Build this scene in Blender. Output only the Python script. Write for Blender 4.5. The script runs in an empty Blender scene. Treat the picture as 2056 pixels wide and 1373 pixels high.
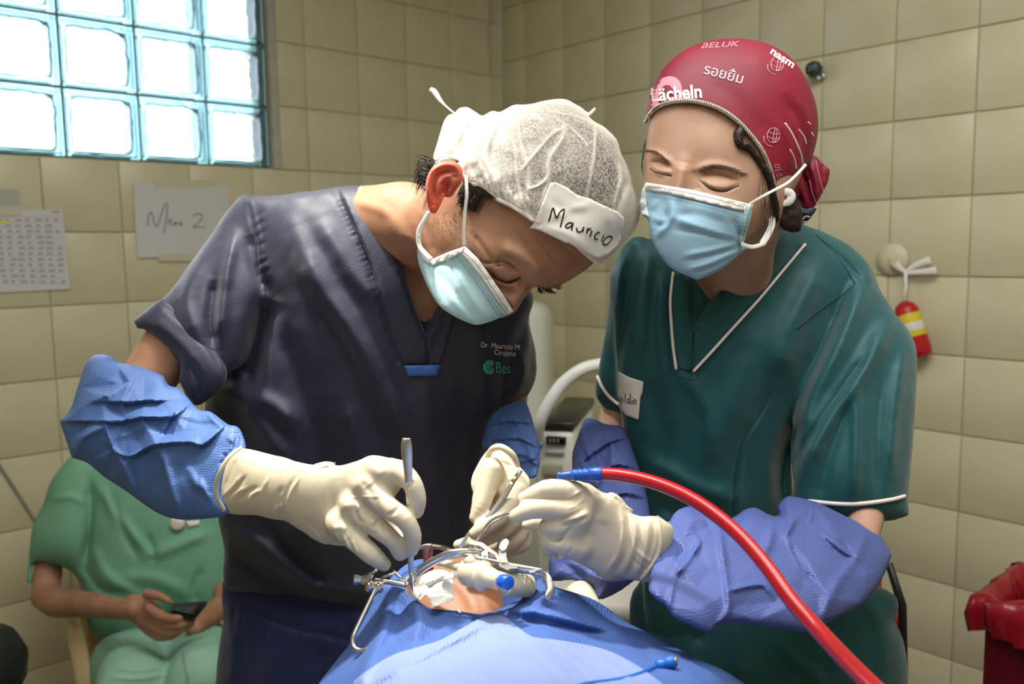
import bpy, bmesh, math, random
import numpy as np
from mathutils import Vector, Matrix, Quaternion, geometry
from mathutils.bvhtree import BVHTree
random.seed(7); RNG = np.random.default_rng(7)
SC = bpy.context.scene
COL = SC.collection
# ------------------------------------------------------------------ camera
F, CX, CY = 1713.0, 1028.0, 686.5
CAMH = 1.45
_p, _r = math.radians(6.3), math.radians(0.85)
_down = np.array([math.sin(_r)*math.cos(_p), math.cos(_r)*math.cos(_p), math.sin(_p)])
_Z = -_down
_Y = np.array([0, 0, 1.0]) - np.dot([0, 0, 1.0], _Z)*_Z
_Y /= np.linalg.norm(_Y)
_X = np.cross(_Y, _Z)
RWC = np.array([_X, _Y, _Z])                 # world <- camera(x right, y down, z forward)
CAM = np.array([0, 0, CAMH])
cd = bpy.data.cameras.new('camera'); cam = bpy.data.objects.new('camera', cd); COL.objects.link(cam)
M3 = RWC @ np.diag([1, -1, -1])
mw = Matrix.Identity(4)
for i in range(3):
    for j in range(3): mw[i][j] = M3[i, j]
    mw[i][3] = CAM[i]
cam.matrix_world = mw
cd.sensor_width = 36; cd.lens = F/2056*36; cd.clip_start = .02
cd.dof.use_dof = True; cd.dof.focus_distance = .90; cd.dof.aperture_fstop = 5.6
SC.camera = cam
vs = SC.view_settings
SC.display_settings.display_device = 'sRGB'
vs.view_transform = 'Standard'; vs.look = 'None'; vs.gamma = 1; vs.use_curve_mapping = False
vs.exposure = 0.0
SC.cycles.use_denoising = True
SC.cycles.max_bounces = 8
SC.cycles.transparent_max_bounces = 16
SC.cycles.sample_clamp_indirect = 6
SC.cycles.caustics_reflective = False; SC.cycles.caustics_refractive = False

def P(u, v, d):
    """pixel + depth -> world point(s)"""
    u = np.asarray(u, float); v = np.asarray(v, float); d = np.asarray(d, float)
    c = np.stack(np.broadcast_arrays((u-CX)/F*d, (v-CY)/F*d, d), -1)
    return c @ RWC.T + CAM
def PR(w):
    c = (np.asarray(w, float)-CAM) @ RWC
    return np.stack([c[..., 0]/c[..., 2]*F+CX, c[..., 1]/c[..., 2]*F+CY, c[..., 2]], -1)
# ------------------------------------------------------------------ world + lights
wd = bpy.data.worlds.new('World'); SC.world = wd; wd.use_nodes = True
bg = wd.node_tree.nodes['Background']; bg.inputs[0].default_value = (.86, .93, 1, 1); bg.inputs[1].default_value = 9.0
def area(name, loc, target, sx, sy, power, col, spread=180):
    l = bpy.data.lights.new(name, 'AREA'); l.shape = 'RECTANGLE'; l.size = sx; l.size_y = sy; l.energy = power; l.color = col
    l.spread = math.radians(spread)
    o = bpy.data.objects.new(name, l); COL.objects.link(o); o.location = loc
    o.rotation_euler = (Vector(target)-Vector(loc)).to_track_quat('-Z', 'Y').to_euler(); return o
def spot(name, loc, target, power, ang, blend, rad, col):
    l = bpy.data.lights.new(name, 'SPOT'); l.energy = power; l.spot_size = math.radians(ang); l.spot_blend = blend
    l.shadow_soft_size = rad; l.color = col
    o = bpy.data.objects.new(name, l); COL.objects.link(o); o.location = loc
    o.rotation_euler = (Vector(target)-Vector(loc)).to_track_quat('-Z', 'Y').to_euler(); return o
area('ceiling_tubes', (.35, .6, 2.68), (.35, .6, 0), 1.6, 1.0, 40, (1, .97, .92))
area('ceiling_tubes_rear', (-.6, -.6, 2.68), (-.6, -.6, 0), 1.4, .8, 14, (1, .97, .92))
spot('surgical_lamp', (-.44, 1.0, 2.40), (-.11, .88, 1.18), 155, 36, 1.0, .05, (1, .95, .85))
# ------------------------------------------------------------------ materials
def lin(c):
    return tuple((x/12.92 if x <= .04045 else ((x+.055)/1.055)**2.4) for x in c)
def hexc(h): return lin(tuple(int(h[i:i+2], 16)/255 for i in (0, 2, 4)))+(1,)
def mat(name, col, rough=.6, metal=0, bump=0, bscale=200, bkind='noise', var=0, vscale=8, spec=.5, sss=0, sssr=(1, .3, .2), trans=0, sheen=0, alpha=1, col2=None, ior=1.45, emis=0, bdist=.001, coat=0, aniso=(1,1,1)):
    m = bpy.data.materials.new(name); m.use_nodes = True
    nt = m.node_tree; N = nt.nodes; L = nt.links; b = N['Principled BSDF']
    c = hexc(col) if isinstance(col, str) else tuple(col)
    b.inputs['Base Color'].default_value = c; b.inputs['Roughness'].default_value = rough; b.inputs['Metallic'].default_value = metal
    b.inputs['Specular IOR Level'].default_value = spec; b.inputs['IOR'].default_value = ior
    if sss:
        b.inputs['Subsurface Weight'].default_value = sss; b.inputs['Subsurface Radius'].default_value = sssr; b.inputs['Subsurface Scale'].default_value = .008
    b.inputs['Transmission Weight'].default_value = trans; b.inputs['Alpha'].default_value = alpha
    if sheen: b.inputs['Sheen Weight'].default_value = sheen
    if coat: b.inputs['Coat Weight'].default_value = coat
    tc = N.new('ShaderNodeTexCoord')
    mp = N.new('ShaderNodeMapping'); mp.inputs['Scale'].default_value = aniso; L.new(tc.outputs['Object'], mp.inputs[0])
    if var:
        n = N.new('ShaderNodeTexNoise'); n.inputs['Scale'].default_value = vscale; n.inputs['Detail'].default_value = 5
        L.new(tc.outputs['Object'], n.inputs['Vector'])
        mr = N.new('ShaderNodeMapRange'); mr.inputs[1].default_value = .3; mr.inputs[2].default_value = .7; L.new(n.outputs['Fac'], mr.inputs[0])
        mx = N.new('ShaderNodeMix'); mx.data_type = 'RGBA'; L.new(mr.outputs[0], mx.inputs['Factor'])
        c2 = hexc(col2) if col2 else tuple(x*(1-var) for x in c[:3])+(1,)
        mx.inputs['A'].default_value = c; mx.inputs['B'].default_value = c2
        L.new(mx.outputs['Result'], b.inputs['Base Color'])
    if bump:
        if bkind == 'voronoi':
            n = N.new('ShaderNodeTexVoronoi'); n.inputs['Scale'].default_value = bscale; n.inputs['Randomness'].default_value = .25; out = n.outputs['Distance']
        elif bkind == 'wave':
            n = N.new('ShaderNodeTexWave'); n.inputs['Scale'].default_value = bscale; n.inputs['Distortion'].default_value = 2; out = n.outputs['Fac']
        else:
            n = N.new('ShaderNodeTexNoise'); n.inputs['Scale'].default_value = bscale; n.inputs['Detail'].default_value = 3; out = n.outputs['Fac']
        L.new(mp.outputs[0], n.inputs['Vector'])
        bp = N.new('ShaderNodeBump'); bp.inputs['Strength'].default_value = bump; bp.inputs['Distance'].default_value = bdist
        L.new(out, bp.inputs['Height']); L.new(bp.outputs[0], b.inputs['Normal'])
    if emis:
        b.inputs['Emission Color'].default_value = c; b.inputs['Emission Strength'].default_value = emis
    return m
# ------------------------------------------------------------------ objects
def tag(o, label=None, cat=None, group=None, kind=None):
    if label: o['label'] = label
    if cat: o['category'] = cat
    if group: o['group'] = group
    if kind: o['kind'] = kind
    return o
def thing(name, label, cat, loc=(0, 0, 0), group=None, kind=None):
    o = bpy.data.objects.new(name, None); o.empty_display_size = .05; COL.objects.link(o); o.location = tuple(loc)
    return tag(o, label, cat, group, kind)
def put(name, me, parent=None, label=None, cat=None, **k):
    o = bpy.data.objects.new(name, me); COL.objects.link(o)
    if parent is not None:
        o.parent = parent
        q = Matrix.Translation(Vector(parent.location)); pp = parent.parent
        o.matrix_parent_inverse = parent_world(parent).inverted()
    return tag(o, label, cat, **k)
def parent_world(o):
    m = o.matrix_basis.copy()
    if o.parent is not None: m = parent_world(o.parent) @ o.matrix_parent_inverse @ m
    return m
def mkmesh(name, V, Fs, m=None, smooth=True):
    me = bpy.data.meshes.new(name)
    V = np.asarray(V, np.float32)
    if isinstance(Fs, np.ndarray):
        nf, k = Fs.shape
        me.vertices.add(len(V)); me.vertices.foreach_set('co', V.ravel())
        me.loops.add(nf*k); me.loops.foreach_set('vertex_index', Fs.astype(np.int32).ravel())
        me.polygons.add(nf); me.polygons.foreach_set('loop_start', np.arange(0, nf*k, k, dtype=np.int32))
        me.polygons.foreach_set('loop_total', np.full(nf, k, np.int32))
        me.update(calc_edges=True)
    else:
        me.from_pydata(V.tolist(), [], [list(map(int, f)) for f in Fs]); me.update()
    if smooth: me.polygons.foreach_set('use_smooth', np.ones(len(me.polygons), bool))
    if m:
        for mm in (m if isinstance(m, (list, tuple)) else [m]): me.materials.append(mm)
    return me
def join_parts(parts):
    V, Fs, n = [], [], 0
    for v, f in parts:
        V.append(np.asarray(v, float)); Fs += [[i+n for i in q] for q in f]; n += len(v)
    return np.concatenate(V), Fs
def bvh_of(V, Fs): return BVHTree.FromPolygons([tuple(x) for x in np.asarray(V, float)], [tuple(int(i) for i in f) for f in Fs])
def boxv(c, s, R=None, bev=0):
    """bevelled box verts/faces at centre c, size s, 3x3 axes R (columns)"""
    bm = bmesh.new(); bmesh.ops.create_cube(bm, size=1)
    for v in bm.verts: v.co = Vector((v.co.x*s[0], v.co.y*s[1], v.co.z*s[2]))
    if bev: bmesh.ops.bevel(bm, geom=bm.edges[:], offset=bev, segments=2, affect='EDGES', profile=.5)
    V = np.array([v.co[:] for v in bm.verts]); bm.verts.index_update(); Fs = [[v.index for v in f.verts] for f in bm.faces]; bm.free()
    if R is not None: V = V @ np.asarray(R).T
    return V+np.asarray(c), Fs
def lathev(prof, c, axis=(0, 0, 1), n=24, squash=1):
    """prof list of (r, h)"""
    a = np.asarray(axis, float); a /= np.linalg.norm(a)
    x = np.cross(a, [.3, 1, .2]); x /= np.linalg.norm(x); y = np.cross(a, x)
    V = []; 
    for r, h in prof:
        t = np.linspace(0, 2*np.pi, n, endpoint=False)
        V.append(np.asarray(c)+a*h+np.outer(np.cos(t)*r, x)+np.outer(np.sin(t)*r*squash, y))
    V = np.concatenate(V); Fs = []
    for i in range(len(prof)-1):
        for j in range(n): Fs.append([i*n+j, i*n+(j+1) % n, (i+1)*n+(j+1) % n, (i+1)*n+j])
    Fs.append(list(range(n))[::-1]); Fs.append([(len(prof)-1)*n+j for j in range(n)])
    return V, Fs
def crspline(pts, k=6, closed=False):
    p = np.asarray(pts, float); n = len(p)
    if n < 3: 
        t = np.linspace(0, 1, k+1)[:, None]; return p[0]*(1-t)+p[1]*t
    idx = (lambda i: i % n) if closed else (lambda i: min(max(i, 0), n-1))
    out = []
    for i in range(n if closed else n-1):
        a, b, c, d = p[idx(i-1)], p[idx(i)], p[idx(i+1)], p[idx(i+2)]
        for t in np.arange(k)/k:
            out.append(.5*((2*b)+(c-a)*t+(2*a-5*b+4*c-d)*t*t+(3*b-a-3*c+d)*t**3))
    if not closed: out.append(p[-1])
    return np.array(out)
def tubev(pts, rad, n=12, flat=1.0, ref=None, cap=True):
    """tube along world points; rad scalar/list; flat squashes along the ref direction"""
    p = np.asarray(pts, float); m = len(p); rad = np.broadcast_to(np.asarray(rad, float), (m,))
    T = np.gradient(p, axis=0); T /= np.linalg.norm(T, axis=1)[:, None]+1e-12
    r0 = np.asarray(ref, float) if ref is not None else np.array([.2, .1, 1.0])
    nrm = r0-np.dot(r0, T[0])*T[0]
    if np.linalg.norm(nrm) < 1e-6: nrm = np.cross(T[0], [1, 0, 0])
    nrm /= np.linalg.norm(nrm); V = []
    t = np.linspace(0, 2*np.pi, n, endpoint=False)
    for i in range(m):
        if ref is not None: nrm = r0
        nrm = nrm-np.dot(nrm, T[i])*T[i]; nrm /= np.linalg.norm(nrm)+1e-12; b = np.cross(T[i], nrm)
        V.append(p[i]+np.outer(np.cos(t)*rad[i]*flat, nrm)+np.outer(np.sin(t)*rad[i], b))
    V = np.concatenate(V); Fs = []
    for i in range(m-1):
        for j in range(n): Fs.append([i*n+j, i*n+(j+1) % n, (i+1)*n+(j+1) % n, (i+1)*n+j])
    if cap: Fs.append(list(range(n))[::-1]); Fs.append([(m-1)*n+j for j in range(n)])
    return V, Fs
def tube_px(pts, k=5, n=12, flat=1.0, ref=None, spline=True):
    """pts (u,v,d,rpx) -> tube verts"""
    p = np.asarray(pts, float)
    if spline and len(p) > 2: p = crspline(p, k)
    W = P(p[:, 0], p[:, 1], p[:, 2]); r = p[:, 3]*p[:, 2]/F
    return tubev(W, r, n, flat, ref)
VIEW = RWC @ np.array([0, 0, 1.0])           # camera forward in world
# ------------------------------------------------------------------ 2-D polygon tools
def smooth_poly(pts, k=4):
    """closed outline; (u,v,1) marks a corner"""
    n = len(pts); p = np.array([q[:2] for q in pts], float); corner = [len(q) > 2 and q[2] for q in pts]
    out = []
    for i in range(n):
        a, b, c, d = p[i-1], p[i], p[(i+1) % n], p[(i+2) % n]
        m1 = np.zeros(2)+(c-b if corner[i] else (c-a)*.5); m2 = (c-b) if corner[(i+1) % n] else (d-b)*.5
        L = np.linalg.norm(c-b)
        for mm in (m1, m2):
            l = np.linalg.norm(mm)
            if l > 1.2*L: mm *= 1.2*L/l
        for t in np.arange(k)/k:
            out.append((2*t**3-3*t*t+1)*b+(t**3-2*t*t+t)*m1+(-2*t**3+3*t*t)*c+(t**3-t*t)*m2)
    return np.array(out)
def sdf2(U, V, poly):
    """signed distance, inside positive"""
    sh = U.shape; x = U.ravel().astype(np.float32); y = V.ravel().astype(np.float32)
    d2 = np.full(x.shape, 1e12, np.float32); ins = np.zeros(x.shape, bool)
    n = len(poly)
    for i in range(n):
        ax, ay = poly[i]; bx, by = poly[(i+1) % n]
        ex, ey = bx-ax, by-ay; l2 = ex*ex+ey*ey+1e-9
        t = np.clip(((x-ax)*ex+(y-ay)*ey)/l2, 0, 1)
        d2 = np.minimum(d2, (x-ax-t*ex)**2+(y-ay-t*ey)**2)
        if (ay > y.min()-1e9):
            c = (ay > y) != (by > y)
            with np.errstate(divide='ignore', invalid='ignore'):
                ins ^= c & (x < ex*(y-ay)/(ey if abs(ey) > 1e-9 else 1e-9)+ax)
    d = np.sqrt(d2); return np.where(ins, d, -d).reshape(sh)
class Inflate:
    """smooth pillow height over an outline: t2(u,v) ~ (local half width)^2 profile, negative outside"""
    def __init__(s, poly, n=110):
        s.poly = poly; lo, hi = poly.min(0), poly.max(0); g = s.g = max((hi-lo).max()/n, .5)
        s.u = np.arange(lo[0]-2*g, hi[0]+2.5*g, g); s.v = np.arange(lo[1]-2*g, hi[1]+2.5*g, g)
        U, V = np.meshgrid(s.u, s.v, indexing='ij'); D = sdf2(U, V, poly)
        steps = []; gg = 1
        h = None
        for st in (8, 4, 2, 1):
            Ds = D[::st, ::st]; msk = Ds > 0; q = (g*st)**2
            if h is None: h = np.zeros_like(Ds)
            else:
                hi_ = np.repeat(np.repeat(h, 2, 0), 2, 1); hh = np.zeros_like(Ds)
                a, b = min(hi_.shape[0], hh.shape[0]), min(hi_.shape[1], hh.shape[1]); hh[:a, :b] = hi_[:a, :b]; h = hh
            h[~msk] = 0
            for _ in range({8: 300, 4: 120, 2: 90, 1: 70}[st]):
                p = np.pad(h, 1); h = np.where(msk, .25*(p[2:, 1:-1]+p[:-2, 1:-1]+p[1:-1, 2:]+p[1:-1, :-2]+q), 0)
        ok = D > g*1.01; Q = np.where(ok, h/np.maximum(D, g), 0); W = ok.astype(float)
        for _ in range(5):
            pq = np.pad(Q*W, 1); pw = np.pad(W, 1); sq = np.zeros_like(Q); sw = np.zeros_like(Q)
            for i in (0, 1, 2):
                for j in (0, 1, 2):
                    sq += pq[i:i+Q.shape[0], j:j+Q.shape[1]]; sw += pw[i:i+Q.shape[0], j:j+Q.shape[1]]
            new = (W == 0) & (sw > 0); Q = np.where(new, sq/np.maximum(sw, 1e-9), Q); W = np.where(new, 1, W)
        s.Q = Q; s.qm = float(np.median(Q[ok])) if ok.any() else g
    def t2(s, U, V):
        D = sdf2(U, V, s.poly)
        fi = np.clip((U-s.u[0])/s.g, 0, len(s.u)-1.001); fj = np.clip((V-s.v[0])/s.g, 0, len(s.v)-1.001)
        i = fi.astype(int); j = fj.astype(int); a = fi-i; b = fj-j; Q = s.Q
        q = Q[i, j]*(1-a)*(1-b)+Q[i+1, j]*a*(1-b)+Q[i, j+1]*(1-a)*b+Q[i+1, j+1]*a*b
        q = np.where(q <= 0, s.qm, q)
        return 2*D*np.where(D > 0, q, np.maximum(q, s.qm)), D
def tps(ctrl):
    """control points (u,v,value) -> smooth function"""
    if np.isscalar(ctrl): return lambda U, V: np.full(np.shape(U), float(ctrl))
    c = np.array(ctrl, float); n = len(c)
    if n == 2:
        a, b = c[0], c[1]; e = b[:2]-a[:2]; l2 = e @ e
        return lambda U, V: a[2]+(b[2]-a[2])*np.clip(((U-a[0])*e[0]+(V-a[1])*e[1])/l2, -.3, 1.3)
    if n == 3:
        m = c.mean(0); k = np.linalg.lstsq(c[:, :2]-m[:2], c[:, 2]-m[2], rcond=1e-3)[0]
        return lambda U, V: m[2]+k[0]*(U-m[0])+k[1]*(V-m[1])
    sc = 100.0; X = c[:, :2]/sc
    r = np.linalg.norm(X[:, None]-X[None], axis=2); K = np.where(r > 0, r*r*np.log(r+1e-12), 0)
    A = np.zeros((n+3, n+3)); A[:n, :n] = K+np.eye(n)*1e-4; A[:n, n] = 1; A[:n, n+1:] = X; A[n, :n] = 1; A[n+1:, :n] = X.T
    sol = np.linalg.lstsq(A, np.concatenate([c[:, 2], [0, 0, 0]]), rcond=None)[0]
    def f(U, V):
        U = np.asarray(U, float)/sc; V = np.asarray(V, float)/sc; o = sol[n]+sol[n+1]*U+sol[n+2]*V
        for i in range(n):
            r2 = (U-X[i, 0])**2+(V-X[i, 1])**2; o = o+sol[i]*.5*r2*np.log(r2+1e-12)
        return o
    return f
# ------------------------------------------------------------------ implicit volumes, surface nets
def smin(a, b, k):
    if k <= 0: return np.minimum(a, b)
    h = np.clip(.5+.5*(b-a)/k, 0, 1); return b+(a-b)*h-k*h*(1-h)
class Vol:
    def __init__(s, u, v, w):
        """u,v,w: (lo,hi,step) or arrays; u,v in pixels of the photograph's camera, w depth in metres"""
        ar = lambda a: np.arange(a[0], a[1]+a[2]*.5, a[2]) if isinstance(a, tuple) else np.asarray(a)
        s.u, s.v, s.w = ar(u), ar(v), ar(w)
        s.U, s.V = np.meshgrid(s.u, s.v, indexing='ij'); s.W = s.w.astype(np.float32)[None, None, :]
        s.Fd = np.full((len(s.u), len(s.v), len(s.w)), 1.0, np.float32)
        s.X = (((s.U-CX)/F).astype(np.float32))[:, :, None]; s.Y = (((s.V-CY)/F).astype(np.float32))[:, :, None]
    def add(s, f, k=.01, sub=False, mask=None):
        s.Fd = -smin(-s.Fd, f, k) if sub else smin(s.Fd, f, k)
        return s
    def poly(s, pts, d0, sc=1.0, tmax=None, k=.01, sub=False, smooth=4, back=None):
        pl = smooth_poly(pts, smooth) if smooth else np.array([q[:2] for q in pts], float)
        lo, hi = pl.min(0), pl.max(0); mg = 60
        iu = np.where((s.u > lo[0]-mg) & (s.u < hi[0]+mg))[0]; iv = np.where((s.v > lo[1]-mg) & (s.v < hi[1]+mg))[0]
        if len(iu) == 0 or len(iv) == 0: return s
        a, b, c, d = iu[0], iu[-1]+1, iv[0], iv[-1]+1
        U, V = s.U[a:b, c:d], s.V[a:b, c:d]
        t2, D = Inflate(pl).t2(U, V); D0 = tps(d0)(U, V); m2 = (D0/F)**2*sc*sc; t2 = t2*m2
        if tmax: t2 = np.where(t2 > 0, t2*tmax**2/np.sqrt(t2**2+tmax**4), t2)
        R = max(math.sqrt(max(t2.max(), 1e-6)), .004)
        e = (s.W-D0.astype(np.float32)[:, :, None])
        if back: e = np.where(e > 0, e/back, e)
        f = ((e*e-t2.astype(np.float32)[:, :, None])/(2*R)).astype(np.float32)
        blk = s.Fd[a:b, c:d]
        s.Fd[a:b, c:d] = -smin(-blk, f, k) if sub else smin(blk, f, k)
        return s
    def chain(s, pts, k=.006, sub=False, spline=0):
        """(u,v,d,rpx) capsule chain, radius in pixels at that depth"""
        p = np.array(pts, float)
        if spline: p = crspline(p, spline)
        C = np.stack([(p[:, 0]-CX)/F*p[:, 2], (p[:, 1]-CY)/F*p[:, 2], p[:, 2]], 1); R = p[:, 3]*p[:, 2]/F
        if len(p) == 1: C = np.vstack([C, C+1e-5]); R = np.append(R, R); p = np.vstack([p, p])
        mg = 2.2*p[:, 3].max()+25
        iu = np.where((s.u > p[:, 0].min()-mg) & (s.u < p[:, 0].max()+mg))[0]; iv = np.where((s.v > p[:, 1].min()-mg) & (s.v < p[:, 1].max()+mg))[0]
        if len(iu) == 0 or len(iv) == 0: return s
        a, b, c, d = iu[0], iu[-1]+1, iv[0], iv[-1]+1
        wx = s.X[a:b, c:d]*s.W; wy = s.Y[a:b, c:d]*s.W; wz = np.broadcast_to(s.W, wx.shape)
        f = None
        for i in range(len(p)-1):
            e = C[i+1]-C[i]; l2 = float(e @ e)+1e-12
            t = np.clip(((wx-C[i, 0])*e[0]+(wy-C[i, 1])*e[1]+(wz-C[i, 2])*e[2])/l2, 0, 1).astype(np.float32)
            g = np.sqrt((wx-C[i, 0]-t*e[0])**2+(wy-C[i, 1]-t*e[1])**2+(wz-C[i, 2]-t*e[2])**2)-(R[i]+t*(R[i+1]-R[i]))
            f = g if f is None else np.minimum(f, g)
        blk = s.Fd[a:b, c:d]; f = f.astype(np.float32)
        s.Fd[a:b, c:d] = -smin(-blk, f, k) if sub else smin(blk, f, k)
        return s
    def cut(s, pts, wlo, whi, smooth=4, k=.002):
        pl = smooth_poly(pts, smooth) if smooth else np.array([q[:2] for q in pts], float)
        lo, hi = pl.min(0), pl.max(0); mg = 30
        iu = np.where((s.u > lo[0]-mg) & (s.u < hi[0]+mg))[0]; iv = np.where((s.v > lo[1]-mg) & (s.v < hi[1]+mg))[0]
        a, b, c, d = iu[0], iu[-1]+1, iv[0], iv[-1]+1; U, V = s.U[a:b, c:d], s.V[a:b, c:d]
        D = -sdf2(U, V, pl); lo_ = tps(wlo)(U, V); hi_ = tps(whi)(U, V); mid = (lo_+hi_)/2
        f = np.maximum((D*mid/F).astype(np.float32)[:, :, None], np.abs(s.W-mid.astype(np.float32)[:, :, None])-((hi_-lo_)/2).astype(np.float32)[:, :, None])
        s.Fd[a:b, c:d] = -smin(-s.Fd[a:b, c:d], f, k) if k else np.maximum(s.Fd[a:b, c:d], -f)
        return s
    def ell(s, c, r, ang=0, k=.006, sub=False):
        """ellipsoid: centre (u,v,d), radii (px along, px across, metres deep), angle degrees in the picture"""
        u, v, d = c; a = math.radians(ang); pr = d/F
        x = (s.X-(u-CX)/F)*s.W*1.0+((u-CX)/F)*(s.W-d)*0; 
        wx = s.X*s.W-(u-CX)/F*d-((u-CX)/F)*(s.W-d); wy = s.Y*s.W-(v-CY)/F*d-((v-CY)/F)*(s.W-d); wz = s.W-d
        p = (wx*math.cos(a)+wy*math.sin(a))/(r[0]*pr); q = (-wx*math.sin(a)+wy*math.cos(a))/(r[1]*pr); z = wz/r[2]
        rm = min(r[0]*pr, r[1]*pr, r[2])
        f = ((np.sqrt(p*p+q*q+z*z)-1)*rm).astype(np.float32)
        return s.add(f, k, sub)
    def mesh(s, relax=2):
        Fd, u, v, w = s.Fd, s.u, s.v, s.w; S = Fd < 0
        S[0], S[-1] = False, False; S[:, 0] = False; S[:, -1] = False; S[:, :, 0] = False; S[:, :, -1] = False
        Fd = np.where((~S) & (Fd < 0), 1e-4, Fd)
        c = [S[i:S.shape[0]-1+i, j:S.shape[1]-1+j, k:S.shape[2]-1+k] for i in (0, 1) for j in (0, 1) for k in (0, 1)]
        an = c[0].copy(); al = c[0].copy()
        for x in c[1:]: an |= x; al &= x
        act = np.argwhere(an & ~al); N = len(act)
        idm = np.full(an.shape, -1, np.int32); idm[act[:, 0], act[:, 1], act[:, 2]] = np.arange(N)
        acc = np.zeros((N, 3)); cnt = np.zeros(N)
        G = [u, v, w]
        for ax in range(3):
            o = [a for a in range(3) if a != ax]
            for p in (0, 1):
                for q in (0, 1):
                    A = act.copy(); A[:, o[0]] += p; A[:, o[1]] += q; B = A.copy(); B[:, ax] += 1
                    fa = Fd[A[:, 0], A[:, 1], A[:, 2]]; fb = Fd[B[:, 0], B[:, 1], B[:, 2]]; x = (fa < 0) != (fb < 0)
                    t = np.where(x, fa/np.where(x, fa-fb, 1), 0)
                    for k in range(3):
                        ga = G[k][A[:, k]]; gb = G[k][B[:, k]]; acc[:, k] += np.where(x, ga+(gb-ga)*t, 0)
                    cnt += x
        uvw = acc/np.maximum(cnt, 1)[:, None]
        quads = []
        for ax in range(3):
            o = [a for a in range(3) if a != ax]
            sl = [slice(None)]*3; sl2 = [slice(None)]*3; sl[ax] = slice(0, -1); sl2[ax] = slice(1, None)
            x = S[tuple(sl)] != S[tuple(sl2)]; E = np.argwhere(x)
            E = E[(E[:, o[0]] > 0) & (E[:, o[1]] > 0) & (E[:, o[0]] < S.shape[o[0]]-1) & (E[:, o[1]] < S.shape[o[1]]-1)]
            ins = S[E[:, 0], E[:, 1], E[:, 2]]
            ids = []
            for p, q in ((0, 0), (1, 0), (1, 1), (0, 1)):
                A = E.copy(); A[:, o[0]] -= p; A[:, o[1]] -= q; ids.append(idm[A[:, 0], A[:, 1], A[:, 2]])
            Q = np.stack(ids, 1); flip = ins if ax != 1 else ~ins
            Q[flip] = Q[flip][:, ::-1]; quads.append(Q)
        Q = np.concatenate(quads); Q = Q[(Q >= 0).all(1)]
        sf = Surf(uvw, Q[:, ::-1].copy())
        if relax: sf.relax(relax)
        return sf
class Surf:
    """vertices kept as (u,v,depth) of the photograph's camera until they are turned into world points"""
    def __init__(s, uvw, quads): s.p = uvw; s.q = quads
    def world(s): return P(s.p[:, 0], s.p[:, 1], s.p[:, 2])
    def relax(s, n, lam=.5):
        W = s.world(); q = s.q; a = np.concatenate([q[:, 0], q[:, 1], q[:, 2], q[:, 3]]); b = np.concatenate([q[:, 1], q[:, 2], q[:, 3], q[:, 0]])
        m = len(W)
        for it in range(n):
            sm = np.stack([np.bincount(a, W[b, k], m)+np.bincount(b, W[a, k], m) for k in range(3)], 1); ct = np.bincount(a, minlength=m)+np.bincount(b, minlength=m)
            W = W+(sm/np.maximum(ct, 1)[:, None]-W)*lam
        s.p = PR(W); return s
    def normals(s):
        W = s.world(); q = s.q; n = np.cross(W[q[:, 2]]-W[q[:, 0]], W[q[:, 3]]-W[q[:, 1]]); m = len(W)
        N = np.stack([sum(np.bincount(q[:, j], n[:, k], m) for j in range(4)) for k in range(3)], 1)
        N /= np.linalg.norm(N, axis=1)[:, None]+1e-12
        c = W.mean(0)
        return N
    def facing(s):
        N = s.normals(); W = s.world(); d = CAM-W; d /= np.linalg.norm(d, axis=1)[:, None]
        return (N*d).sum(1)
    def push(s, h, lo=.0, hi=.45, both=False):
        """raise towards the photographed side by h metres (geometry relief), fading on the flanks"""
        f = s.facing(); wgt = np.clip((f-lo)/(hi-lo), 0, 1); wgt = wgt*wgt*(3-2*wgt)
        s.p[:, 2] -= h*wgt; return s
    def along(s, h):
        """displace along the normal"""
        W = s.world()+s.normals()*np.asarray(h)[:, None]; s.p = PR(W); return s
    def strokes(s, L): return s.push(strokes(L, s.p[:, 0], s.p[:, 1]))
    def bvh(s):
        if not hasattr(s, '_b'): s._b = bvh_of(s.world(), s.q)
        return s._b
    def obj(s, name, m, parent=None, **k):
        o = put(name, mkmesh(name, s.world(), s.q, m), parent, **k); return o
def segdist(x, y, pl):
    """distance to a polyline, side sign, arclength fraction"""
    best = np.full(x.shape, 1e9); side = np.zeros(x.shape); fr = np.zeros(x.shape)
    pl = np.asarray(pl, float); L = np.concatenate([[0], np.cumsum(np.linalg.norm(np.diff(pl[:, :2], axis=0), axis=1))])
    for i in range(len(pl)-1):
        ax, ay = pl[i, :2]; ex, ey = pl[i+1, :2]-pl[i, :2]; l2 = ex*ex+ey*ey+1e-9
        t = np.clip(((x-ax)*ex+(y-ay)*ey)/l2, 0, 1); d = np.hypot(x-ax-t*ex, y-ay-t*ey); m = d < best
        best = np.where(m, d, best); side = np.where(m, np.sign(ex*(y-ay)-ey*(x-ax)), side); fr = np.where(m, (L[i]+t*math.sqrt(l2))/max(L[-1], 1e-9), fr)
    return best, side, fr
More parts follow.
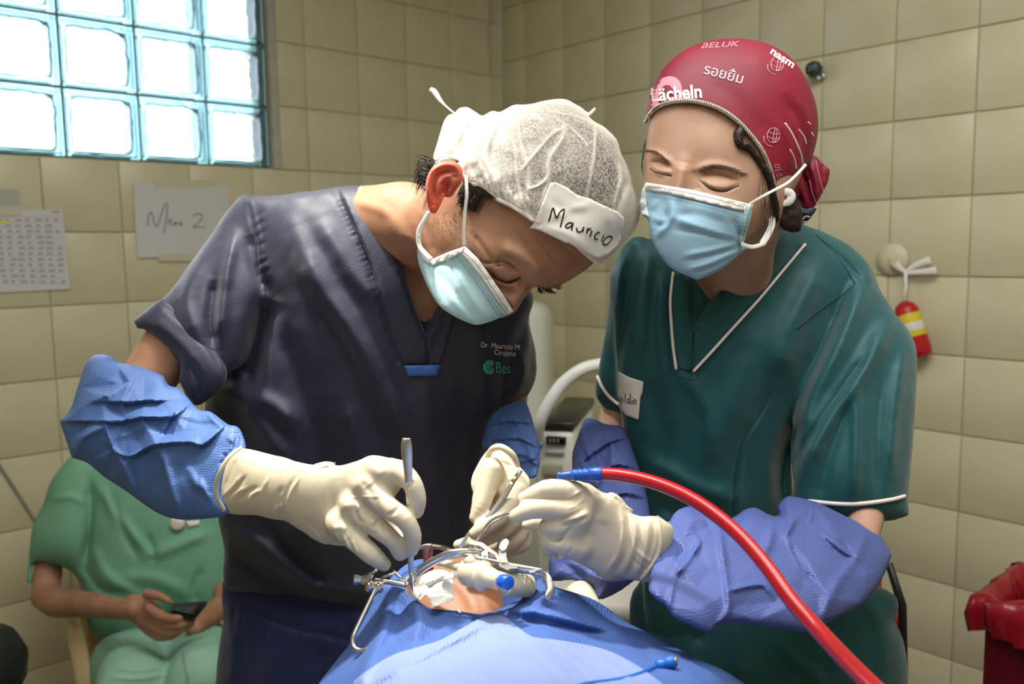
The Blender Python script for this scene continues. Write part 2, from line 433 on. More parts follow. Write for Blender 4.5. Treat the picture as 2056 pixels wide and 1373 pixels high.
def strokes(L, U, V):
    """each stroke: (points, width px, height mm[, kind]); kind 'g' ridge, 's' step high on the right of its direction (dir. of travel, image y down)"""
    H = np.zeros(U.shape)
    for st in L:
        pts, wd, hm = st[:3]; kind = st[3] if len(st) > 3 else 'g'
        pl = crspline(pts, 4) if len(pts) > 2 else np.asarray(pts, float)
        m = (U > pl[:, 0].min()-4*wd) & (U < pl[:, 0].max()+4*wd) & (V > pl[:, 1].min()-4*wd) & (V < pl[:, 1].max()+4*wd)
        if not m.any(): continue
        d, sd, fr = segdist(U[m], V[m], pl)
        tp = np.clip(np.minimum(fr, 1-fr)*6, 0, 1)*.7+.3 if kind[-1] != 'f' else 1
        if kind[0] == 'g': h = np.exp(-(d/wd)**2)
        else:
            x = d*sd; h = np.where(x > 0, np.exp(-(x/wd)), np.clip(1+x/(wd*.12), 0, 1))
        H[m] += hm*.001*h*tp
    return H
def blobs(L, U, V):
    """(u, v, half length px, half width px, angle, mm[, power]) soft mounds"""
    H = np.zeros(U.shape)
    for b in L:
        u, v, a, c, g, h = b[:6]; g = math.radians(g); pw = b[6] if len(b) > 6 else 2
        x = ((U-u)*math.cos(g)+(V-v)*math.sin(g))/a; y = (-(U-u)*math.sin(g)+(V-v)*math.cos(g))/c
        H += h*.001*np.clip(1-x*x-y*y, 0, 1)**pw
    return H
def facet(pts, U, V, soft=0, edges=()):
    """piecewise flat crumple relief through (u,v,mm)"""
    c = np.array(pts, float)
    r = geometry.delaunay_2d_cdt([Vector(q[:2]) for q in c], list(edges), [], 0, 1e-4)
    vs_, fs, ov = r[0], r[2], r[3]; hv = [c[o[0], 2] if o else 0 for o in ov]
    H = np.zeros(U.shape); done = np.zeros(U.shape, bool)
    for f in fs:
        a, b, d = [vs_[i] for i in f[:3]]; ha, hb, hd = [hv[i] for i in f[:3]]
        den = (b.y-d.y)*(a.x-d.x)+(d.x-b.x)*(a.y-d.y)
        if abs(den) < 1e-9: continue
        l1 = ((b.y-d.y)*(U-d.x)+(d.x-b.x)*(V-d.y))/den; l2 = ((d.y-a.y)*(U-d.x)+(a.x-d.x)*(V-d.y))/den; l3 = 1-l1-l2
        m = (l1 >= -1e-6) & (l2 >= -1e-6) & (l3 >= -1e-6) & ~done
        H[m] = (l1*ha+l2*hb+l3*hd)[m]; done |= m
    return H*.001
def vnoise(p, scale, seed=0):
    """smooth value noise on (n,3) points, -1..1"""
    q = np.asarray(p)*scale+seed*17.3; i = np.floor(q).astype(np.int64); f = q-i; f = f*f*(3-2*f); o = 0
    for a in (0, 1):
        for b in (0, 1):
            for c in (0, 1):
                h = ((i[:, 0]+a)*374761393+(i[:, 1]+b)*668265263+(i[:, 2]+c)*2147483647+seed*9176) & 0xffffffff
                h = ((h ^ (h >> 13))*1274126177) & 0xffffffff; h = (h ^ (h >> 16)) & 0xffff
                o = o+(h/32767.5-1)*(f[:, 0] if a else 1-f[:, 0])*(f[:, 1] if b else 1-f[:, 1])*(f[:, 2] if c else 1-f[:, 2])
    return o
# ------------------------------------------------------------------ sheets lying on surfaces
def cast(bv, u, v, default):
    """depth where the sight line meets a surface (nearest of several)"""
    bvs = bv if isinstance(bv, (list, tuple)) else [bv]
    out = np.full(len(u), np.nan); tgt = P(u, v, np.ones(len(u)))
    for i in range(len(u)):
        d = Vector(tgt[i]-CAM).normalized(); best = None
        for b in bvs:
            h = b.ray_cast(Vector(CAM), d)
            if h[0] is not None and (best is None or h[3] < best[3]): best = h
        if best is not None: out[i] = PR(np.array(best[0]))[2]
    bad = np.isnan(out)
    if bad.any():
        if (~bad).any():
            g = np.where(~bad)[0]
            for i in np.where(bad)[0]:
                out[i] = out[g[np.argmin((u[g]-u[i])**2+(v[g]-v[i])**2)]]
        else: out[:] = default
    return out
def trimesh2(pts, step, smooth=0):
    pl = smooth_poly(pts, smooth) if smooth else np.array([q[:2] for q in pts], float)
    lo, hi = pl.min(0), pl.max(0)
    gu, gv = np.meshgrid(np.arange(lo[0]+step*.5, hi[0], step), np.arange(lo[1]+step*.5, hi[1], step), indexing='ij')
    D = sdf2(gu, gv, pl); k = D > step*.45
    # resample boundary
    B = []
    for i in range(len(pl)):
        a, b = pl[i], pl[(i+1) % len(pl)]; n = max(1, int(np.linalg.norm(b-a)/step))
        for t in range(n): B.append(a+(b-a)*t/n)
    B = np.array(B); allp = np.concatenate([B, np.stack([gu[k], gv[k]], 1)]); nb = len(B)
    r = geometry.delaunay_2d_cdt([Vector(q) for q in allp], [(i, (i+1) % nb) for i in range(nb)], [list(range(nb))], 1, 1e-5)
    return np.array([q[:] for q in r[0]]), [list(f) for f in r[2]], pl
def solid(front, fs, back):
    """closed sheet between two vertex layers; fs wound on the front layer"""
    n = len(front); ed = {}
    for f in fs:
        for i in range(len(f)):
            a, b = f[i], f[(i+1) % len(f)]
            if (b, a) in ed: del ed[(b, a)]
            else: ed[(a, b)] = 1
    Fs = [list(f) for f in fs]+[[i+n for i in f[::-1]] for f in fs]+[[b, a, a+n, b+n] for a, b in ed]
    return np.concatenate([front, back]), Fs
def sheet(pts, w, th=.001, step=6, smooth=0, relief=None):
    """closed thin sheet: w(u,v)-> depth function"""
    uv, fs, pl = trimesh2(pts, step, smooth); W = w(uv[:, 0], uv[:, 1])
    if relief is not None: W = W-relief(uv[:, 0], uv[:, 1])
    return solid(P(uv[:, 0], uv[:, 1], W), [f[::-1] for f in fs], P(uv[:, 0], uv[:, 1], W+th))
def patch(pts, bv, off=.001, th=.001, step=6, smooth=0, default=1, relief=None):
    return sheet(pts, lambda u, v: cast(bv, u, v, default)-off, th, step, smooth, relief)
def pillow(pts, d0, sc=1, tmax=None, th=.0012, step=6, smooth=4, relief=None):
    """open bulging shell with thickness over an outline"""
    pl = smooth_poly(pts, smooth) if smooth else np.array([q[:2] for q in pts], float)
    I = Inflate(pl); df = tps(d0)
    def w(u, v):
        t2, D = I.t2(u, v); d = df(u, v); t = np.sqrt(np.maximum(t2, 0))*d/F*sc
        if tmax: t = t*tmax/np.sqrt(t*t+tmax*tmax)
        return d-t
    return sheet([tuple(q) for q in pl], w, th, step, 0, relief)
def over(pts, bv, edge, sc, tmax, off=.003, th=.0012, step=5, smooth=3, relief=None, fix=()):
    """bulging sheet whose rim follows the surface below and which never sinks into it"""
    pl = smooth_poly(pts, smooth) if smooth else np.array([q[:2] for q in pts], float); I = Inflate(pl)
    e = np.array(edge, float); de = cast(bv, e[:, 0], e[:, 1], .9)-off
    ctrl = [(a[0], a[1], d) for a, d in zip(e, de)]+list(fix); df = tps(ctrl)
    def w(u, v):
        t2, D = I.t2(u, v); d = df(u, v); t = np.sqrt(np.maximum(t2, 0))*d/F*sc
        if tmax: t = t*tmax/np.sqrt(t*t+tmax*tmax)
        c = cast(bv, u, v, .9)-off; w0 = d-t
        return np.where(np.abs(c-w0) < .10, -smin(-w0, -c, 0) if False else np.minimum(w0, c), w0)
    return sheet([tuple(q) for q in pl], w, th, step, 0, relief)
def ribbon(pts, bv, wpx, off=.001, th=.0008, k=5, default=1, lift=0, dep=None):
    """flat strip following a pixel polyline on a surface"""
    p = crspline(np.array(pts, float), k) if len(pts) > 2 else crspline(np.array(pts, float), 8)
    T = np.gradient(p[:, :2], axis=0); T /= np.linalg.norm(T, axis=1)[:, None]+1e-9; N = np.stack([-T[:, 1], T[:, 0]], 1)
    wv = np.broadcast_to(np.asarray(wpx, float), (len(p),)) if p.shape[1] < 3 or dep else p[:, 2]
    rows = [p[:, :2]+N*(wv*s)[:, None] for s in (-.5, 0, .5)]
    m = len(p); uv = np.concatenate(rows)
    D = (p[:, 2] if dep else None)
    D = np.concatenate([D]*3) if dep else cast(bv, uv[:, 0], uv[:, 1], default)-off
    fs = []
    for r in (0, 1):
        for i in range(m-1): fs.append([r*m+i, r*m+i+1, (r+1)*m+i+1, (r+1)*m+i])
    return solid(P(uv[:, 0], uv[:, 1], D), fs, P(uv[:, 0], uv[:, 1], D+th))
def pen(pts, bv, rpx, off=.0004, k=5, n=6, default=1, flat=.35):
    """thin raised line (piping, thread, ink) on a surface"""
    p = crspline(np.array(pts, float)[:, :2], k) if len(pts) > 2 else np.array(pts, float)[:, :2]
    if len(pts) == 2: p = p[0]+(p[1]-p[0])*np.linspace(0, 1, 8)[:, None]
    D = cast(bv, p[:, 0], p[:, 1], default)-off
    return tubev(P(p[:, 0], p[:, 1], D), rpx*np.median(D)/F, n, flat, ref=VIEW)
def lettering(txt, org, ex, ey, bv, off=.0006, default=1, font=None, bold=0, shear=0, step=None):
    """text laid on a surface: org pixel, ex/ey pixel vectors per text-height unit"""
    cu = bpy.data.curves.new('t', 'FONT'); cu.body = txt; cu.size = 1; cu.resolution_u = 3; cu.offset = bold; cu.shear = shear
    o = bpy.data.objects.new('t', cu); COL.objects.link(o); dg = bpy.context.evaluated_depsgraph_get(); me = o.evaluated_get(dg).to_mesh()
    v = np.array([q.co[:2] for q in me.vertices]); fs = [list(f.vertices) for f in me.polygons]; o.evaluated_get(dg).to_mesh_clear()
    bpy.data.objects.remove(o); bpy.data.curves.remove(cu)
    uv = np.asarray(org)+np.outer(v[:, 0], ex)-np.outer(v[:, 1], ey)
    D = cast(bv, uv[:, 0], uv[:, 1], default)-off
    return P(uv[:, 0], uv[:, 1], D), fs
def place(name, vf, m, parent=None, smooth=True, **k):
    return put(name, mkmesh(name, vf[0], vf[1], m, smooth), parent, **k)
# ------------------------------------------------------------------ room
AL, AR = math.radians(48), math.radians(-42)
PL, PRW = np.array([-1.08, 2.44]), np.array([1.14, 2.08])
DL = np.array([math.sin(AL), math.cos(AL)]); DR = np.array([math.sin(AR), math.cos(AR)])
NL = np.array([DL[1], -DL[0]]); NR = np.array([-DR[1], DR[0]])      # into the room
if NL @ (np.array([0, 1.0])-PL) < 0: NL = -NL
if NR @ (np.array([0, 1.0])-PRW) < 0: NR = -NR
SL, SR = 1.425, 1.735
def wallpt(side, s, z, out=0.0):
    p0, d, n = (PL, DL, NL) if side == 'left' else (PRW, DR, NR)
    q = p0+d*s+n*out; return np.array([q[0], q[1], z])
def wallpix(side, u, v, out=0.0):
    """where the sight line of a pixel meets a wall plane -> (s, z)"""
    p0, d, n = (PL, DL, NL) if side == 'left' else (PRW, DR, NR)
    r = P(u, v, 1.0)-CAM; t = (n @ (p0+n*out-CAM[:2]))/(n @ r[:2]); X = CAM+r*t
    return float((X[:2]-p0) @ d), float(X[2])
def wallR(side):
    d, n = (DL, NL) if side == 'left' else (DR, NR)
    return np.array([[d[0], n[0], 0], [d[1], n[1], 0], [0, 0, 1]])
M_tile = mat('glazed_tile', 'D1CDAE', rough=.34, bump=.25, bscale=22, var=1, vscale=7, col2='C8C3A1', spec=.5, bdist=.004)
def tile_node(m):
    nt = m.node_tree; N = nt.nodes; L = nt.links; b = N['Principled BSDF']
    oi = N.new('ShaderNodeObjectInfo'); mr = N.new('ShaderNodeMapRange'); mr.inputs[3].default_value = .985; mr.inputs[4].default_value = 1.01
    L.new(oi.outputs['Random'], mr.inputs[0]); hs = N.new('ShaderNodeHueSaturation'); L.new(mr.outputs[0], hs.inputs['Value'])
    src = b.inputs['Base Color'].links[0].from_socket; L.new(src, hs.inputs['Color']); L.new(hs.outputs[0], b.inputs['Base Color'])
tile_node(M_tile)
M_grout = mat('grout', 'BDB898', rough=.9, bump=.3, bscale=90)
M_plain = mat('painted_plaster', 'D2CCB0', rough=.85, bump=.1, bscale=40)
M_floor = mat('floor_tile', '8F8A78', rough=.4, var=.3, vscale=5)
M_ceil = mat('white_ceiling', 'E6E4DC', rough=.9)
WT = .14; LEN = 4.6; HT = 2.75
T0L, T0R, TP = 1.3125, .770, .1975
WIN = (-.147-.1975*3, .447, 1.709, 1.709+.188*5)                   # window opening s0,s1,z0,z1
def slab(side, s0, s1, z0, z1, m, name, parent, depth=WT, out=0, smooth=False, **k):
    c = wallpt(side, (s0+s1)/2, (z0+z1)/2, out-depth/2)
    return place(name, boxv(c, (s1-s0, depth, z1-z0), wallR(side)), m, parent, smooth, **k)
def wall_mesh(side, rects, m, name, parent=None, **k):
    pr = [boxv(wallpt(side, (a+b)/2, (c+d)/2, -WT/2), (b-a, WT, d-c), wallR(side)) for a, b, c, d in rects]
    return place(name, join_parts(pr), m, parent, False, **k)
wl = wall_mesh('left', [(SL-LEN, WIN[0], 0, HT), (WIN[1], SL+WT, 0, HT), (WIN[0], WIN[1], 0, WIN[2]), (WIN[0], WIN[1], WIN[3], HT)], M_grout, 'wall_left', kind='structure')
wr = wall_mesh('right', [(SR-LEN, SR, 0, HT)], M_grout, 'wall_right', kind='structure')
# the two walls behind the photographer
for nm, side, s in (('wall_back', 'right', SR-LEN), ('wall_front', 'left', SL-LEN)):
    d, n = (DR, NR) if side == 'right' else (DL, NL)
    base = wallpt(side, s, HT/2, LEN/2)-np.array([d[0], d[1], 0])*WT/2
    place(nm, boxv(base, (WT, LEN+.3, HT), wallR(side)), M_plain, None, False, kind='structure')
cen = wallpt('left', SL-LEN/2, 0, LEN/2)
place('floor', boxv(cen+np.array([0, 0, -.05]), (LEN+.28, LEN+.28, .1), wallR('left')), M_floor, None, False, kind='structure')
place('ceiling', boxv(cen+np.array([0, 0, HT+.05]), (LEN+.28, LEN+.28, .1), wallR('left')), M_ceil, None, False, kind='structure')
def tile_mesh(w, h):
    V, Fs = boxv((0, 0, 0), (w, .008, h), None, .0016); return mkmesh('tile', V, Fs, M_tile, True)
tcache = {}
def lay(side, par, s0, s1, zoff, soff, smax, hole=None):
    k0 = math.floor((s0-soff)/TP); z = zoff-TP*math.floor(zoff/TP)
    while z < HT-.05:
        s = soff+k0*TP
        while s < smax-.02:
            a, b, c, d = s, min(s+TP, smax), z, min(z+TP, HT)
            boxes = [(a, b, c, d)]
            if hole:
                h0, h1, hz0, hz1 = hole
                if d > hz0+.02 and c < hz1-.02 and b > h0+.005 and a < h1-.005:
                    boxes = []
                    if b > h1+.015: boxes.append((h1, b, c, d))
                    if a < h0-.015: boxes.append((a, h0, c, d))
                    if c < hz0-.02: boxes.append((a, b, c, hz0))
            for a_, b_, c_, d_ in boxes:
                key = (round(b_-a_, 3), round(d_-c_, 3))
                if key not in tcache: tcache[key] = tile_mesh(b_-a_-.0028, d_-c_-.0028)
                o = put('tile', tcache[key]); R = wallR(side); q = wallpt(side, (a_+b_)/2, (c_+d_)/2, .0005+random.uniform(0, .0012))
                m = Matrix.Identity(4)
                for i in range(3):
                    for j in range(3): m[i][j] = R[i, j]
                    m[i][3] = q[i]
                o.parent = par; o.matrix_basis = m
            s += TP
        z += TP
lay('left', wl, -.62, SL, T0L, -.0195, SL, (WIN[0]-.005, WIN[1]+.028, WIN[2]-.002, WIN[3]))
lay('right', wr, -.2, SR, T0R, .0235, SR-.005)
# ------------------------------------------------------------------ glass block window
M_gface = mat('clear_block_glass', (.93, .97, 1, 1), rough=.22, trans=1, ior=1.22, bump=.35, bscale=24, bdist=.02)
M_gedge = mat('blue_block_edge', (.33, .62, .68, 1), rough=.25, trans=.75, ior=1.3)
M_mort = mat('mortar', '7E8A86', rough=.85, bump=.3, bscale=120)
win = thing('window_1', None, None, wallpt('left', (WIN[0]+WIN[1])/2, WIN[2], 0), kind='structure')
bw, bh = .1975, .188
mr = []
for i in range(5): mr.append(boxv(wallpt('left', WIN[1]-bw*i if i else WIN[1]-.003, (WIN[2]+WIN[3])/2, -.055), (.008, .07, WIN[3]-WIN[2]), wallR('left')))
for j in range(6): mr.append(boxv(wallpt('left', (WIN[0]+WIN[1])/2, WIN[2]+bh*j+(.004 if j == 0 else 0), -.0552), (WIN[1]-WIN[0], .07, .008), wallR('left')))
place('window_mortar', join_parts(mr), M_mort, win, False)
def glass_face(seed):
    """wavy pressed pane with an uneven rim; local x along the wall, y out, z up"""
    rng = np.random.default_rng(seed); n = 48; w, h = bw/2-.021, bh/2-.021
    t = np.linspace(0, 2*np.pi, n, endpoint=False); c, s = np.cos(t), np.sin(t); q = 8
    r = (np.abs(c)**q+np.abs(s)**q)**(-1/q); j = np.convolve(np.tile(rng.normal(0, 1, n), 3), np.ones(2)/2, 'same')[n:2*n]*.0022
    x = c*r*(w+j); z = s*r*(h+j); V = []
    for k, dy in ((1.07, .012), (1, .0), (.8, -.004+0*1), (.4, -.003)):
        V += [(x[i]*k, dy+rng.normal(0, .0012 if k < 1 else 0), z[i]*k) for i in range(n)]
    V += [(0, -.003, 0)]; Fs = []
    for a in range(3):
        for i in range(n): Fs.append([a*n+i, (a+1)*n+i, (a+1)*n+(i+1) % n, a*n+(i+1) % n])
    for i in range(n): Fs.append([3*n+i, 4*n, 3*n+(i+1) % n])
    V = np.array(V); B = V.copy(); B[:, 1] += .006
    return solid(V, Fs, B)
def block_edge():
    """hollow glass frame of one block: square ring 75 mm deep"""
    V = []; Fs = []
    prof = [(.0045, .002), (.009, -.003), (.022, .006), (.022, .066), (.009, .075), (.0045, .07)]
    for ins, y in prof:
        for sx, sz in ((-1, -1), (1, -1), (1, 1), (-1, 1)): V.append((sx*(bw/2-ins), y, sz*(bh/2-ins)))
    m = len(prof)
    for a in range(m):
        for i in range(4): Fs.append([a*4+i, a*4+(i+1) % 4, ((a+1) % m)*4+(i+1) % 4, ((a+1) % m)*4+i])
    return np.array(V), Fs
gf = [mkmesh('glass_face', *glass_face(k), M_gface) for k in range(5)]
ge = mkmesh('glass_block', *block_edge(), M_gedge, smooth=False)
for i in range(4):
    for j in range(5):
        R = wallR('left'); q = wallpt('left', WIN[1]-bw*(i+.5), WIN[2]+bh*(j+.5), -.014)
        m = Matrix.Identity(4); Rr = R @ np.diag([1, -1, 1])
        for a in range(3):
            for b in range(3): m[a][b] = Rr[a, b]
            m[a][3] = q[a]
        o = put('glass_block', ge, win); o.matrix_basis = parent_world(win) @ m if False else m
        f = put('glass_face', gf[(i*3+j*2) % 5], o); f.matrix_parent_inverse = Matrix.Identity(4)
        f2 = put('glass_face', gf[(i*2+j+1) % 5], o); f2.matrix_parent_inverse = Matrix.Identity(4); f2.location = (0, .064, 0)
M_wtrim = mat('grey_window_strip', 'B9B9AE', rough=.6, var=.2, vscale=30)
slab('left', WIN[1]+.002, WIN[1]+.026, WIN[2]+.0, HT-.02, M_wtrim, 'trim_1', None, .012, .008, kind='structure')
# ------------------------------------------------------------------ cloth, skin, metal
M_skinA = mat('tan_skin', 'AE8468', rough=.5, bump=.25, bscale=420, var=1, vscale=26, col2='9C6E54', sss=.12, spec=.4, bdist=.0006)
M_skinB = mat('warm_brown_skin', 'B4907A', rough=.48, bump=.15, bscale=420, var=1, vscale=22, col2='A8826A', sss=.12, spec=.4, bdist=.0005)
M_skinC = mat('seated_skin', 'A87F68', rough=.55, bump=.2, bscale=300, var=1, vscale=20, col2='93674F', sss=.1, spec=.35, bdist=.0006)
M_ear = mat('ear_painted_backlight', 'D0543F', rough=.45, bump=.15, bscale=300, sss=.55, spec=.4, bdist=.0006, var=1, vscale=40, col2='C9745E')  # red glow of light from behind the ear is put into the base colour
M_hair = mat('dark_hair', '2A2019', rough=.45, bump=.5, bscale=60, aniso=(1, 1, 14), spec=.35)
M_navy = mat('navy_scrub_cloth', '1A1C36', rough=.56, bump=.55, bscale=700, spec=.55, sheen=.2, bdist=.0006)
M_navy2 = mat('navy_trouser_cloth', '17204A', rough=.62, bump=.4, bscale=700, spec=.3, sheen=.15, bdist=.0006)
M_blue = mat('blue_nonwoven', '4D6CA6', rough=.5, bump=.6, bscale=420, bkind='voronoi', spec=.4, var=.12, vscale=14, bdist=.0009)
M_blue2 = mat('violet_blue_nonwoven', '505F9C', rough=.5, bump=.6, bscale=420, bkind='voronoi', spec=.4, var=.12, vscale=14, bdist=.0009)
M_cream = mat('latex_glove', 'D2C8B2', rough=.5, bump=.12, bscale=260, spec=.4, var=1, vscale=26, col2='C6B99E', sss=.08, sssr=(1, .8, .5), bdist=.0006)
M_roll = mat('latex_cuff_bead', 'DCD2AE', rough=.5)
M_mask = mat('pale_blue_mask', 'AFD3DA', rough=.7, bump=.35, bscale=700, bkind='voronoi', spec=.25, bdist=.0005, sss=.05, sssr=(1, 1, 1))
M_white = mat('white_nonwoven', 'E8E6E0', rough=.7, bump=.3, bscale=500, bkind='voronoi', spec=.25, bdist=.0005)
M_stitch = mat('grey_heat_seal', '55616B', rough=.8)
M_steel = mat('polished_steel', (.72, .70, .66, 1), rough=.24, metal=1)
M_steelb = mat('brushed_steel', (.60, .585, .555, 1), rough=.36, metal=1, bump=.2, bscale=300, bdist=.0003)
M_ink = mat('black_marker', '14131A', rough=.5)
M_paper = mat('cream_tape', 'E2DFD6', rough=.75, bump=.15, bscale=160, bdist=.0008)
M_teal = mat('teal_thread', '4FB7B0', rough=.6, bump=.5, bscale=900)
M_wthread = mat('white_thread', 'E9E7E4', rough=.65)
M_btab = mat('royal_blue_tab', '2E5FB0', rough=.5, bump=.3, bscale=900)
def cloth_noise(sf, a, sc, seed=0, lo=0):
    W = sf.world(); return sf.along(vnoise(W, sc, seed)*a)
def legs_px(x0, x1, y, zt, r=.075):
    """two leg chains in camera pixels from hip to floor"""
    out = []
    for x in (x0, x1):
        c = []
        for z, rr, dy in ((zt, r*1.15, 0), (zt*.55, r*.8, -.02), (.08, r*.55, .03), (.05, r*.6, -.08), (.045, r*.5, -.16)):
            q = PR(np.array([x, y+dy, z])); c.append((q[0], q[1], q[2], rr*F/q[2]))
        out.append(c)
    return out
# ------------------------------------------------------------------ surgeon
surgeon = thing('person', 'surgeon in navy scrubs and sheer white cap, bending over the patient', 'person', (-.12, 1.16, 0))
TORSO_D = [(560, 430, 1.07), (900, 500, 1.07), (480, 850, 1.12), (950, 850, 1.12), (560, 1250, 1.17), (850, 1250, 1.17)]
torso_pl = [(490, 398, 1), (600, 385), (690, 375), (735, 373), (800, 392), (900, 430), (1000, 500), (1068, 590), (1062, 640), (1066, 700), (1050, 790), (1005, 830), (985, 880), (970, 960), (960, 1060), (950, 1160), (930, 1250), (800, 1262), (712, 1246), (600, 1215), (500, 1192), (455, 1185), (446, 1150), (450, 1100), (436, 1030), (415, 900), (412, 810), (440, 700), (470, 560)]
vb = Vol(np.concatenate([np.arange(90, 840, 6), np.arange(840, 1300, 2.2)]), np.concatenate([np.arange(190, 660, 2.2), np.arange(660, 1300, 7), np.arange(1300, 2950, 24)]), (.76, 1.36, .006))
body_pl = [(505, 425, 1), (600, 402), (700, 390), (800, 402), (900, 440), (1000, 510), (1050, 600), (1045, 700), (1030, 790), (975, 860), (940, 960), (925, 1060), (915, 1250), (760, 1290), (490, 1260), (482, 1100), (468, 1000), (440, 860), (450, 700), (475, 560)]
vb.poly(body_pl, [(a, b, c+(.012 if b < 1000 else .045)) for a, b, c in TORSO_D], .50, .092, 0)
head_pl = [(862, 355), (892, 285), (940, 244), (1010, 228), (1110, 216), (1195, 262), (1238, 340), (1246, 430), (1196, 523), (1160, 553), (1118, 577), (1094, 582), (1072, 577), (1052, 600), (1030, 630), (985, 640), (930, 620), (880, 580), (850, 520), (840, 450)]
HEAD_D = .955
vb.chain([(770, 540, 1.10, 80), (815, 470, 1.05, 82), (880, 450, .985, 82), (930, 440, .97, 82)], .02)
vb.chain([(640, 470, 1.10, 62), (800, 430, 1.03, 58)], .03)
vb.poly(head_pl, HEAD_D, .80, .082, .014)
vb.chain([(520, 480, 1.09, 66), (370, 660, 1.05, 62), (275, 790, 1.02, 50), (235, 850, 1.0, 36), (330, 920, .955, 30), (480, 980, .895, 28), (600, 985, .83, 36), (700, 1000, .815, 30)], .02)
vb.chain([(985, 650, 1.12, 50), (1030, 780, 1.14, 30), (1036, 880, 1.08, 14), (1014, 925, .99, 14), (1003, 960, .92, 18), (1005, 990, .885, 24)], .02)
for c in legs_px(-.30, -.06, 1.21, .88): vb.chain(c, .03)
sb = vb.mesh(2)
WR = []
for k in range(7): WR.append(([(960+k*7, 520+k*3), (978+k*4, 528-k*2+4)], 2.6, -1.0))
WR += [([(1072, 470), (1110, 520), (1150, 556)], 3.5, -1.3), ([(1040, 470), (1080, 525), (1110, 566)], 3.5, -1.2), ([(1100, 460), (1150, 510), (1180, 530)], 3.5, -1.0),
       ([(984, 546), (1001, 561), (1022, 566), (1045, 556)], 3.4, -5.5), ([(992, 536), (1012, 533), (1036, 547)], 2.8, -1.8), ([(990, 528), (1013, 525), (1040, 542)], 3, -2.2), ([(998, 519), (1022, 517), (1050, 540)], 3, -1.6), ([(976, 540), (988, 552), (996, 566)], 3, -2.5), ([(985, 568), (1008, 580), (1036, 584)], 10, -4.5), ([(1068, 578), (1050, 600), (1030, 622)], 17, 7), ([(1000, 497), (1045, 515), (1092, 556)], 17, 4.5), ([(1046, 560), (1060, 572), (1072, 574)], 6, -3),
       ([(950, 470), (975, 505), (990, 530)], 5, -1.2), ([(780, 440), (800, 470), (845, 490)], 10, 1.2), ([(790, 520), (830, 560), (850, 600)], 9, -2), ([(845, 440), (860, 470), (870, 510)], 8, -1.5),
       ([(700, 400), (780, 430), (830, 500)], 12, 2), ([(1040, 560), (1052, 578), (1066, 580)], 5, -2)]
sb.push(blobs([(1016, 546, 48, 28, 27, -7), (1016, 544, 36, 17, 27, 7.5, .9), (962, 505, 60, 40, 60, 4), (900, 480, 60, 34, 70, 3)], sb.p[:, 0], sb.p[:, 1])); sb.push(1.6*strokes(WR, sb.p[:, 0], sb.p[:, 1]))
s_body = sb.obj('body', M_skinA, surgeon)
BV_S = sb.bvh()
# ear
ve = Vol((835, 950, 1.6), (300, 450, 1.6), (.82, .95, .0025))
ve.poly([(875, 329), (897, 321), (916, 325), (928, 337), (930, 352), (922, 365), (907, 379), (895, 392), (888, 406), (880, 422), (871, 431), (862, 424), (856, 400), (854, 370), (861, 345)], [(858, 380, .872), (925, 345, .884), (875, 428, .880)], .42, .008, 0)
ve.chain([(912, 362, .890, 13), (900, 385, .892, 12)], .006)
se = ve.mesh(2)
se.strokes([([(862, 405), (860, 372), (868, 344), (890, 331), (913, 333), (922, 348)], 4, 4.0), ([(872, 400), (871, 372), (880, 352), (898, 345), (912, 346)], 4, -4.0), ([(880, 395), (880, 370), (895, 356), (912, 352)], 4, 2.2),
            ([(892, 362), (896, 375), (890, 388), (886, 398)], 8, -8), ([(905, 352), (915, 356)], 4, -2.5), ([(898, 388), (905, 380)], 4, 2.5), ([(868, 415), (874, 424)], 7, 1.5)])
se.obj('ear', M_ear, s_body, label='right ear with its backlit red glow painted into the skin')
for L, r0, r1 in (([(984, 547), (1001, 561), (1022, 566), (1045, 557)], .8, 1.5), ([(990, 530), (1013, 526), (1040, 543)], .3, .5)):
    p = crspline(np.array(L, float), 6); D = cast([BV_S], p[:, 0], p[:, 1]+1, .9)-.0004
    place('eyelash_line', tubev(P(p[:, 0], p[:, 1]+1, D), np.linspace(r0, r1, len(p))*.9/F, 6, .4, ref=VIEW), mat('lash_dark', '23160F', rough=.6) if 'lash_dark' not in bpy.data.materials else bpy.data.materials['lash_dark'], s_body)
# stubble on jaw and temple
stb = []
for i in range(420):
    u0 = random.uniform(868, 960); v0 = random.uniform(425, 505)
    if (u0-868)*.5+430 > v0+10 and u0 > 935: continue
    d = float(cast([BV_S], np.array([u0]), np.array([v0]), .9)[0]); a = P(u0, v0, d-.0002); b = P(u0-1.2, v0+2.2, d-.0007); stb.append(tubev([a, b], [.00016, .00006], 3))
place('stubble', join_parts(stb), M_hair, s_body, kind='stuff')
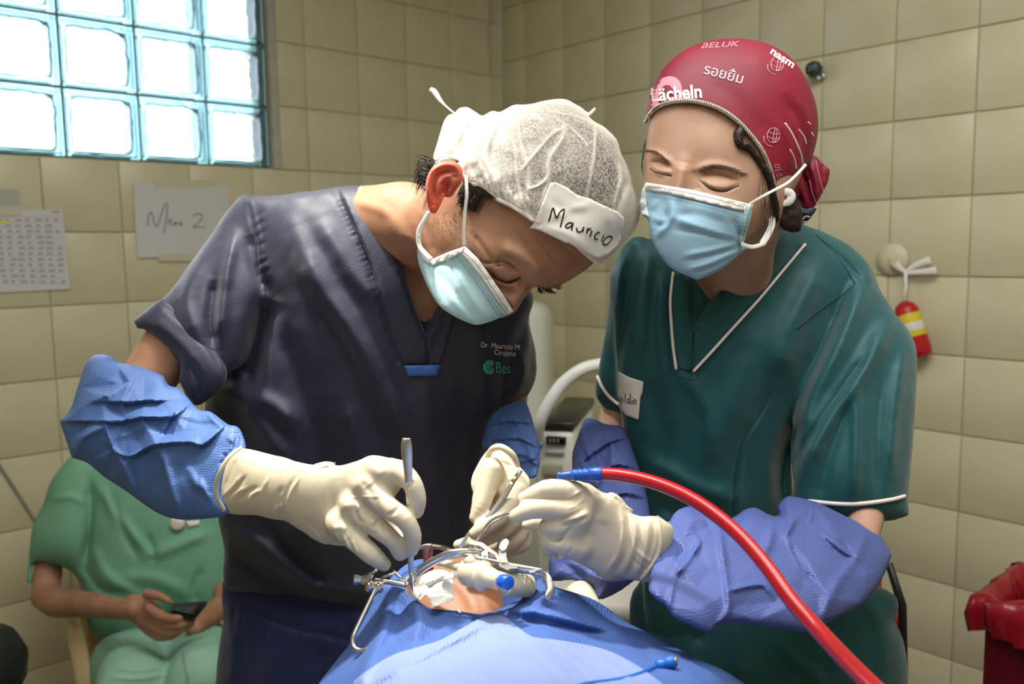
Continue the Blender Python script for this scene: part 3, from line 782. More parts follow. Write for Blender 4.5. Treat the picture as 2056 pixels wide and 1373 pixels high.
# hair: skull cap under the sheer cloth, side burn, nape
vh = Vol((830, 1270, 4), (195, 560, 4), (.82, 1.09, .006))
vh.poly(head_pl, HEAD_D, .89, .0905, 0)
vh.cut([(800, 600), (800, 395), (866, 395), (880, 352), (905, 330), (925, 345), (930, 372), (925, 400), (945, 425), (958, 425), (966, 396), (1000, 402), (1062, 432), (1130, 462), (1200, 480), (1290, 470), (1290, 700), (900, 700)], .7, 1.2, 2, 0)
sh = vh.mesh(2)
cloth_noise(sh, .0012, 140, 3)
s_hair = sh.obj('hair', M_hair, surgeon)
BV_SH = sh.bvh()
hp = []
for i in range(150):
    t = random.random(); u0 = 866+random.uniform(-8, 8)-6*t; v0 = 322+58*t+random.uniform(-6, 6)
    a = random.uniform(-.6, .5); L = random.uniform(18, 34); d = .935+random.uniform(-.02, .025)
    hp.append(tube_px([(u0, v0, d, .8), (u0-L*.5*math.cos(a)-3, v0-6+L*.3*math.sin(a), d+.004, .7), (u0-L*math.cos(a)*.8-4, v0+L*(.1+.7*t)*1.0-8, d+.008, .25)], 3, 4))
for i in range(130):
    t = random.random(); u0 = 925+70*t*random.random()+random.uniform(-4, 6); v0 = 365+random.uniform(0, 28)+18*t; d = float(cast([BV_SH, BV_S], np.array([u0]), np.array([v0]), .9)[0])-.001
    L = random.uniform(14, 30)
    hp.append(tube_px([(u0, v0, d, .7), (u0+random.uniform(-5, 4)-3, v0+L*.5, d-.001, .6), (u0-6+random.uniform(-8, 8), v0+L, d, .2)], 3, 4))
for i in range(60):
    u0 = 1078+random.uniform(0, 48); v0 = 575+random.uniform(-3, 5)+(4 if u0 < 1110 else -2); d = .945+random.uniform(-.02, .015)
    hp.append(tube_px([(u0, v0, d, .7), (u0+3, v0+4, d, .6), (u0+8+random.uniform(-3, 4), v0+7+random.uniform(-3, 3), d, .2)], 3, 4))
place('hair_strands', join_parts(hp), M_hair, s_hair, kind='stuff')
# scrub top
vt = Vol((240, 1110, 4.2), (352, 1300, 4.2), (.90, 1.36, .006))
vt.poly(torso_pl, TORSO_D, .60, .120, 0)
slv = [(490, 397), (455, 422), (424, 468), (386, 524), (345, 580), (322, 604), (300, 640), (320, 690), (362, 735), (400, 780), (432, 775), (458, 750), (490, 720), (525, 640), (560, 560), (570, 470), (540, 410)]
vt.poly(slv, [(500, 440, 1.08), (360, 680, 1.03)], .85, .082, .012)
vt.poly([(1000, 540), (1060, 590), (1062, 650), (1075, 700), (1079, 750), (1062, 785), (1030, 805), (1000, 812), (975, 760), (965, 640)], 1.13, .85, .07, .015)
vt.cut([(733, 366), (775, 440), (805, 530), (832, 610), (853, 668), (866, 640), (885, 600), (930, 540), (1010, 500), (930, 420), (830, 380), (760, 350)], .85, [(733, 380, 1.11), (853, 660, 1.03), (960, 540, 1.08)], 2, 0)
st = vt.mesh(2)
TF = [([(585, 460), (640, 570), (720, 690), (780, 800), (830, 900)], 30, 11), ([(480, 800), (520, 850), (580, 930)], 20, 6), ([(640, 440), (700, 540), (760, 610)], 22, 5), ([(545, 600), (520, 690), (500, 780)], 24, -10), ([(500, 470), (515, 540), (548, 590)], 14, -5),
      ([(560, 640), (600, 760), (640, 900), (660, 1000)], 26, -7), ([(690, 800), (720, 900), (720, 1000)], 22, 5), ([(640, 620), (690, 700), (710, 760)], 12, -4), ([(420, 780), (520, 800), (600, 860)], 22, 7),
      ([(850, 760), (860, 860), (880, 960)], 26, 5), ([(930, 780), (940, 880), (930, 980)], 26, -4), ([(760, 930), (700, 1000), (560, 1080)], 24, 6), ([(470, 1060), (540, 1110), (620, 1170), (720, 1190)], 16, 8), ([(540, 1060), (600, 1120), (660, 1180)], 14, -7),
      ([(460, 1110), (520, 1150), (600, 1200)], 14, -5), ([(435, 560), (425, 640), (432, 700)], 14, -7), ([(470, 470), (448, 580), (440, 680)], 14, 6), ([(405, 520), (372, 600), (400, 680)], 14, 3), ([(495, 400), (512, 470), (520, 560), (522, 640), (500, 720)], 4, -2.2), ([(500, 400), (518, 470), (527, 560), (530, 640)], 5, 1.6),
      ([(900, 640), (870, 700), (850, 740)], 8, -3), ([(975, 640), (960, 720), (985, 800)], 20, 5), ([(1062, 640), (1030, 720), (1010, 790)], 14, -6), ([(1045, 700), (1055, 760), (1030, 800)], 10, 4)]
seam1 = crspline(np.array([(672, 378), (700, 440), (735, 520), (760, 600), (782, 670), (803, 728)]), 8)
TF.append((seam1.tolist(), 4, -2.0)); TF.append(((seam1+[8, -3]).tolist(), 5, 1.4)); 
for i in range(1, len(seam1)-1, 1):
    a = seam1[i]; TF.append(([(a[0]-9, a[1]+6+random.uniform(-2, 2)), (a[0]+5, a[1]-1)], 3.2, -1.6*random.uniform(.5, 1.3)))
for t in np.linspace(.15, .8, 9):
    a = np.array([500+24*t, 405+230*t]); TF.append(([(a[0]+4, a[1]), (a[0]+26, a[1]-8+random.uniform(-8, 8))], 4, -1.8*random.uniform(.4, 1.3)))
st.push(1.75*strokes(TF[:25], st.p[:, 0], st.p[:, 1])); st.strokes(TF[25:]); cloth_noise(st, .0014, 22, 5); cloth_noise(st, .0006, 65, 6)
s_top = st.obj('scrub_top', M_navy, surgeon)
BV_ST = st.bvh()
place('collar_band', patch([(733, 372), (775, 440), (805, 530), (832, 610), (852, 668), (856, 700), (860, 728), (806, 728), (790, 690), (768, 610), (744, 528), (708, 440), (678, 378)], BV_ST, .0028, .003, 8), M_navy, s_top)
place('collar_band', patch([(853, 680), (866, 640), (885, 600), (920, 600), (905, 660), (885, 732), (862, 732)], BV_ST, .0022, .002, 8, default=1.02), M_navy, s_top)
place('stitching', pen([(x+10, y-4) for x, y in seam1[::3]], BV_ST, 1.0, .003), mat('navy_thread', '3D3F55', rough=.7), s_top)
place('stitching', pen([(492, 400), (507, 450), (520, 540), (523, 620), (508, 700)], BV_ST, .9, .0006), bpy.data.materials['navy_thread'], s_top)
place('tab', patch([(811, 734), (885, 732), (878, 754), (819, 755)], BV_ST, .0036, .0015, 6), M_btab, s_top, label='royal blue tab at the neck point')
# rolled cuff
vc = Vol((255, 470, 3), (585, 830, 3), (.93, 1.14, .005))
vc.poly([(322, 600), (292, 622), (266, 644, 1), (277, 668, 1), (294, 668), (330, 695), (361, 724), (357, 765), (372, 795), (392, 815), (412, 808), (440, 785), (455, 760), (452, 730), (428, 688), (385, 645), (345, 608)], [(290, 640, 1.02), (420, 760, 1.01)], 1.0, .095, 0)
vc.cut([(270, 662), (294, 664), (330, 691), (362, 722), (359, 765), (375, 800), (330, 830), (250, 740), (250, 680)], 1.0, 1.06, 2, 0)
cf = vc.mesh(2)
cf.strokes([([(326, 612), (380, 655), (425, 705), (446, 750)], 6, -3), ([(300, 640), (360, 690), (395, 740)], 14, 4), ([(375, 720), (400, 770), (400, 805)], 8, -5)]); cloth_noise(cf, .001, 40, 2)
cf.obj('rolled_cuff', M_navy, s_top)
# embroidery
place('lettering', lettering('Dr. Mauricio M', (965, 697), (12.6, .9), (-.3, 15.5), BV_ST, .0012, 1.05, bold=0), M_wthread, s_top, False)
place('lettering', lettering('Cirujano', (992, 712), (12.4, .9), (-.3, 15), BV_ST, .0012, 1.05, bold=0), M_wthread, s_top, False)
place('lettering', lettering('Bes', (994, 748), (22, 1.0), (-.3, 31), BV_ST, .0012, 1.05), M_teal, s_top, False)
ic = [(990, 724), (983, 722), (975, 726), (970, 733), (970, 742), (976, 749), (985, 752), (991, 749), (992, 741), (986, 736), (992, 731)]
place('emblem', patch(ic, BV_ST, .0012, .001, 3), M_teal, s_top)
place('emblem', join_parts([pen([(988, 738), (988+15*math.cos(a), 737+13*math.sin(a))], BV_ST, .8, .0016) for a in np.linspace(1.7, 4.6, 9)]), mat('dark_teal_thread', '2D8480', rough=.7), s_top)
# trousers with gathered waist
vtr = Vol((380, 1130, 6), np.concatenate([np.arange(1090, 1420, 6), np.arange(1420, 2900, 26)]), (.98, 1.42, .008))
vtr.poly([(456, 1150), (600, 1120), (760, 1120), (900, 1140), (940, 1290), (960, 1400), (1000, 1560), (900, 1640), (720, 1660), (560, 1640), (430, 1560), (428, 1440), (438, 1330), (447, 1250)], 1.19, .62, .135, 0)
for c in legs_px(-.30, -.06, 1.21, .86): vtr.chain([(a, b, d, r*1.35) for a, b, d, r in c[:3]], .04)
str_ = vtr.mesh(2)
TT = [([(x, 1195+.12*(x-450)+random.uniform(0, 6)), (x+random.uniform(-6, 10), 1235+.16*(x-450)), (x+random.uniform(-20, 16), 1300)], 5, 3.4*random.uniform(.4, 1)) for x in range(465, 960, 15)]
TT += [([(490, 1215), (560, 1250), (640, 1272), (740, 1290), (860, 1300)], 5, -4), ([(560, 1280), (540, 1373), (560, 1500)], 22, 7), ([(640, 1300), (660, 1400)], 16, -8), ([(470, 1260), (462, 1373)], 12, 6), ([(720, 1300), (700, 1373), (690, 1480)], 20, 7)]
str_.strokes(TT); cloth_noise(str_, .002, 18, 8)
s_tr = str_.obj('trousers', M_navy2, surgeon)
bv_tr = str_.bvh()
place('stitching', join_parts([pen([(490+i*9, 1216+i*4.0-.02*i*i*2), (497+i*9, 1219+i*4.0-.02*i*i*2)], bv_tr, .8, .001) for i in range(26)]), bpy.data.materials['navy_thread'], s_tr)
# ------------------------------------------------------------------ surgeon: cap, mask, sleeves, gloves
def sheer(name, col, a_lo, a_hi):
    m = bpy.data.materials.new(name); m.use_nodes = True; nt = m.node_tree; N = nt.nodes; L = nt.links
    b = N['Principled BSDF']; b.inputs['Base Color'].default_value = hexc(col); b.inputs['Roughness'].default_value = .7; b.inputs['Specular IOR Level'].default_value = .2
    out = N['Material Output']; tr = N.new('ShaderNodeBsdfTransparent'); tl = N.new('ShaderNodeBsdfTranslucent'); tl.inputs[0].default_value = hexc(col)
    m1 = N.new('ShaderNodeMixShader'); m1.inputs[0].default_value = .3; L.new(b.outputs[0], m1.inputs[1]); L.new(tl.outputs[0], m1.inputs[2])
    at = N.new('ShaderNodeAttribute'); at.attribute_name = 'layers'
    tc = N.new('ShaderNodeTexCoord'); nz = N.new('ShaderNodeTexNoise'); nz.inputs['Scale'].default_value = 420; nz.inputs['Detail'].default_value = 3; L.new(tc.outputs['Object'], nz.inputs['Vector'])
    mr = N.new('ShaderNodeMapRange'); mr.inputs[1].default_value = .35; mr.inputs[2].default_value = .65; mr.inputs[3].default_value = -.22; mr.inputs[4].default_value = .22; L.new(nz.outputs['Fac'], mr.inputs[0])
    ml = N.new('ShaderNodeMapRange'); ml.inputs[3].default_value = a_lo; ml.inputs[4].default_value = a_hi; L.new(at.outputs['Fac'], ml.inputs[0])
    iv = N.new('ShaderNodeMath'); iv.operation = 'SUBTRACT'; iv.inputs[0].default_value = 1.1; L.new(at.outputs['Fac'], iv.inputs[1])
    mu = N.new('ShaderNodeMath'); mu.operation = 'MULTIPLY'; L.new(mr.outputs[0], mu.inputs[0]); L.new(iv.outputs[0], mu.inputs[1])
    ad = N.new('ShaderNodeMath'); ad.operation = 'ADD'; ad.use_clamp = True; L.new(ml.outputs[0], ad.inputs[0]); L.new(mu.outputs[0], ad.inputs[1])
    m2 = N.new('ShaderNodeMixShader'); L.new(ad.outputs[0], m2.inputs[0]); L.new(tr.outputs[0], m2.inputs[1]); L.new(m1.outputs[0], m2.inputs[2]); L.new(m2.outputs[0], out.inputs[0])
    bp = N.new('ShaderNodeBump'); bp.inputs['Strength'].default_value = .3; bp.inputs['Distance'].default_value = .0006; L.new(nz.outputs['Fac'], bp.inputs['Height']); L.new(bp.outputs[0], b.inputs['Normal'])
    return m
M_cap = sheer('sheer_white_cap', 'EFEADF', .32, .97)
def set_layers(o, val):
    a = o.data.attributes.new('layers', 'FLOAT', 'POINT'); a.data.foreach_set('value', np.ascontiguousarray(np.clip(val, 0, 1), np.float32))
cap_pl = [(876, 327, 1), (871, 316), (878, 297), (883, 272), (892, 244), (903, 230), (912, 229), (922, 217), (938, 214), (952, 225), (967, 234), (981, 224), (992, 220), (1003, 223), (1018, 214), (1036, 208), (1055, 209), (1091, 202), (1131, 199), (1154, 208), (1173, 221), (1191, 241), (1215, 256), (1238, 279), (1250, 307), (1264, 345), (1276, 386), (1281, 430), (1270, 462), (1241, 492), (1221, 517), (1207, 528), (1192, 525, 1), (1150, 492), (1105, 468), (1069, 441), (1050, 428), (1024, 412), (995, 398), (971, 379), (955, 371), (938, 364), (929, 345), (920, 325), (898, 319)]
vp = Vol((850, 1300, 2.6), (185, 545, 2.6), (.80, 1.13, .005))
cap_full = cap_pl[:32]+[(1207, 540), (1160, 575), (1100, 600), (1030, 640), (930, 640), (850, 560), (830, 440), (850, 360)]
vp.poly(cap_full, HEAD_D, .95, .099, 0, smooth=3)
vp.cut([(800, 327), (876, 327), (898, 320), (920, 325), (929, 345), (938, 364), (955, 371), (971, 379), (995, 398), (1024, 412), (1050, 428), (1069, 441), (1105, 468), (1150, 492), (1192, 525), (1210, 531), (1230, 600), (1230, 700), (800, 700)], .7, 1.25, 0, .0015)
scp = vp.mesh(2)
FOLD = [([(1043, 212), (1041, 260), (1052, 310), (1062, 350), (1060, 425)], 6, 2.6), ([(1048, 340), (1085, 295), (1110, 268), (1135, 254)], 4, 2.2), ([(1136, 254), (1128, 280), (1108, 310), (1101, 335), (1100, 362), (1090, 410)], 6, 3.0), ([(1136, 256), (1134, 300), (1129, 372)], 2, -1.5),
        ([(1195, 248), (1194, 300), (1187, 350), (1178, 395)], 3, 2.5), ([(1100, 222), (1150, 232), (1195, 247)], 3, 1.5), ([(1120, 240), (1150, 260), (1180, 290)], 2.5, 1.2), ([(1243, 330), (1246, 360), (1232, 420)], 4, 3.2), ([(1237, 300), (1250, 360)], 3, -2),
        ([(985, 260), (975, 310), (985, 340), (1005, 380)], 9, 3.4), ([(967, 240), (955, 290), (940, 340)], 12, 4), ([(1010, 240), (990, 290), (990, 320)], 6, -3), ([(965, 330), (985, 375)], 4, 2.5), ([(1000, 345), (1015, 400)], 4, 2.5), ([(1035, 300), (1040, 360), (1050, 420)], 4, 2.4),
        ([(1060, 380), (1085, 370), (1100, 355)], 4, 2.6), ([(1045, 370), (1065, 400)], 3, -2), ([(925, 250), (905, 290), (900, 310)], 12, 4), ([(950, 235), (930, 280), (925, 310)], 6, -3), ([(890, 250), (910, 240), (950, 250)], 5, 2), ([(945, 290), (935, 320), (930, 345)], 5, 3),
        ([(1085, 205), (1070, 230), (1090, 240)], 6, 1.5), ([(1260, 380), (1240, 440), (1205, 480)], 8, 3), ([(1275, 410), (1250, 470), (1210, 520)], 6, -2)]
for i in range(26):
    t = i/25; u = 950+115*t; v = 372+62*t
    FOLD.append(([(u, v-2), (u-6+random.uniform(-6, 6), v-22-18*random.random())], 2.6, 1.6*random.choice((-1, 1, 1))))
scp.strokes(FOLD); cloth_noise(scp, .0028, 30, 11); cloth_noise(scp, .0010, 75, 12)
o_cap = scp.obj('surgical_cap', M_cap, surgeon, label='sheer white bouffant cap')
U_, V_ = scp.p[:, 0], scp.p[:, 1]
lay_ = np.zeros(len(U_))
for f in FOLD:
    if f[2] > 0:
        pl = crspline(np.array(f[0], float), 4) if len(f[0]) > 2 else np.array(f[0], float); d, sd, fr = segdist(U_, V_, pl); lay_ = np.maximum(lay_, (.62 if f[1] < 8 else .8)*np.exp(-(d/(f[1]*1.15))**2))
lay_ = np.maximum(lay_, np.clip((1010-U_)/110, 0, 1)*.85)                    # gathered, many layers at the back
Dc = sdf2(U_[None], V_[None], smooth_poly(cap_pl, 3))[0]; lay_ = np.maximum(lay_, .75*np.clip(1-Dc/16, 0, 1))
rg = facet([(860, 180, 500), (1040, 200, 520), (1060, 420, 260), (1130, 200, 330), (1120, 330, 120), (1200, 280, 110), (1180, 400, 20), (1240, 350, 10), (1290, 300, 120), (1290, 470, 430), (1200, 540, 500), (950, 420, 400), (1190, 190, 300)], U_, V_)
lay_ = np.clip(np.maximum(lay_, rg)+.10*vnoise(scp.world(), 45, 4), 0, 1)
set_layers(o_cap, lay_)
BV_CAP = scp.bvh()
brim = [(876, 327), (898, 319), (920, 325), (929, 345), (938, 364), (955, 371), (971, 379), (995, 398), (1024, 412), (1050, 428), (1072, 443)]
place('elastic_brim', pen(brim, [BV_CAP, BV_S], 4, .0005, 4, 8, flat=.5), M_white, o_cap)
tie = [(913, 228, .955, 2), (895, 213, .957, 2.2), (883, 200, .958, 4.5), (872, 184, .96, 6), (863, 179, .96, 4)]
place('tie_end', tube_px(tie, 5, 10, .3, VIEW), M_white, o_cap)
place('tie_end', sheet([(1168, 219), (1182, 226), (1193, 216), (1196, 217), (1195, 222), (1186, 232), (1176, 234)], lambda u, v: np.full(len(u), .965), .0015, 4), M_white, o_cap)
# name tag of tape on the cap
tag_pl = [(1105, 367), (1116, 366), (1138, 376), (1158, 391), (1185, 399), (1213, 413), (1240, 425), (1253, 437), (1252, 456), (1246, 465), (1247, 482), (1240, 494), (1222, 510), (1207, 517), (1200, 519), (1187, 514), (1172, 505), (1158, 497), (1143, 488), (1137, 488), (1120, 480), (1095, 468), (1080, 461), (1066, 458), (1062, 460), (1072, 448), (1082, 425), (1092, 400)]
_tp = np.array([(1110, 380), (1150, 400), (1200, 425), (1235, 440), (1105, 415), (1150, 440), (1195, 465), (1230, 480), (1080, 452), (1110, 464), (1150, 484), (1195, 508)], float)
_td = cast([BV_CAP], _tp[:, 0], _tp[:, 1]-4, .86)
TAGF = tps([(a[0], a[1], d-.004) for a, d in zip(_tp, _td)])
def tagw(u, v):
    return TAGF(u, v)
o_tag = place('name_tag', sheet(tag_pl, tagw, .0012, 5, 0, lambda u, v: strokes([([(1100, 440), (1150, 420), (1190, 410)], 9, 1.4), ([(1105, 400), (1130, 420), (1170, 430)], 8, -1.2), ([(1090, 455), (1140, 470), (1180, 500)], 7, 1.2), ([(1220, 430), (1230, 460), (1215, 500)], 8, 1.3)], u, v)), M_paper, surgeon, label='torn white tape with handwritten first name')
BV_TAG = bvh_of([v.co[:] for v in o_tag.data.vertices], [p.vertices[:] for p in o_tag.data.polygons])
z4 = lambda L: [(980+x/4.578, 360+y/4.578) for x, y in L]
inkS = [z4([(557, 388), (575, 330), (598, 262), (628, 355), (660, 300), (700, 276), (685, 360), (664, 440)]), z4([(775, 400), (740, 400), (712, 430), (730, 447), (765, 425), (782, 402), (772, 440), (768, 470)]), z4([(815, 445), (820, 478), (850, 480), (872, 460), (880, 435), (870, 480)]),
        z4([(905, 500), (915, 450), (925, 465), (945, 445)]), z4([(955, 470), (945, 500), (935, 528)]), z4([(1028, 490), (1000, 490), (980, 520), (985, 550), (1010, 548)]), z4([(1062, 510), (1050, 545), (1040, 570)]), z4([(1120, 520), (1080, 535), (1055, 585), (1080, 600), (1115, 575), (1138, 535), (1115, 518)])]
place('handwriting', join_parts([pen(s, BV_TAG, 1.7, .0004, 5, 6, flat=.2) for s in inkS]), M_ink, o_tag)
# mask
mpl = [(934, 494, 1), (960, 520), (985, 556), (1010, 592), (1031, 625, 1), (1008, 636), (983, 646), (955, 652), (922, 640), (896, 625), (879, 610), (864, 586), (851, 558), (841, 530), (838, 505), (842, 470), (849, 508), (866, 521), (900, 507)]
def ml(u0, v0, u1, v1, w, h): return ([(u0, v0), ((u0+u1)/2-3, (v0+v1)/2+3), (u1, v1)], w, h)
mrel = lambda u, v: strokes([ml(880, 560, 935, 630, 5, 1.6), ml(905, 570, 955, 640, 4, -1.5), ml(915, 540, 975, 635, 5, 1.8), ml(865, 540, 890, 615, 4, -1.2), ml(852, 525, 868, 580, 4, 1.5), ml(925, 520, 995, 630, 5, -1.2), ([(870, 530), (910, 560), (920, 590)], 10, 2)], u, v)
o_mask = place('face_mask', over(mpl, BV_S, [(930, 496), (905, 506), (960, 522), (985, 556), (1008, 592), (872, 522), (1022, 620)], .34, .03, .0035, .0012, 5, 3, mrel, [(840, 500, .90), (842, 540, .915), (955, 652, .915), (895, 622, .905)]), M_mask, surgeon, label='pale blue pleated face mask')
BV_MK = bvh_of([v.co[:] for v in o_mask.data.vertices], [p.vertices[:] for p in o_mask.data.polygons])
place('upper_edge', patch([(934, 494), (960, 519), (985, 555), (1010, 591), (1031, 625), (1020, 631), (996, 600), (968, 560), (940, 525), (918, 503)], BV_MK, .0013, .0008, 6), M_white, o_mask, label='white upper edge band')
place('side_edge', patch([(934, 494), (900, 506), (866, 521), (848, 508), (841, 478), (838, 500), (843, 517), (868, 534), (900, 522), (930, 506)], BV_MK, .0016, .0008, 6), M_white, o_mask, label='white side band')
def dashes(a, b, n, bv, r, par_, m=M_stitch, duty=.5, off=.0016):
    pr = []; a = np.array(a, float); 
    pts = crspline(np.array(b, float), 12) if isinstance(b, list) else None
    for i in range(n):
        if pts is not None:
            t0, t1 = i/n*(len(pts)-1), (i+duty)/n*(len(pts)-1); f = lambda t: pts[int(t)]+(pts[min(int(t)+1, len(pts)-1)]-pts[int(t)])*(t-int(t)); p, q = f(t0), f(t1)
        else: p, q = a+(np.array(b)-a)*i/n, a+(np.array(b)-a)*(i+duty)/n
        pr.append(('', p, q))
    allp = np.array([[p, (p+q)/2, q] for _, p, q in pr]).reshape(-1, 2); D = cast(bv, allp[:, 0], allp[:, 1], 1)-off; W = P(allp[:, 0], allp[:, 1], D).reshape(-1, 3, 3)
    return place('stitching', join_parts([tubev(w, r*np.median(D)/F, 4, .3, ref=VIEW) for w in W]), m, par_, kind='stuff')
dashes((0, 0), [(931, 505), (957, 531), (985, 572), (1012, 613), (1024, 629)], 42, BV_MK, .9, o_mask)
dashes((0, 0), [(920, 512), (945, 540), (972, 580), (1000, 622), (1010, 634)], 42, BV_MK, .8, o_mask)
dashes((0, 0), [(917, 516), (941, 544), (968, 584), (995, 625), (1004, 636)], 42, BV_MK, .8, o_mask)
# ear loops
loopA = [(936, 352, .878), (937, 390, .877), (933, 430, .882), (931, 465, .886), (932, 494, .890)]
loopB = [(862, 425, .893), (852, 442, .893), (841, 465, .894), (843, 495, .895), (866, 521, .886)]
for lp, w in ((loopA, [7]*25, ), (loopB, [10]*25)):
    p = crspline(np.array(lp), 6); place('ear_loop', tubev(P(p[:, 0], p[:, 1], p[:, 2]-.003), np.array(w[:len(p)])*.5*.9/F, 10, .3, ref=VIEW), M_white, o_mask)
# --- blue sleeve covers
c8 = lambda L: [(100+q[0]/3.71, 690+q[1]/3.71)+tuple(q[2:]) for q in L]
sv_pl = c8([(325, 85), (410, 78), (470, 100), (512, 140), (650, 150), (760, 200), (850, 240, 1), (890, 310), (960, 330), (1030, 400), (1110, 490), (1200, 505), (1330, 600), (1400, 615), (1440, 680), (1465, 790), (1400, 900), (1330, 1010), (1300, 1130), (1340, 1250), (1270, 1292), (1100, 1310), (970, 1312), (840, 1280), (720, 1210), (570, 1100), (400, 990), (280, 890), (160, 850, 1), (120, 720), (70, 575, 1), (150, 490), (200, 340), (265, 150)])
vs1 = Vol((105, 520, 2.8), (695, 1060, 2.8), (.76, 1.12, .005))
vs1.poly(sv_pl, [(150, 850, 1.00), (300, 760, 1.0), (300, 980, .95), (470, 960, .875)], .72, .072, 0)
ss1 = vs1.mesh(1)
fp = c8([(85, 572, 6), (240, 470, 12), (400, 395, 18), (480, 375, 18), (600, 285, 20), (850, 255, 8), (390, 440, 2), (540, 525, -8), (700, 455, -10), (850, 432, -8), (1000, 400, -6), (1060, 470, -2), (250, 700, 20), (420, 605, 24), (680, 542, 22), (890, 548, 10), (930, 500, 18), (1200, 512, 12),
         (300, 575, -8), (560, 565, -2), (180, 700, -4), (470, 765, 10), (580, 832, 4), (700, 790, 4), (850, 668, -2), (1000, 650, 0), (480, 800, 20), (600, 842, 14), (790, 748, 24), (1040, 733, 18), (1140, 748, 8), (1280, 625, 10), (1390, 625, 10), (1180, 640, 2), (1420, 700, 0), (1360, 780, -4),
         (520, 910, 14), (640, 1130, 2), (860, 900, 16), (900, 1050, 10), (1000, 920, 2), (1060, 1000, 8), (1140, 1072, 8), (1190, 1150, 4), (1280, 900, 2), (1250, 1250, 2), (950, 1290, 0), (720, 1190, 0), (700, 1000, 0), (330, 860, 6), (170, 840, 4), (130, 700, 2), (300, 200, 6), (360, 240, 12), (400, 120, 8), (500, 150, 4), (380, 320, 2), (480, 300, 4), (540, 290, -4), (700, 200, 4), (230, 330, 2), (420, 95, 6),
         (60, 560, 0), (1480, 800, 0), (1300, 1330, 0), (260, 60, 0), (900, 230, 0)])
fsel = lambda pts, mul=1.0: (lambda u, v: facet(pts, u, v)*mul)
h1 = facet(fp, ss1.p[:, 0], ss1.p[:, 1])*.5
ss1.push(h1); ss1.relax(1, .35)
ss1.strokes([(c8([(870, 425), (700, 425), (540, 432), (390, 432)]), 16, 11, 's'), (c8([(1000, 490), (900, 545), (680, 548), (560, 572), (300, 578), (85, 580)]), 20, 11, 's'), (c8([(1290, 625), (1140, 752), (1040, 735), (790, 750), (590, 842), (480, 795)]), 22, 11, 's'), (c8([(412, 600), (470, 770), (560, 930), (640, 1140)]), 5, 5), (c8([(935, 495), (880, 600), (845, 672)]), 10, 7, 's'), (c8([(800, 760), (860, 900), (900, 1060), (960, 1270)]), 9, 5), (c8([(1010, 900), (1090, 1040), (1150, 1075)]), 9, 5), (c8([(160, 840), (230, 700), (420, 600)]), 9, 6), (c8([(400, 1000), (470, 900), (480, 800)]), 12, -5), (c8([(1180, 510), (1230, 580), (1290, 620)]), 5, 4), (c8([(640, 1130), (700, 1200)]), 8, 3), (c8([(600, 290), (540, 420), (545, 520)]), 6, 4), (c8([(500, 700), (650, 640), (700, 560)]), 6, 2.5), (c8([(960, 560), (1100, 600), (1240, 600)]), 6, -3), (c8([(1330, 700), (1370, 740), (1340, 800)]), 4, 3), (c8([(1290, 820), (1310, 850), (1270, 900)]), 4, -3), (c8([(430, 130), (470, 125), (450, 160)]), 4, -3), (c8([(450, 280), (520, 290), (500, 330)]), 5, 3), (c8([(400, 380), (440, 400), (430, 430)]), 4, 3), (c8([(1370, 640), (1400, 700), (1360, 790)]), 5, -3), (c8([(1120, 1000), (1140, 1070), (1190, 1160)]), 5, 3)])
ss1.obj('sleeve_cover', M_blue, surgeon)
# far sleeve, on the arm behind the instruments
vs2 = Vol((960, 1100, 3), (790, 960, 3), (.86, 1.2, .005))
vs2.poly([(1055, 800, 1), (1066, 830), (1074, 860), (1084, 905), (1083, 940), (1070, 965), (1045, 965), (1036, 930), (1000, 905), (968, 900), (972, 870), (985, 835), (1010, 815)], [(1000, 860, 1.05), (1060, 930, .98)], .8, .055, 0)
ss2 = vs2.mesh(1)
ss2.push(facet([(1055, 805, 0), (1010, 830, 8), (1040, 850, -2), (1065, 850, 8), (1000, 870, -2), (1020, 890, 8), (1060, 890, -4), (1075, 920, 8), (1045, 930, 4), (975, 880, 4), (1000, 850, 0), (1085, 900, 0), (985, 900, -2), (1070, 870, -2)], ss2.p[:, 0], ss2.p[:, 1])*.8)
ss2.strokes([([(1070, 850), (1030, 845), (990, 850)], 10, 8, 's'), ([(1082, 900), (1040, 880), (985, 885)], 10, 8, 's'), ([(1020, 815), (1045, 860), (1075, 930)], 7, 5), ([(1078, 935), (1055, 915), (1030, 915)], 8, 6, 's')])
ss2.obj('sleeve_cover', M_blue, surgeon)
# --- gloved right hand with forceps
c3 = lambda L: [(420+q[0]/4.04, 840+q[1]/4.04)+tuple(q[2:]) for q in L]
vg = Vol((420, 870, 2.1), (880, 1160, 2.1), (.72, .98, .0032))
vg.poly(c3([(240, 242), (400, 268), (560, 305), (700, 350), (790, 385), (860, 398), (960, 395), (960, 560), (960, 800), (940, 950), (860, 950), (720, 880), (620, 830), (520, 815), (380, 790), (250, 780), (140, 765), (70, 700), (45, 590), (90, 430), (160, 300)]), [(450, 960, .878), (640, 985, .822)], .92, .055, 0)
vg.poly([(606, 952), (645, 950), (680, 938), (715, 925), (752, 919), (785, 932), (806, 948), (806, 975), (790, 1000), (775, 1022), (758, 1050), (738, 1075), (705, 1094), (672, 1090), (632, 1050), (600, 1025), (590, 985)], [(620, 990, .82), (740, 950, .80), (700, 1070, .81)], .55, .021, .014)
vg.chain([(752, 950, .795, 29), (800, 948, .785, 22), (826, 968, .778, 20), (838, 1000, .780, 18.5), (836, 1026, .787, 15)], .008, spline=3)
vg.chain([(735, 975, .792, 30), (775, 1015, .778, 23), (812, 1043, .772, 20), (828, 1074, .776, 18.5), (825, 1103, .784, 15.5)], .007, spline=3)
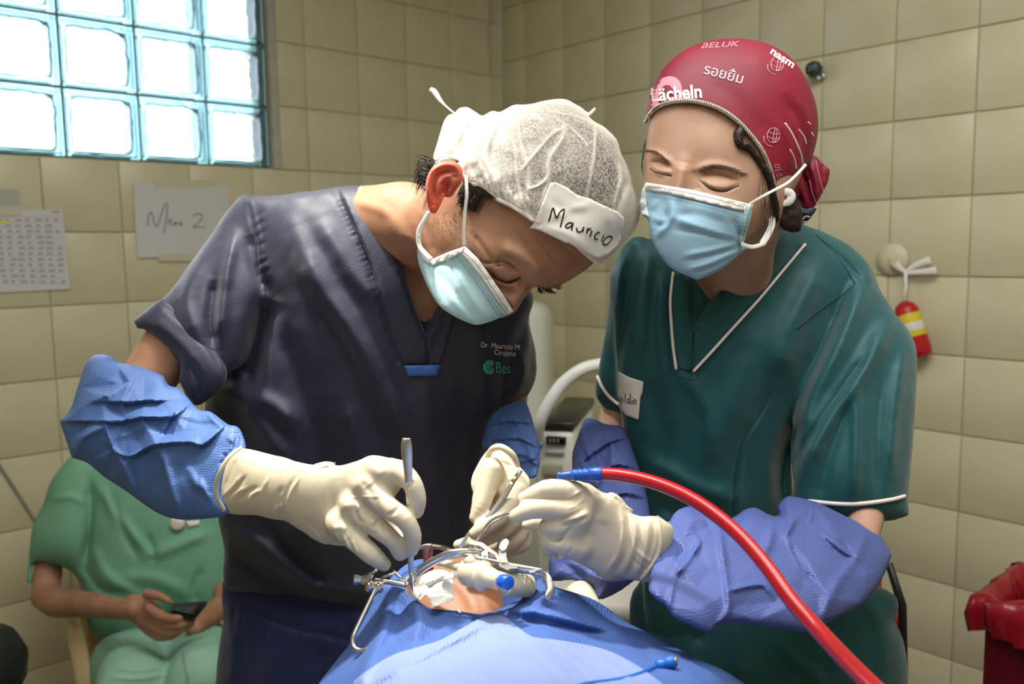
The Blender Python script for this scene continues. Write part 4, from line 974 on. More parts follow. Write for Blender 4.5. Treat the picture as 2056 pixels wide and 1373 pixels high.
vg.chain([(712, 1015, .795, 30), (757, 1058, .784, 22), (790, 1085, .782, 18.5), (803, 1112, .788, 15)], .006, spline=3)
vg.chain([(685, 1050, .80, 30), (715, 1085, .79, 23), (748, 1115, .785, 20), (772, 1134, .79, 14)], .006, spline=3)
vg.chain([(690, 980, .835, 30), (750, 1020, .85, 24), (800, 1060, .845, 19), (818, 1090, .825, 15)], .008, spline=3)
sg = vg.mesh(1)
GS = [(c3([(1190, 500), (1290, 560), (1360, 700), (1420, 920)]), 7, -1.6), (c3([(1250, 330), (1330, 400), (1400, 480)]), 14, 2.4), (c3([(1180, 520), (1260, 520), (1300, 560)]), 12, 2.5), (c3([(1080, 720), (1160, 700), (1230, 740)]), 11, 2.6), (c3([(1000, 900), (1060, 880), (1120, 900)]), 8, 2),
      (c3([(1480, 480), (1500, 530), (1540, 580)]), 5, -2.4), (c3([(1440, 790), (1500, 760), (1530, 720)]), 4, -1.8), (c3([(1600, 570), (1640, 540), (1650, 500)]), 4, -1.2), (c3([(1330, 960), (1340, 880), (1380, 830)]), 5, -2), (c3([(620, 830), (640, 650), (730, 480)]), 3, 1.8), (c3([(600, 830), (612, 650), (690, 480)]), 4, -1.5), (c3([(405, 780), (415, 620), (480, 480)]), 4, 1.7),
      (c3([(100, 640), (180, 560), (250, 470)]), 4, 2), (c3([(150, 640), (230, 560), (300, 470)]), 4, -2), (c3([(170, 700), (200, 620), (300, 560)]), 4, 2), (c3([(250, 670), (300, 610), (380, 560)]), 4, -2), (c3([(310, 690), (350, 620), (420, 580)]), 4, 2), (c3([(130, 560), (180, 430), (220, 330)]), 4, -2), (c3([(540, 720), (560, 620), (600, 560)]), 5, -1.5), (c3([(520, 800), (540, 740), (600, 700)]), 5, 1.5),
      (c3([(1180, 700), (1200, 800), (1250, 860)]), 5, -1.6), (c3([(1100, 640), (1220, 640), (1380, 630)]), 3, .8), (c3([(700, 420), (740, 400), (800, 390)]), 5, 1)]
for k in range(7): GS.append((c3([(960+k*34, 900+k*14), (975+k*34, 960+k*14), (1000+k*34, 1000+k*16)]), 2.6, 1.3*(-1)**k))
for k in range(5): GS.append((c3([(1290+k*8, 650+k*60), (1310+k*10, 690+k*60)]), 2.6, .8))
sg.strokes(GS); cloth_noise(sg, .0007, 55, 21)
o_gl = sg.obj('glove', M_cream, surgeon, label='brightly lit glove holding the forceps')
BV_G = sg.bvh()
place('rolled_bead', tube_px([(484, 899, .835, 3.5), (462, 915, .815, 4), (443, 945, .812, 4), (434, 975, .822, 4), (436, 1000, .83, 4), (450, 1024, .845, 4)], 5, 8), M_roll, o_gl)
# --- gloved left hand
c5 = lambda L: [(880+q[0]/4.038, 880+q[1]/4.038)+tuple(q[2:]) for q in L]
vl = Vol((890, 1085, 2.1), (885, 1130, 2.1), (.78, 1.0, .0032))
vl.poly(c5([(370, 130), (460, 60), (560, 90), (640, 200), (700, 270), (745, 340), (735, 430), (690, 520), (600, 560), (520, 540), (430, 500), (330, 480), (280, 430), (268, 340), (300, 240)]), [(1000, 920, .90), (1030, 1000, .875)], .62, .027, 0)
vl.chain([(985, 945, .872, 27), (972, 990, .862, 22), (964, 1018, .856, 18), (953, 1038, .853, 12)], .008, spline=3)
vl.chain([(1038, 985, .868, 25), (1010, 1030, .852, 20), (975, 1056, .846, 17.5), (953, 1071, .846, 12)], .006, spline=3)
vl.chain([(1045, 1020, .880, 25), (1010, 1062, .868, 19), (960, 1085, .864, 16), (921, 1094, .864, 11)], .005, spline=3)
vl.chain([(1050, 1040, .892, 24), (1040, 1075, .884, 19), (1010, 1092, .882, 17), (985, 1100, .882, 14)], .005, spline=3)
vl.chain([(1050, 1050, .905, 20), (1050, 1090, .90, 16), (1030, 1103, .895, 14)], .005, spline=3)
sl = vl.mesh(1)
sl.strokes([(c5([(470, 430), (500, 370), (540, 340)]), 3, -1.5), (c5([(480, 460), (520, 390), (560, 350)]), 3, 1.2), (c5([(460, 520), (470, 450), (460, 400)]), 4, -2), (c5([(330, 200), (450, 150), (600, 200)]), 4, 1.5), (c5([(350, 240), (450, 190), (620, 240)]), 4, -1.5)]); cloth_noise(sl, .0006, 60, 23)
o_gl2 = sl.obj('glove', M_cream, surgeon)
place('glove_cuff', tube_px([(975, 935, .895, 4), (985, 905, .875, 6), (1005, 897, .865, 7), (1028, 912, .865, 7), (1040, 935, .875, 5)], 5, 8), M_roll, o_gl2)
# ------------------------------------------------------------------ held instruments
fc = thing('forceps', 'steel thumb forceps with flat rounded handle held upright in the surgeon\'s right glove', 'forceps', P(826, 1150, .79))
fh = [(816, 880, .762, 8), (816, 889, .762, 10.5), (817, 910, .764, 11), (819, 940, .768, 9), (821, 980, .772, 7), (823, 1050, .782, 6.5), (824, 1110, .788, 6.5), (826, 1155, .792, 5.5)]
place('handle', tube_px(fh, 5, 14, .28, VIEW), M_steelb, fc)
place('tip', tube_px([(826, 1150, .792, 5), (827, 1170, .795, 3.5), (829, 1186, .80, 1.5)], 4, 10), M_steel, fc)
sc_ = thing('scalpel_handle', 'knurled grey steel handpiece held in the surgeon\'s left glove, pointing at the mouth', 'scalpel', P(925, 1098, .83))
place('handle', tube_px([(1029, 968, .848, 5.5), (1010, 1000, .847, 6.5), (985, 1035, .845, 7), (960, 1062, .842, 6)], 4, 12), M_steelb, sc_)
place('end_cap', tube_px([(1046, 944, .85, 4), (1042, 950, .849, 5), (1037, 957, .849, 5)], 3, 12), M_steel, sc_)
place('brass_band', tube_px([(1037, 957, .849, 4.6), (1029, 968, .848, 5.0)], 3, 12), mat('brass', 'C2A468', rough=.35, metal=.8), sc_)
place('blade', sheet([(944, 1072), (937, 1086), (926, 1103), (919, 1105), (924, 1092), (934, 1076), (941, 1066)], lambda u, v: np.full(len(u), .838), .0015, 4), M_steel, sc_, False)
# ------------------------------------------------------------------ suction line
M_redtube = mat('red_silicone_tube', 'AE1620', rough=.28, spec=.5, coat=.3, trans=.0, sss=.15, sssr=(1, .1, .08), var=.12, vscale=30)
M_bluep = mat('blue_plastic', '1F4FA8', rough=.35, spec=.5)
su = thing('suction_hose', 'glossy red suction hose with ribbed blue connector, arching down past the green tunic', 'hose', P(1210, 952, .765))
rh = [(1206, 951, .766, 12.5), (1240, 953, .760, 13), (1290, 962, .748, 13.5), (1340, 978, .733, 13.8), (1390, 1002, .716, 14.2), (1440, 1036, .697, 14.6), (1490, 1080, .676, 15), (1540, 1138, .652, 15.8), (1590, 1206, .625, 16.6), (1640, 1262, .600, 17.4), (1690, 1316, .572, 18.2), (1750, 1376, .54, 19), (1830, 1450, .50, 20.5), (1920, 1540, .46, 22)]
place('hose', tube_px(rh, 6, 18), M_redtube, su)
prof = []
A, B = P(1119, 955, .775), P(1210, 951, .765); ax = B-A; Lc = np.linalg.norm(ax)
rp_ = .775/F
for t, r in ((0, 5), (.02, 8), (.06, 8.5), (.1, 7), (.18, 7.5), (.3, 9.5), (.36, 10.5), (.38, 12), (.42, 12), (.44, 10.5), (.47, 10.5), (.49, 12.5), (.53, 12.5), (.55, 11), (.58, 11), (.60, 13), (.64, 13), (.66, 11.5), (.69, 11.5), (.71, 13.5), (.97, 14.5), (1.0, 14)): prof.append((r*rp_, t*Lc))
place('connector', lathev(prof, A, ax, 22), M_bluep, su, label='ribbed blue connector')
sn = thing('suction_cannula', 'thin bent steel suction cannula between the assistant\'s glove and the mouth', 'cannula', P(945, 1082, .80))
place('tube', tube_px([(1060, 1018, .780, 5), (1021, 1032, .785, 5), (1000, 1040, .79, 5), (984, 1050, .795, 5), (973, 1065, .80, 5), (960, 1084, .806, 5), (948, 1108, .812, 4.5)], 6, 12), M_steel, sn)
# ------------------------------------------------------------------ assistant
nurse = thing('person', 'assistant in dark green tunic and dark red printed cap, guiding the suction tube', 'person', (.33, 1.12, 0))
ND = [(1300, 560, 1.06), (1640, 560, 1.10), (1280, 900, 1.08), (1600, 900, 1.10), (1330, 1250, 1.10), (1700, 1250, 1.14)]
nb = Vol(np.concatenate([np.arange(1130, 1270, 6), np.arange(1270, 1660, 2.4), np.arange(1660, 1960, 7)]), np.concatenate([np.arange(80, 620, 2.4), np.arange(620, 1300, 7), np.arange(1300, 2950, 24)]), (.76, 1.40, .006))
nb.poly([(1275, 500), (1350, 480), (1560, 450), (1640, 490), (1700, 570), (1710, 700), (1660, 800), (1600, 860), (1570, 1000), (1600, 1150), (1720, 1250), (1700, 1320), (1320, 1320), (1290, 1150), (1275, 950), (1260, 760), (1260, 600)], [(a, b, c+.02) for a, b, c in ND], .46, .095, 0)
HN = .965
nhead = [(1298, 290), (1303, 250), (1315, 195), (1350, 130), (1420, 96), (1520, 98), (1590, 146), (1624, 230), (1618, 330), (1590, 390), (1550, 440), (1500, 490), (1440, 540), (1395, 550), (1345, 525), (1312, 470), (1296, 420), (1289, 380), (1293, 340), (1292, 315)]
nb.chain([(1470, 680, 1.13, 84), (1468, 580, 1.075, 76), (1482, 490, 1.01, 72), (1500, 420, .985, 76)], .02)
nb.poly(nhead, [(1300, 300, .955), (1620, 300, 1.0), (1400, 520, .93), (1450, 120, .98)], .80, .086, .014)
nb.chain([(1290, 600, 1.10, 38), (1250, 760, 1.125, 24), (1229, 840, 1.12, 28), (1226, 900, 1.105, 26), (1230, 1000, 1.03, 16), (1190, 1140, .93, 16)], .02)
nb.chain([(1670, 600, 1.12, 48), (1730, 800, 1.08, 44), (1742, 1000, 1.02, 40), (1730, 1085, .95, 32), (1600, 1120, .88, 28), (1400, 1100, .83, 30), (1250, 1075, .815, 28)], .02)
for c in legs_px(.28, .46, 1.20, .88): nb.chain(c, .03)
ns = nb.mesh(2)
ns.push(blobs([(1440, 358, 54, 24, 9, -6.5), (1326, 333, 30, 20, 14, -5), (1442, 367, 37, 17, 9, 6, 1.2), (1327, 341, 24, 14, 12, 5, 1.2), (1440, 420, 80, 40, 15, 3.5), (1420, 290, 90, 50, 0, 2), (1350, 430, 50, 60, 0, 5), (1390, 540, 60, 40, 0, 5)], ns.p[:, 0], ns.p[:, 1]), .0, .3)
ns.strokes([([(1372, 325), (1367, 350), (1359, 385), (1350, 420)], 15, 8.5), ([(1390, 340), (1396, 365), (1400, 385)], 9, -2.5), ([(1305, 335), (1318, 346), (1348, 352)], 2.6, -2.4), ([(1406, 362), (1426, 378), (1455, 383), (1482, 371)], 3, -3.2), ([(1408, 357), (1440, 351), (1480, 362)], 2.6, -1.6), ([(1306, 326), (1325, 324), (1347, 338)], 2.6, -1.4),
            ([(1398, 339), (1440, 330), (1492, 350)], 8, 2.4), ([(1297, 302), (1320, 308), (1350, 330)], 7, 2.2), ([(1390, 560), (1400, 600), (1395, 660)], 12, 1.5), ([(1440, 560), (1420, 620)], 12, 2)])
n_body = ns.obj('body', M_skinB, nurse)
BV_N = ns.bvh()
M_brow = mat('brow_hair', '6A5340', rough=.7)
def hairs(n, f, r, bv, par_, name, m, off=.0006):
    pr = []
    for i in range(n):
        p = f(random.random()); p = np.array(p, float); d = cast(bv, p[:, 0], p[:, 1], .9)-off
        w = np.linspace(1, .3, len(p))*r; pr.append(tubev(P(p[:, 0], p[:, 1], d), w*np.median(d)/F, 4))
    return place(name, join_parts(pr), m, par_, kind='stuff')
def brow(path, w, L, ang):
    pl = crspline(np.array(path, float), 10)
    def f(t):
        q = pl[int(t*(len(pl)-1))]; o = random.uniform(-w, w)*(1-.6*t); a = ang+random.uniform(-.2, .2)+(.25-.5*t)
        p0 = q+[0, o]; return [p0, p0+[L*.5*math.cos(a), L*.5*math.sin(a)], p0+[L*math.cos(a), L*math.sin(a)+1]]
    return f
hairs(120, brow([(1404, 341), (1432, 333), (1460, 338), (1490, 352)], 5, 15, .15), .4, BV_N, n_body, 'eyebrow', M_brow)
hairs(80, brow([(1344, 328), (1325, 310), (1306, 303), (1296, 305)], 4, 12, 3.5), .4, BV_N, n_body, 'eyebrow', M_brow)
for L in ([(1405, 361), (1426, 377), (1455, 383), (1484, 371)], [(1304, 336), (1318, 346), (1349, 352)]):
    p = crspline(np.array(L, float), 6); D = cast([BV_N], p[:, 0], p[:, 1]+1, .9)-.0006
    place('eyelash_line', tubev(P(p[:, 0], p[:, 1]+1, D), np.linspace(.7, 1.4, len(p))*.9/F, 6, .4, ref=VIEW), mat('lash', '2A1C14', rough=.6) if 'lash' not in bpy.data.materials else bpy.data.materials['lash'], n_body)
# hair under the cap edge, curl and nape
nh = Vol((1440, 1620, 2.5), (240, 500, 2.5), (.84, 1.1, .004))
hc = [(1486, 262, 9), (1482, 276, 10), (1486, 289, 10), (1499, 295, 9), (1514, 309, 7), (1534, 338, 8), (1547, 368, 8), (1555, 405, 8), (1558, 440, 8)]
hd = cast([BV_N], np.array([q[0] for q in hc], float), np.array([q[1] for q in hc], float), .93)
nh.chain([(q[0], q[1], d-.002, q[2]) for q, d in zip(hc, hd)], .008, spline=3)
nh.poly([(1548, 385), (1575, 380), (1600, 395), (1612, 430), (1608, 462), (1580, 466), (1562, 450), (1553, 425)], .965, .8, .03, .01)
hs_ = nh.mesh(1); cloth_noise(hs_, .0012, 160, 3)
n_hair = hs_.obj('hair', M_hair, nurse)
BV_NH = hs_.bvh()
curl = []
for k in range(9):
    r = 5+k*1.3; curl.append(tube_px([(1490+r*math.cos(a)*.9, 281+r*1.1*math.sin(a), float(hd[1])-.0105+.0006*k+.001*a, .8) for a in np.linspace(1.2+.1*k, 5.2, 9)], 3, 5))
for k in range(90):
    ph = random.random()*6.28; rr_ = random.uniform(.55, 1.08); L = []
    for (a, b, r), d in zip(hc, hd): L.append((a+r*rr_*math.cos(ph)*.8, b+r*rr_*math.sin(ph)*.35, d-.003-.0042*abs(math.sin(ph))*r/14, .8))
    n0 = random.choice((0, 0, 1, 2)); curl.append(tube_px(L[n0:random.choice((7, 8, 9))], 3, 4))
for k in range(8): curl.append(tube_px([(1296, 280+4*k, .955, .5), (1291-k*.5, 305+4*k, .953, .45), (1289+k*.6, 335+3*k, .95, .2)], 4, 4))
for k in range(22):
    u0 = 1530+random.uniform(-4, 28); v0 = 350+random.uniform(-20, 60); curl.append(tube_px([(u0, v0, float(hd[5])-.006+.0006*(u0-1530), .5), (u0+random.uniform(-6, 3), v0+36, float(hd[6])-.007+.0006*(u0-1540), .45), (u0+random.uniform(-14, 6), v0+74, float(hd[7])-.006+.0006*(u0-1550), .2)], 4, 4))
place('hair_strands', join_parts(curl), M_hair, n_hair, kind='stuff')
# cap
M_red = mat('dark_red_cap_cloth', '8A0A26', rough=.55, bump=.3, bscale=1100, sheen=.0, bdist=.0004, var=1, vscale=9, col2='750A2C')
M_nvprint = mat('navy_print_cloth', '1C1B3C', rough=.6, bump=.3, bscale=900, bdist=.0004)
M_print = mat('pale_pink_print', 'E6CDD2', rough=.6)
M_prints = mat('faint_pink_print', 'C98A9C', rough=.6)
cap_o = [(1297, 243), (1300, 215), (1310, 180), (1330, 140), (1360, 110), (1400, 88), (1445, 78), (1490, 77), (1530, 84), (1570, 101), (1603, 132), (1625, 170), (1640, 215), (1643, 260), (1636, 300), (1622, 335), (1600, 362), (1575, 385), (1556, 392)]
cap_f = cap_o+[(1600, 400), (1550, 450), (1480, 520), (1390, 560), (1310, 480), (1290, 380)]
vk = Vol((1275, 1665, 2.8), (65, 420, 2.8), (.82, 1.14, .005))
vk.poly(cap_f, [(1300, 300, .958), (1620, 300, 1.0), (1400, 520, .935), (1450, 120, .982)], .86, .0935, 0, smooth=3)
rimN = [(1294, 250), (1304, 232), (1320, 218), (1345, 209), (1378, 206), (1412, 211), (1445, 223), (1475, 243), (1500, 268), (1525, 300), (1540, 330), (1550, 362), (1555, 392)]
vk.cut([(1260, 262)]+rimN+[(1557, 420), (1557, 470), (1260, 470)], .7, 1.2, 2, .0015)
vk.cut([(1553, 388), (1600, 366), (1660, 330), (1700, 430), (1560, 440)], .7, 1.2, 0, .002)
ks = vk.mesh(2)
ks.strokes([([(1575, 200), (1600, 240), (1612, 290), (1600, 340)], 10, -4), ([(1600, 190), (1625, 240), (1630, 290)], 8, 3), ([(1590, 230), (1605, 280), (1604, 330), (1590, 360)], 5, 3), ([(1560, 240), (1585, 290), (1590, 345)], 8, 2), ([(1500, 110), (1560, 140), (1600, 200)], 16, 2), ([(1420, 160), (1480, 200), (1540, 280)], 20, -2)])
o_nc = ks.obj('scrub_cap', M_red, nurse, label='dark red cloth cap printed with pale words and globes')
BV_NC = ks.bvh()
rimS = [(a+1.5, b-4) for a, b in rimN]
place('overlock_edge', pen(rimS, [BV_NC], 4.4, .0012, 5, 8, flat=.7), mat('cream_overlock', 'E5DCCB', rough=.7, bump=1, bscale=900, bdist=.002), o_nc, label='cream stitched cap edge')
rp = crspline(np.array(rimS, float), 14)
place('overlock_stitch', join_parts([pen([rp[i]+[-1, 4], rp[i]+[2.2, -5.5]], [BV_NC], .7, .0036) for i in range(2, len(rp)-2, 2)]), mat('dark_stitch', '5B4A48', rough=.8), o_nc, kind='stuff')
vq = Vol((1560, 1680, 2.4), (300, 460, 2.4), (.90, 1.10, .004))
vq.poly([(1634, 308), (1650, 325), (1668, 340, 1), (1662, 368), (1645, 400), (1636, 418, 1), (1612, 420), (1600, 400), (1598, 370), (1606, 345), (1618, 325)], 1.01, .5, .022, 0)
vq.poly([(1595, 345), (1612, 350), (1614, 372), (1602, 395), (1588, 380)], .985, .7, .02, .006)
qs = vq.mesh(1)
qs.strokes([([(1612, 350), (1625, 385), (1632, 415)], 5, -4), ([(1628, 330), (1640, 370), (1640, 400)], 6, 4), ([(1605, 360), (1602, 385), (1612, 410)], 4, -3), ([(1650, 330), (1655, 360)], 5, -2)])
qs.obj('cap_tail', M_red, o_nc); BV_Q = qs.bvh()
vq2 = Vol((1545, 1650, 2.4), (350, 470, 2.4), (.90, 1.10, .004))
vq2.poly([(1556, 395), (1580, 376), (1606, 352), (1612, 372), (1603, 400), (1610, 418), (1640, 416), (1628, 438), (1612, 450), (1590, 444), (1560, 440)], 1.0, .6, .03, 0)
q2 = vq2.mesh(1); q2.strokes([([(1570, 390), (1590, 410), (1592, 440)], 6, 3), ([(1600, 370), (1596, 410)], 5, -4), ([(1610, 425), (1625, 430)], 5, 3)])
q2.obj('cap_lining', M_nvprint, o_nc, label='navy printed inside of the cap ends'); BV_Q2 = q2.bvh()
[place('print', pen(s, BV_Q2, 1.6, .0005), M_print, o_nc) for s in ([(1563, 405), (1572, 402), (1582, 408), (1578, 418), (1566, 416)], [(1612, 440), (1618, 434), (1626, 436)], [(1612, 446), (1620, 444)], [(1602, 362), (1608, 358), (1610, 366)])]
place('mask_tail', tube_px([(1560, 398, .955, 3), (1578, 386, .95, 8), (1589, 392, .95, 9), (1584, 405, .95, 8), (1566, 412, .952, 4)], 5, 8, .3, VIEW), M_white, o_nc)
# prints on the cap (laid on the cloth)
place('lettering', lettering('Lächeln', (1307, 203), (34, -2.6), (3, 37), BV_NC, .0018, bold=.03), M_print, o_nc, False)
rr = [(1310, 214), (1304, 196), (1312, 176), (1325, 160), (1342, 153), (1357, 156), (1367, 168), (1371, 190), (1374, 206), (1358, 207), (1354, 185), (1345, 172), (1334, 172), (1325, 183), (1322, 200), (1325, 214)]
place('print', patch(rr, BV_NC, .0003, .0005, 5, 3), M_prints, o_nc, False)
place('lettering', lettering('รอยยิ้ม', (1411, 147), (28, 7.5), (-8, 28), BV_NC, .0008), M_print, o_nc, False)
place('lettering', lettering('BELUK', (1406, 97), (26, -1.5), (6, 15), BV_NC, .0008, shear=.5), M_prints, o_nc, False)
place('lettering', lettering('nasm', (1545, 106), (22.5, 15), (-11, 18), BV_NC, .0016, bold=.03), M_print, o_nc, False)
place('lettering', lettering('미소', (1552, 330), (5, 17), (-16, 4), BV_NC, .0012), M_prints, o_nc, False)
def globe(c, r, ang, sx=.85):
    a = math.radians(ang); R = np.array([[math.cos(a), -math.sin(a)], [math.sin(a), math.cos(a)]]); T = lambda L: [tuple(np.array(c)+R @ (np.array(q)*r)) for q in L]
    t = np.linspace(0, 2*np.pi, 14); L = [T([(sx*math.cos(x), math.sin(x)) for x in t])]
    for k in (.4, -.1): L.append(T([(sx*k*math.cos(x)+.1, math.sin(x)) for x in np.linspace(-1.5, 1.5, 7)]))
    for y in (-.35, .3): L.append(T([(-sx*.93, y), (0, y+.16), (sx*.93, y)]))
    L.append(T([(-1.25, .3), (-1.1, 1.0), (-.5, 1.45), (.1, 1.5)]))
    return join_parts([pen(q, BV_NC, 1.0, .0008, 3) for q in L])
place('globe_print', globe((1561, 128), 15, 12), M_prints, o_nc); place('globe_print', globe((1553, 272), 15, 10), M_prints, o_nc)
for q in ([(1576, 247), (1590, 268), (1604, 298), (1610, 318), (1612, 338)], [(1586, 300), (1595, 318), (1599, 340)], [(1604, 260), (1615, 275), (1619, 290)], [(1622, 245), (1628, 250)], [(1629, 266), (1635, 274)]):
    place('stripe_print', pen(q, BV_NC, 2.4 if len(q) > 4 else 1.6, .0006, 4, 6, flat=.2), M_print, o_nc)
for q in ([(1638, 322), (1645, 355), (1655, 390)], [(1625, 362), (1632, 390), (1641, 412)]):
    place('stripe_print', pen(q, BV_Q, 1.0, .0006), M_prints, o_nc)
# mask
nm = [(1297, 366, 1), (1340, 373), (1390, 381), (1440, 393), (1490, 406), (1512, 411, 1), (1507, 440), (1498, 470), (1492, 492, 1), (1502, 496), (1486, 510), (1460, 532), (1430, 550), (1402, 561), (1385, 556), (1350, 540), (1330, 520), (1315, 496), (1306, 470), (1301, 442), (1288, 430), (1284, 408), (1289, 380)]
nrel = lambda u, v: strokes([([(1335, 425), (1340, 440), (1333, 452), (1318, 448)], 4, -4), ([(1345, 400), (1350, 430), (1335, 455), (1318, 475)], 7, 4), ([(1350, 435), (1400, 455), (1450, 472), (1490, 482)], 6, 3.0), ([(1355, 460), (1400, 464), (1440, 474), (1480, 482)], 5, -3.2), ([(1300, 430), (1320, 442), (1330, 446)], 3, 2.5),
    ([(1375, 513), (1420, 505), (1480, 490)], 5, 2.4), ([(1375, 521), (1420, 513), (1480, 497)], 4, -2.2), ([(1375, 542), (1420, 530), (1480, 505)], 5, 2.4), ([(1385, 548), (1430, 536), (1475, 512)], 3, -2), ([(1470, 440), (1480, 460), (1490, 480)], 6, -2.5), ([(1360, 432), (1400, 430), (1460, 450)], 8, -2), ([(1310, 420), (1322, 400)], 5, 2)], u, v)
M_mask2 = mat('light_blue_mask', '9CC3DB', rough=.7, bump=.35, bscale=700, bkind='voronoi', spec=.25, bdist=.0005)
o_nm = place('face_mask', over(nm, BV_N, [(1299, 372), (1340, 375), (1365, 377), (1400, 384), (1440, 395), (1508, 413), (1498, 450), (1490, 488), (1306, 440)], .42, .040, .004, .0012, 5, 3, nrel, [(1402, 561, .905), (1286, 408, .94)]), M_mask2, nurse, label='light blue pleated face mask')
BV_NM = bvh_of([v.co[:] for v in o_nm.data.vertices], [p.vertices[:] for p in o_nm.data.polygons])
place('upper_edge', patch([(1297, 366), (1340, 373), (1390, 381), (1440, 393), (1512, 411), (1509, 428), (1485, 423), (1430, 410), (1380, 398), (1340, 388), (1296, 382)], BV_NM, .0014, .0008, 6), M_white, o_nm, label='white upper edge band')
place('side_edge', patch([(1512, 411), (1507, 440), (1498, 470), (1492, 492), (1481, 486), (1486, 460), (1493, 432), (1498, 410)], BV_NM, .0018, .0008, 5), M_mask, o_nm)
place('side_edge', patch([(1297, 367), (1297, 400), (1302, 436), (1290, 430), (1285, 408), (1290, 381)], BV_NM, .0012, .0008, 5), M_white, o_nm)
dashes((0, 0), [(1301, 374), (1350, 381), (1400, 391), (1450, 403), (1495, 417)], 46, BV_NM, .9, o_nm, off=.0026)
dashes((0, 0), [(1302, 388), (1350, 394), (1400, 405), (1450, 418), (1488, 430)], 46, BV_NM, .8, o_nm)
dashes((0, 0), [(1302, 394), (1350, 400), (1400, 411), (1450, 424), (1486, 436)], 46, BV_NM, .8, o_nm)
dashes((0, 0), [(1508, 415), (1501, 440), (1490, 488)], 14, BV_NM, .9, o_nm, off=.003)
dashes((0, 0), [(1500, 413), (1493, 440), (1483, 484)], 14, BV_NM, .9, o_nm, off=.003)
def ribw(L, r, par_, name='ear_loop', m=None):
    p = crspline(np.array(L, float), 6); return place(name, tubev(P(p[:, 0], p[:, 1], p[:, 2]), r*p[:, 2]/F, 10, .25, ref=VIEW), m or M_white, par_)
ribw([(1505, 410, .912), (1528, 396, .908), (1550, 384, .912), (1580, 368, .925), (1600, 350, .935), (1618, 330, .955)], 3.0, o_nm)
ribw([(1548, 428, .945), (1550, 450, .940), (1541, 472, .934), (1530, 490, .930)], 7, o_nm)
ribw([(1532, 490, .928), (1510, 496, .922), (1488, 490, .916)], 4.5, o_nm)
# ------------------------------------------------------------------ assistant: tunic, trousers, sleeves, gloves
M_green = mat('dark_green_tunic', '0B4C50', rough=.55, bump=.35, bscale=800, spec=.4, sheen=.2, bdist=.0005)
M_green2 = mat('dark_green_trousers', '0A4448', rough=.6, bump=.35, bscale=800, spec=.35, sheen=.15, bdist=.0005)
M_pipe = mat('white_piping', 'E9DDD8', rough=.65)
tn = [(1275, 488), (1310, 482), (1400, 470), (1560, 445), (1592, 443), (1640, 466), (1700, 500), (1740, 545), (1755, 600), (1740, 760), (1670, 800), (1610, 850), (1590, 900), (1592, 980), (1600, 1050), (1640, 1160), (1740, 1190), (1760, 1260), (1600, 1330), (1330, 1310), (1290, 1200), (1300, 1120), (1285, 1020), (1262, 930), (1245, 830), (1236, 700), (1225, 560), (1250, 510)]
vn = Vol((1170, 1870, 4.2), (425, 1340, 4.2), (.86, 1.36, .006))
vn.poly(tn, ND, .58, .118, 0)
vn.poly([(1615, 470), (1680, 490), (1740, 535), (1770, 585), (1800, 630), (1830, 670), (1844, 710), (1838, 800), (1832, 900), (1825, 990), (1826, 1036, 1), (1790, 1044), (1720, 1048), (1640, 1042), (1590, 1034, 1), (1592, 980), (1588, 900), (1600, 800), (1620, 700), (1620, 560)], [(1660, 540, 1.10), (1720, 1030, 1.0)], .78, .085, .012)
vn.poly([(1285, 484), (1255, 505), (1236, 550), (1222, 620), (1212, 680), (1200, 740), (1191, 775, 1), (1196, 800), (1215, 822), (1246, 840, 1), (1290, 835), (1310, 700), (1310, 560)], [(1260, 560, 1.07), (1220, 800, 1.11)], .75, .07, .012)
vn.cut([(1600, 430), (1570, 452), (1540, 470), (1500, 510), (1450, 580), (1415, 630), (1392, 667), (1385, 640), (1382, 600), (1380, 560), (1370, 520), (1390, 440), (1500, 400)], .8, [(1392, 660, 1.01), (1570, 450, 1.12), (1400, 500, 1.06)], 2, 0)
tns = vn.mesh(2)
NF = [([(1700, 570), (1650, 700), (1600, 830), (1575, 960)], 16, -9), ([(1740, 560), (1680, 700), (1620, 800), (1598, 900)], 22, 9), ([(1790, 640), (1720, 760), (1650, 860), (1610, 960)], 18, 8), ([(1750, 700), (1680, 800), (1600, 920)], 10, -6), ([(1655, 530), (1600, 640), (1560, 760)], 26, 8), ([(1720, 780), (1720, 900), (1715, 1000)], 12, 4), ([(1700, 800), (1660, 930), (1640, 1020)], 14, -4),
      ([(1560, 640), (1500, 760), (1440, 880), (1400, 960)], 34, 5), ([(1545, 795), (1520, 840), (1490, 890), (1475, 960), (1470, 1030)], 4, -2.4), ([(1552, 795), (1530, 840), (1500, 890), (1486, 960), (1480, 1030)], 5, 1.8), ([(1600, 860), (1570, 930), (1570, 1010)], 14, -10), ([(1300, 520), (1290, 640), (1285, 720)], 12, 5), ([(1268, 500), (1258, 620), (1240, 740)], 10, -5), ([(1250, 500), (1245, 560), (1225, 680)], 8, 3),
      ([(1330, 560), (1325, 660), (1340, 780)], 10, 4), ([(1640, 480), (1680, 510), (1740, 570)], 4, -2.5), ([(1740, 572), (1780, 580), (1830, 670)], 5, -2), ([(1290, 760), (1330, 860), (1320, 960)], 20, -4), ([(1360, 740), (1420, 820), (1420, 900)], 18, 4), ([(1300, 920), (1400, 980), (1480, 1000)], 20, 5), ([(1310, 1000), (1400, 1050), (1500, 1060)], 18, -5), ([(1390, 700), (1385, 740), (1392, 760)], 5, -3), ([(1820, 700), (1800, 800), (1790, 950)], 14, 5), ([(1770, 760), (1760, 880), (1765, 1000)], 10, -3)]
tns.push(1.8*strokes(NF, tns.p[:, 0], tns.p[:, 1])); cloth_noise(tns, .0016, 18, 31); cloth_noise(tns, .0005, 60, 32)
o_tn = tns.obj('tunic', M_green, nurse)
BV_TN = tns.bvh()
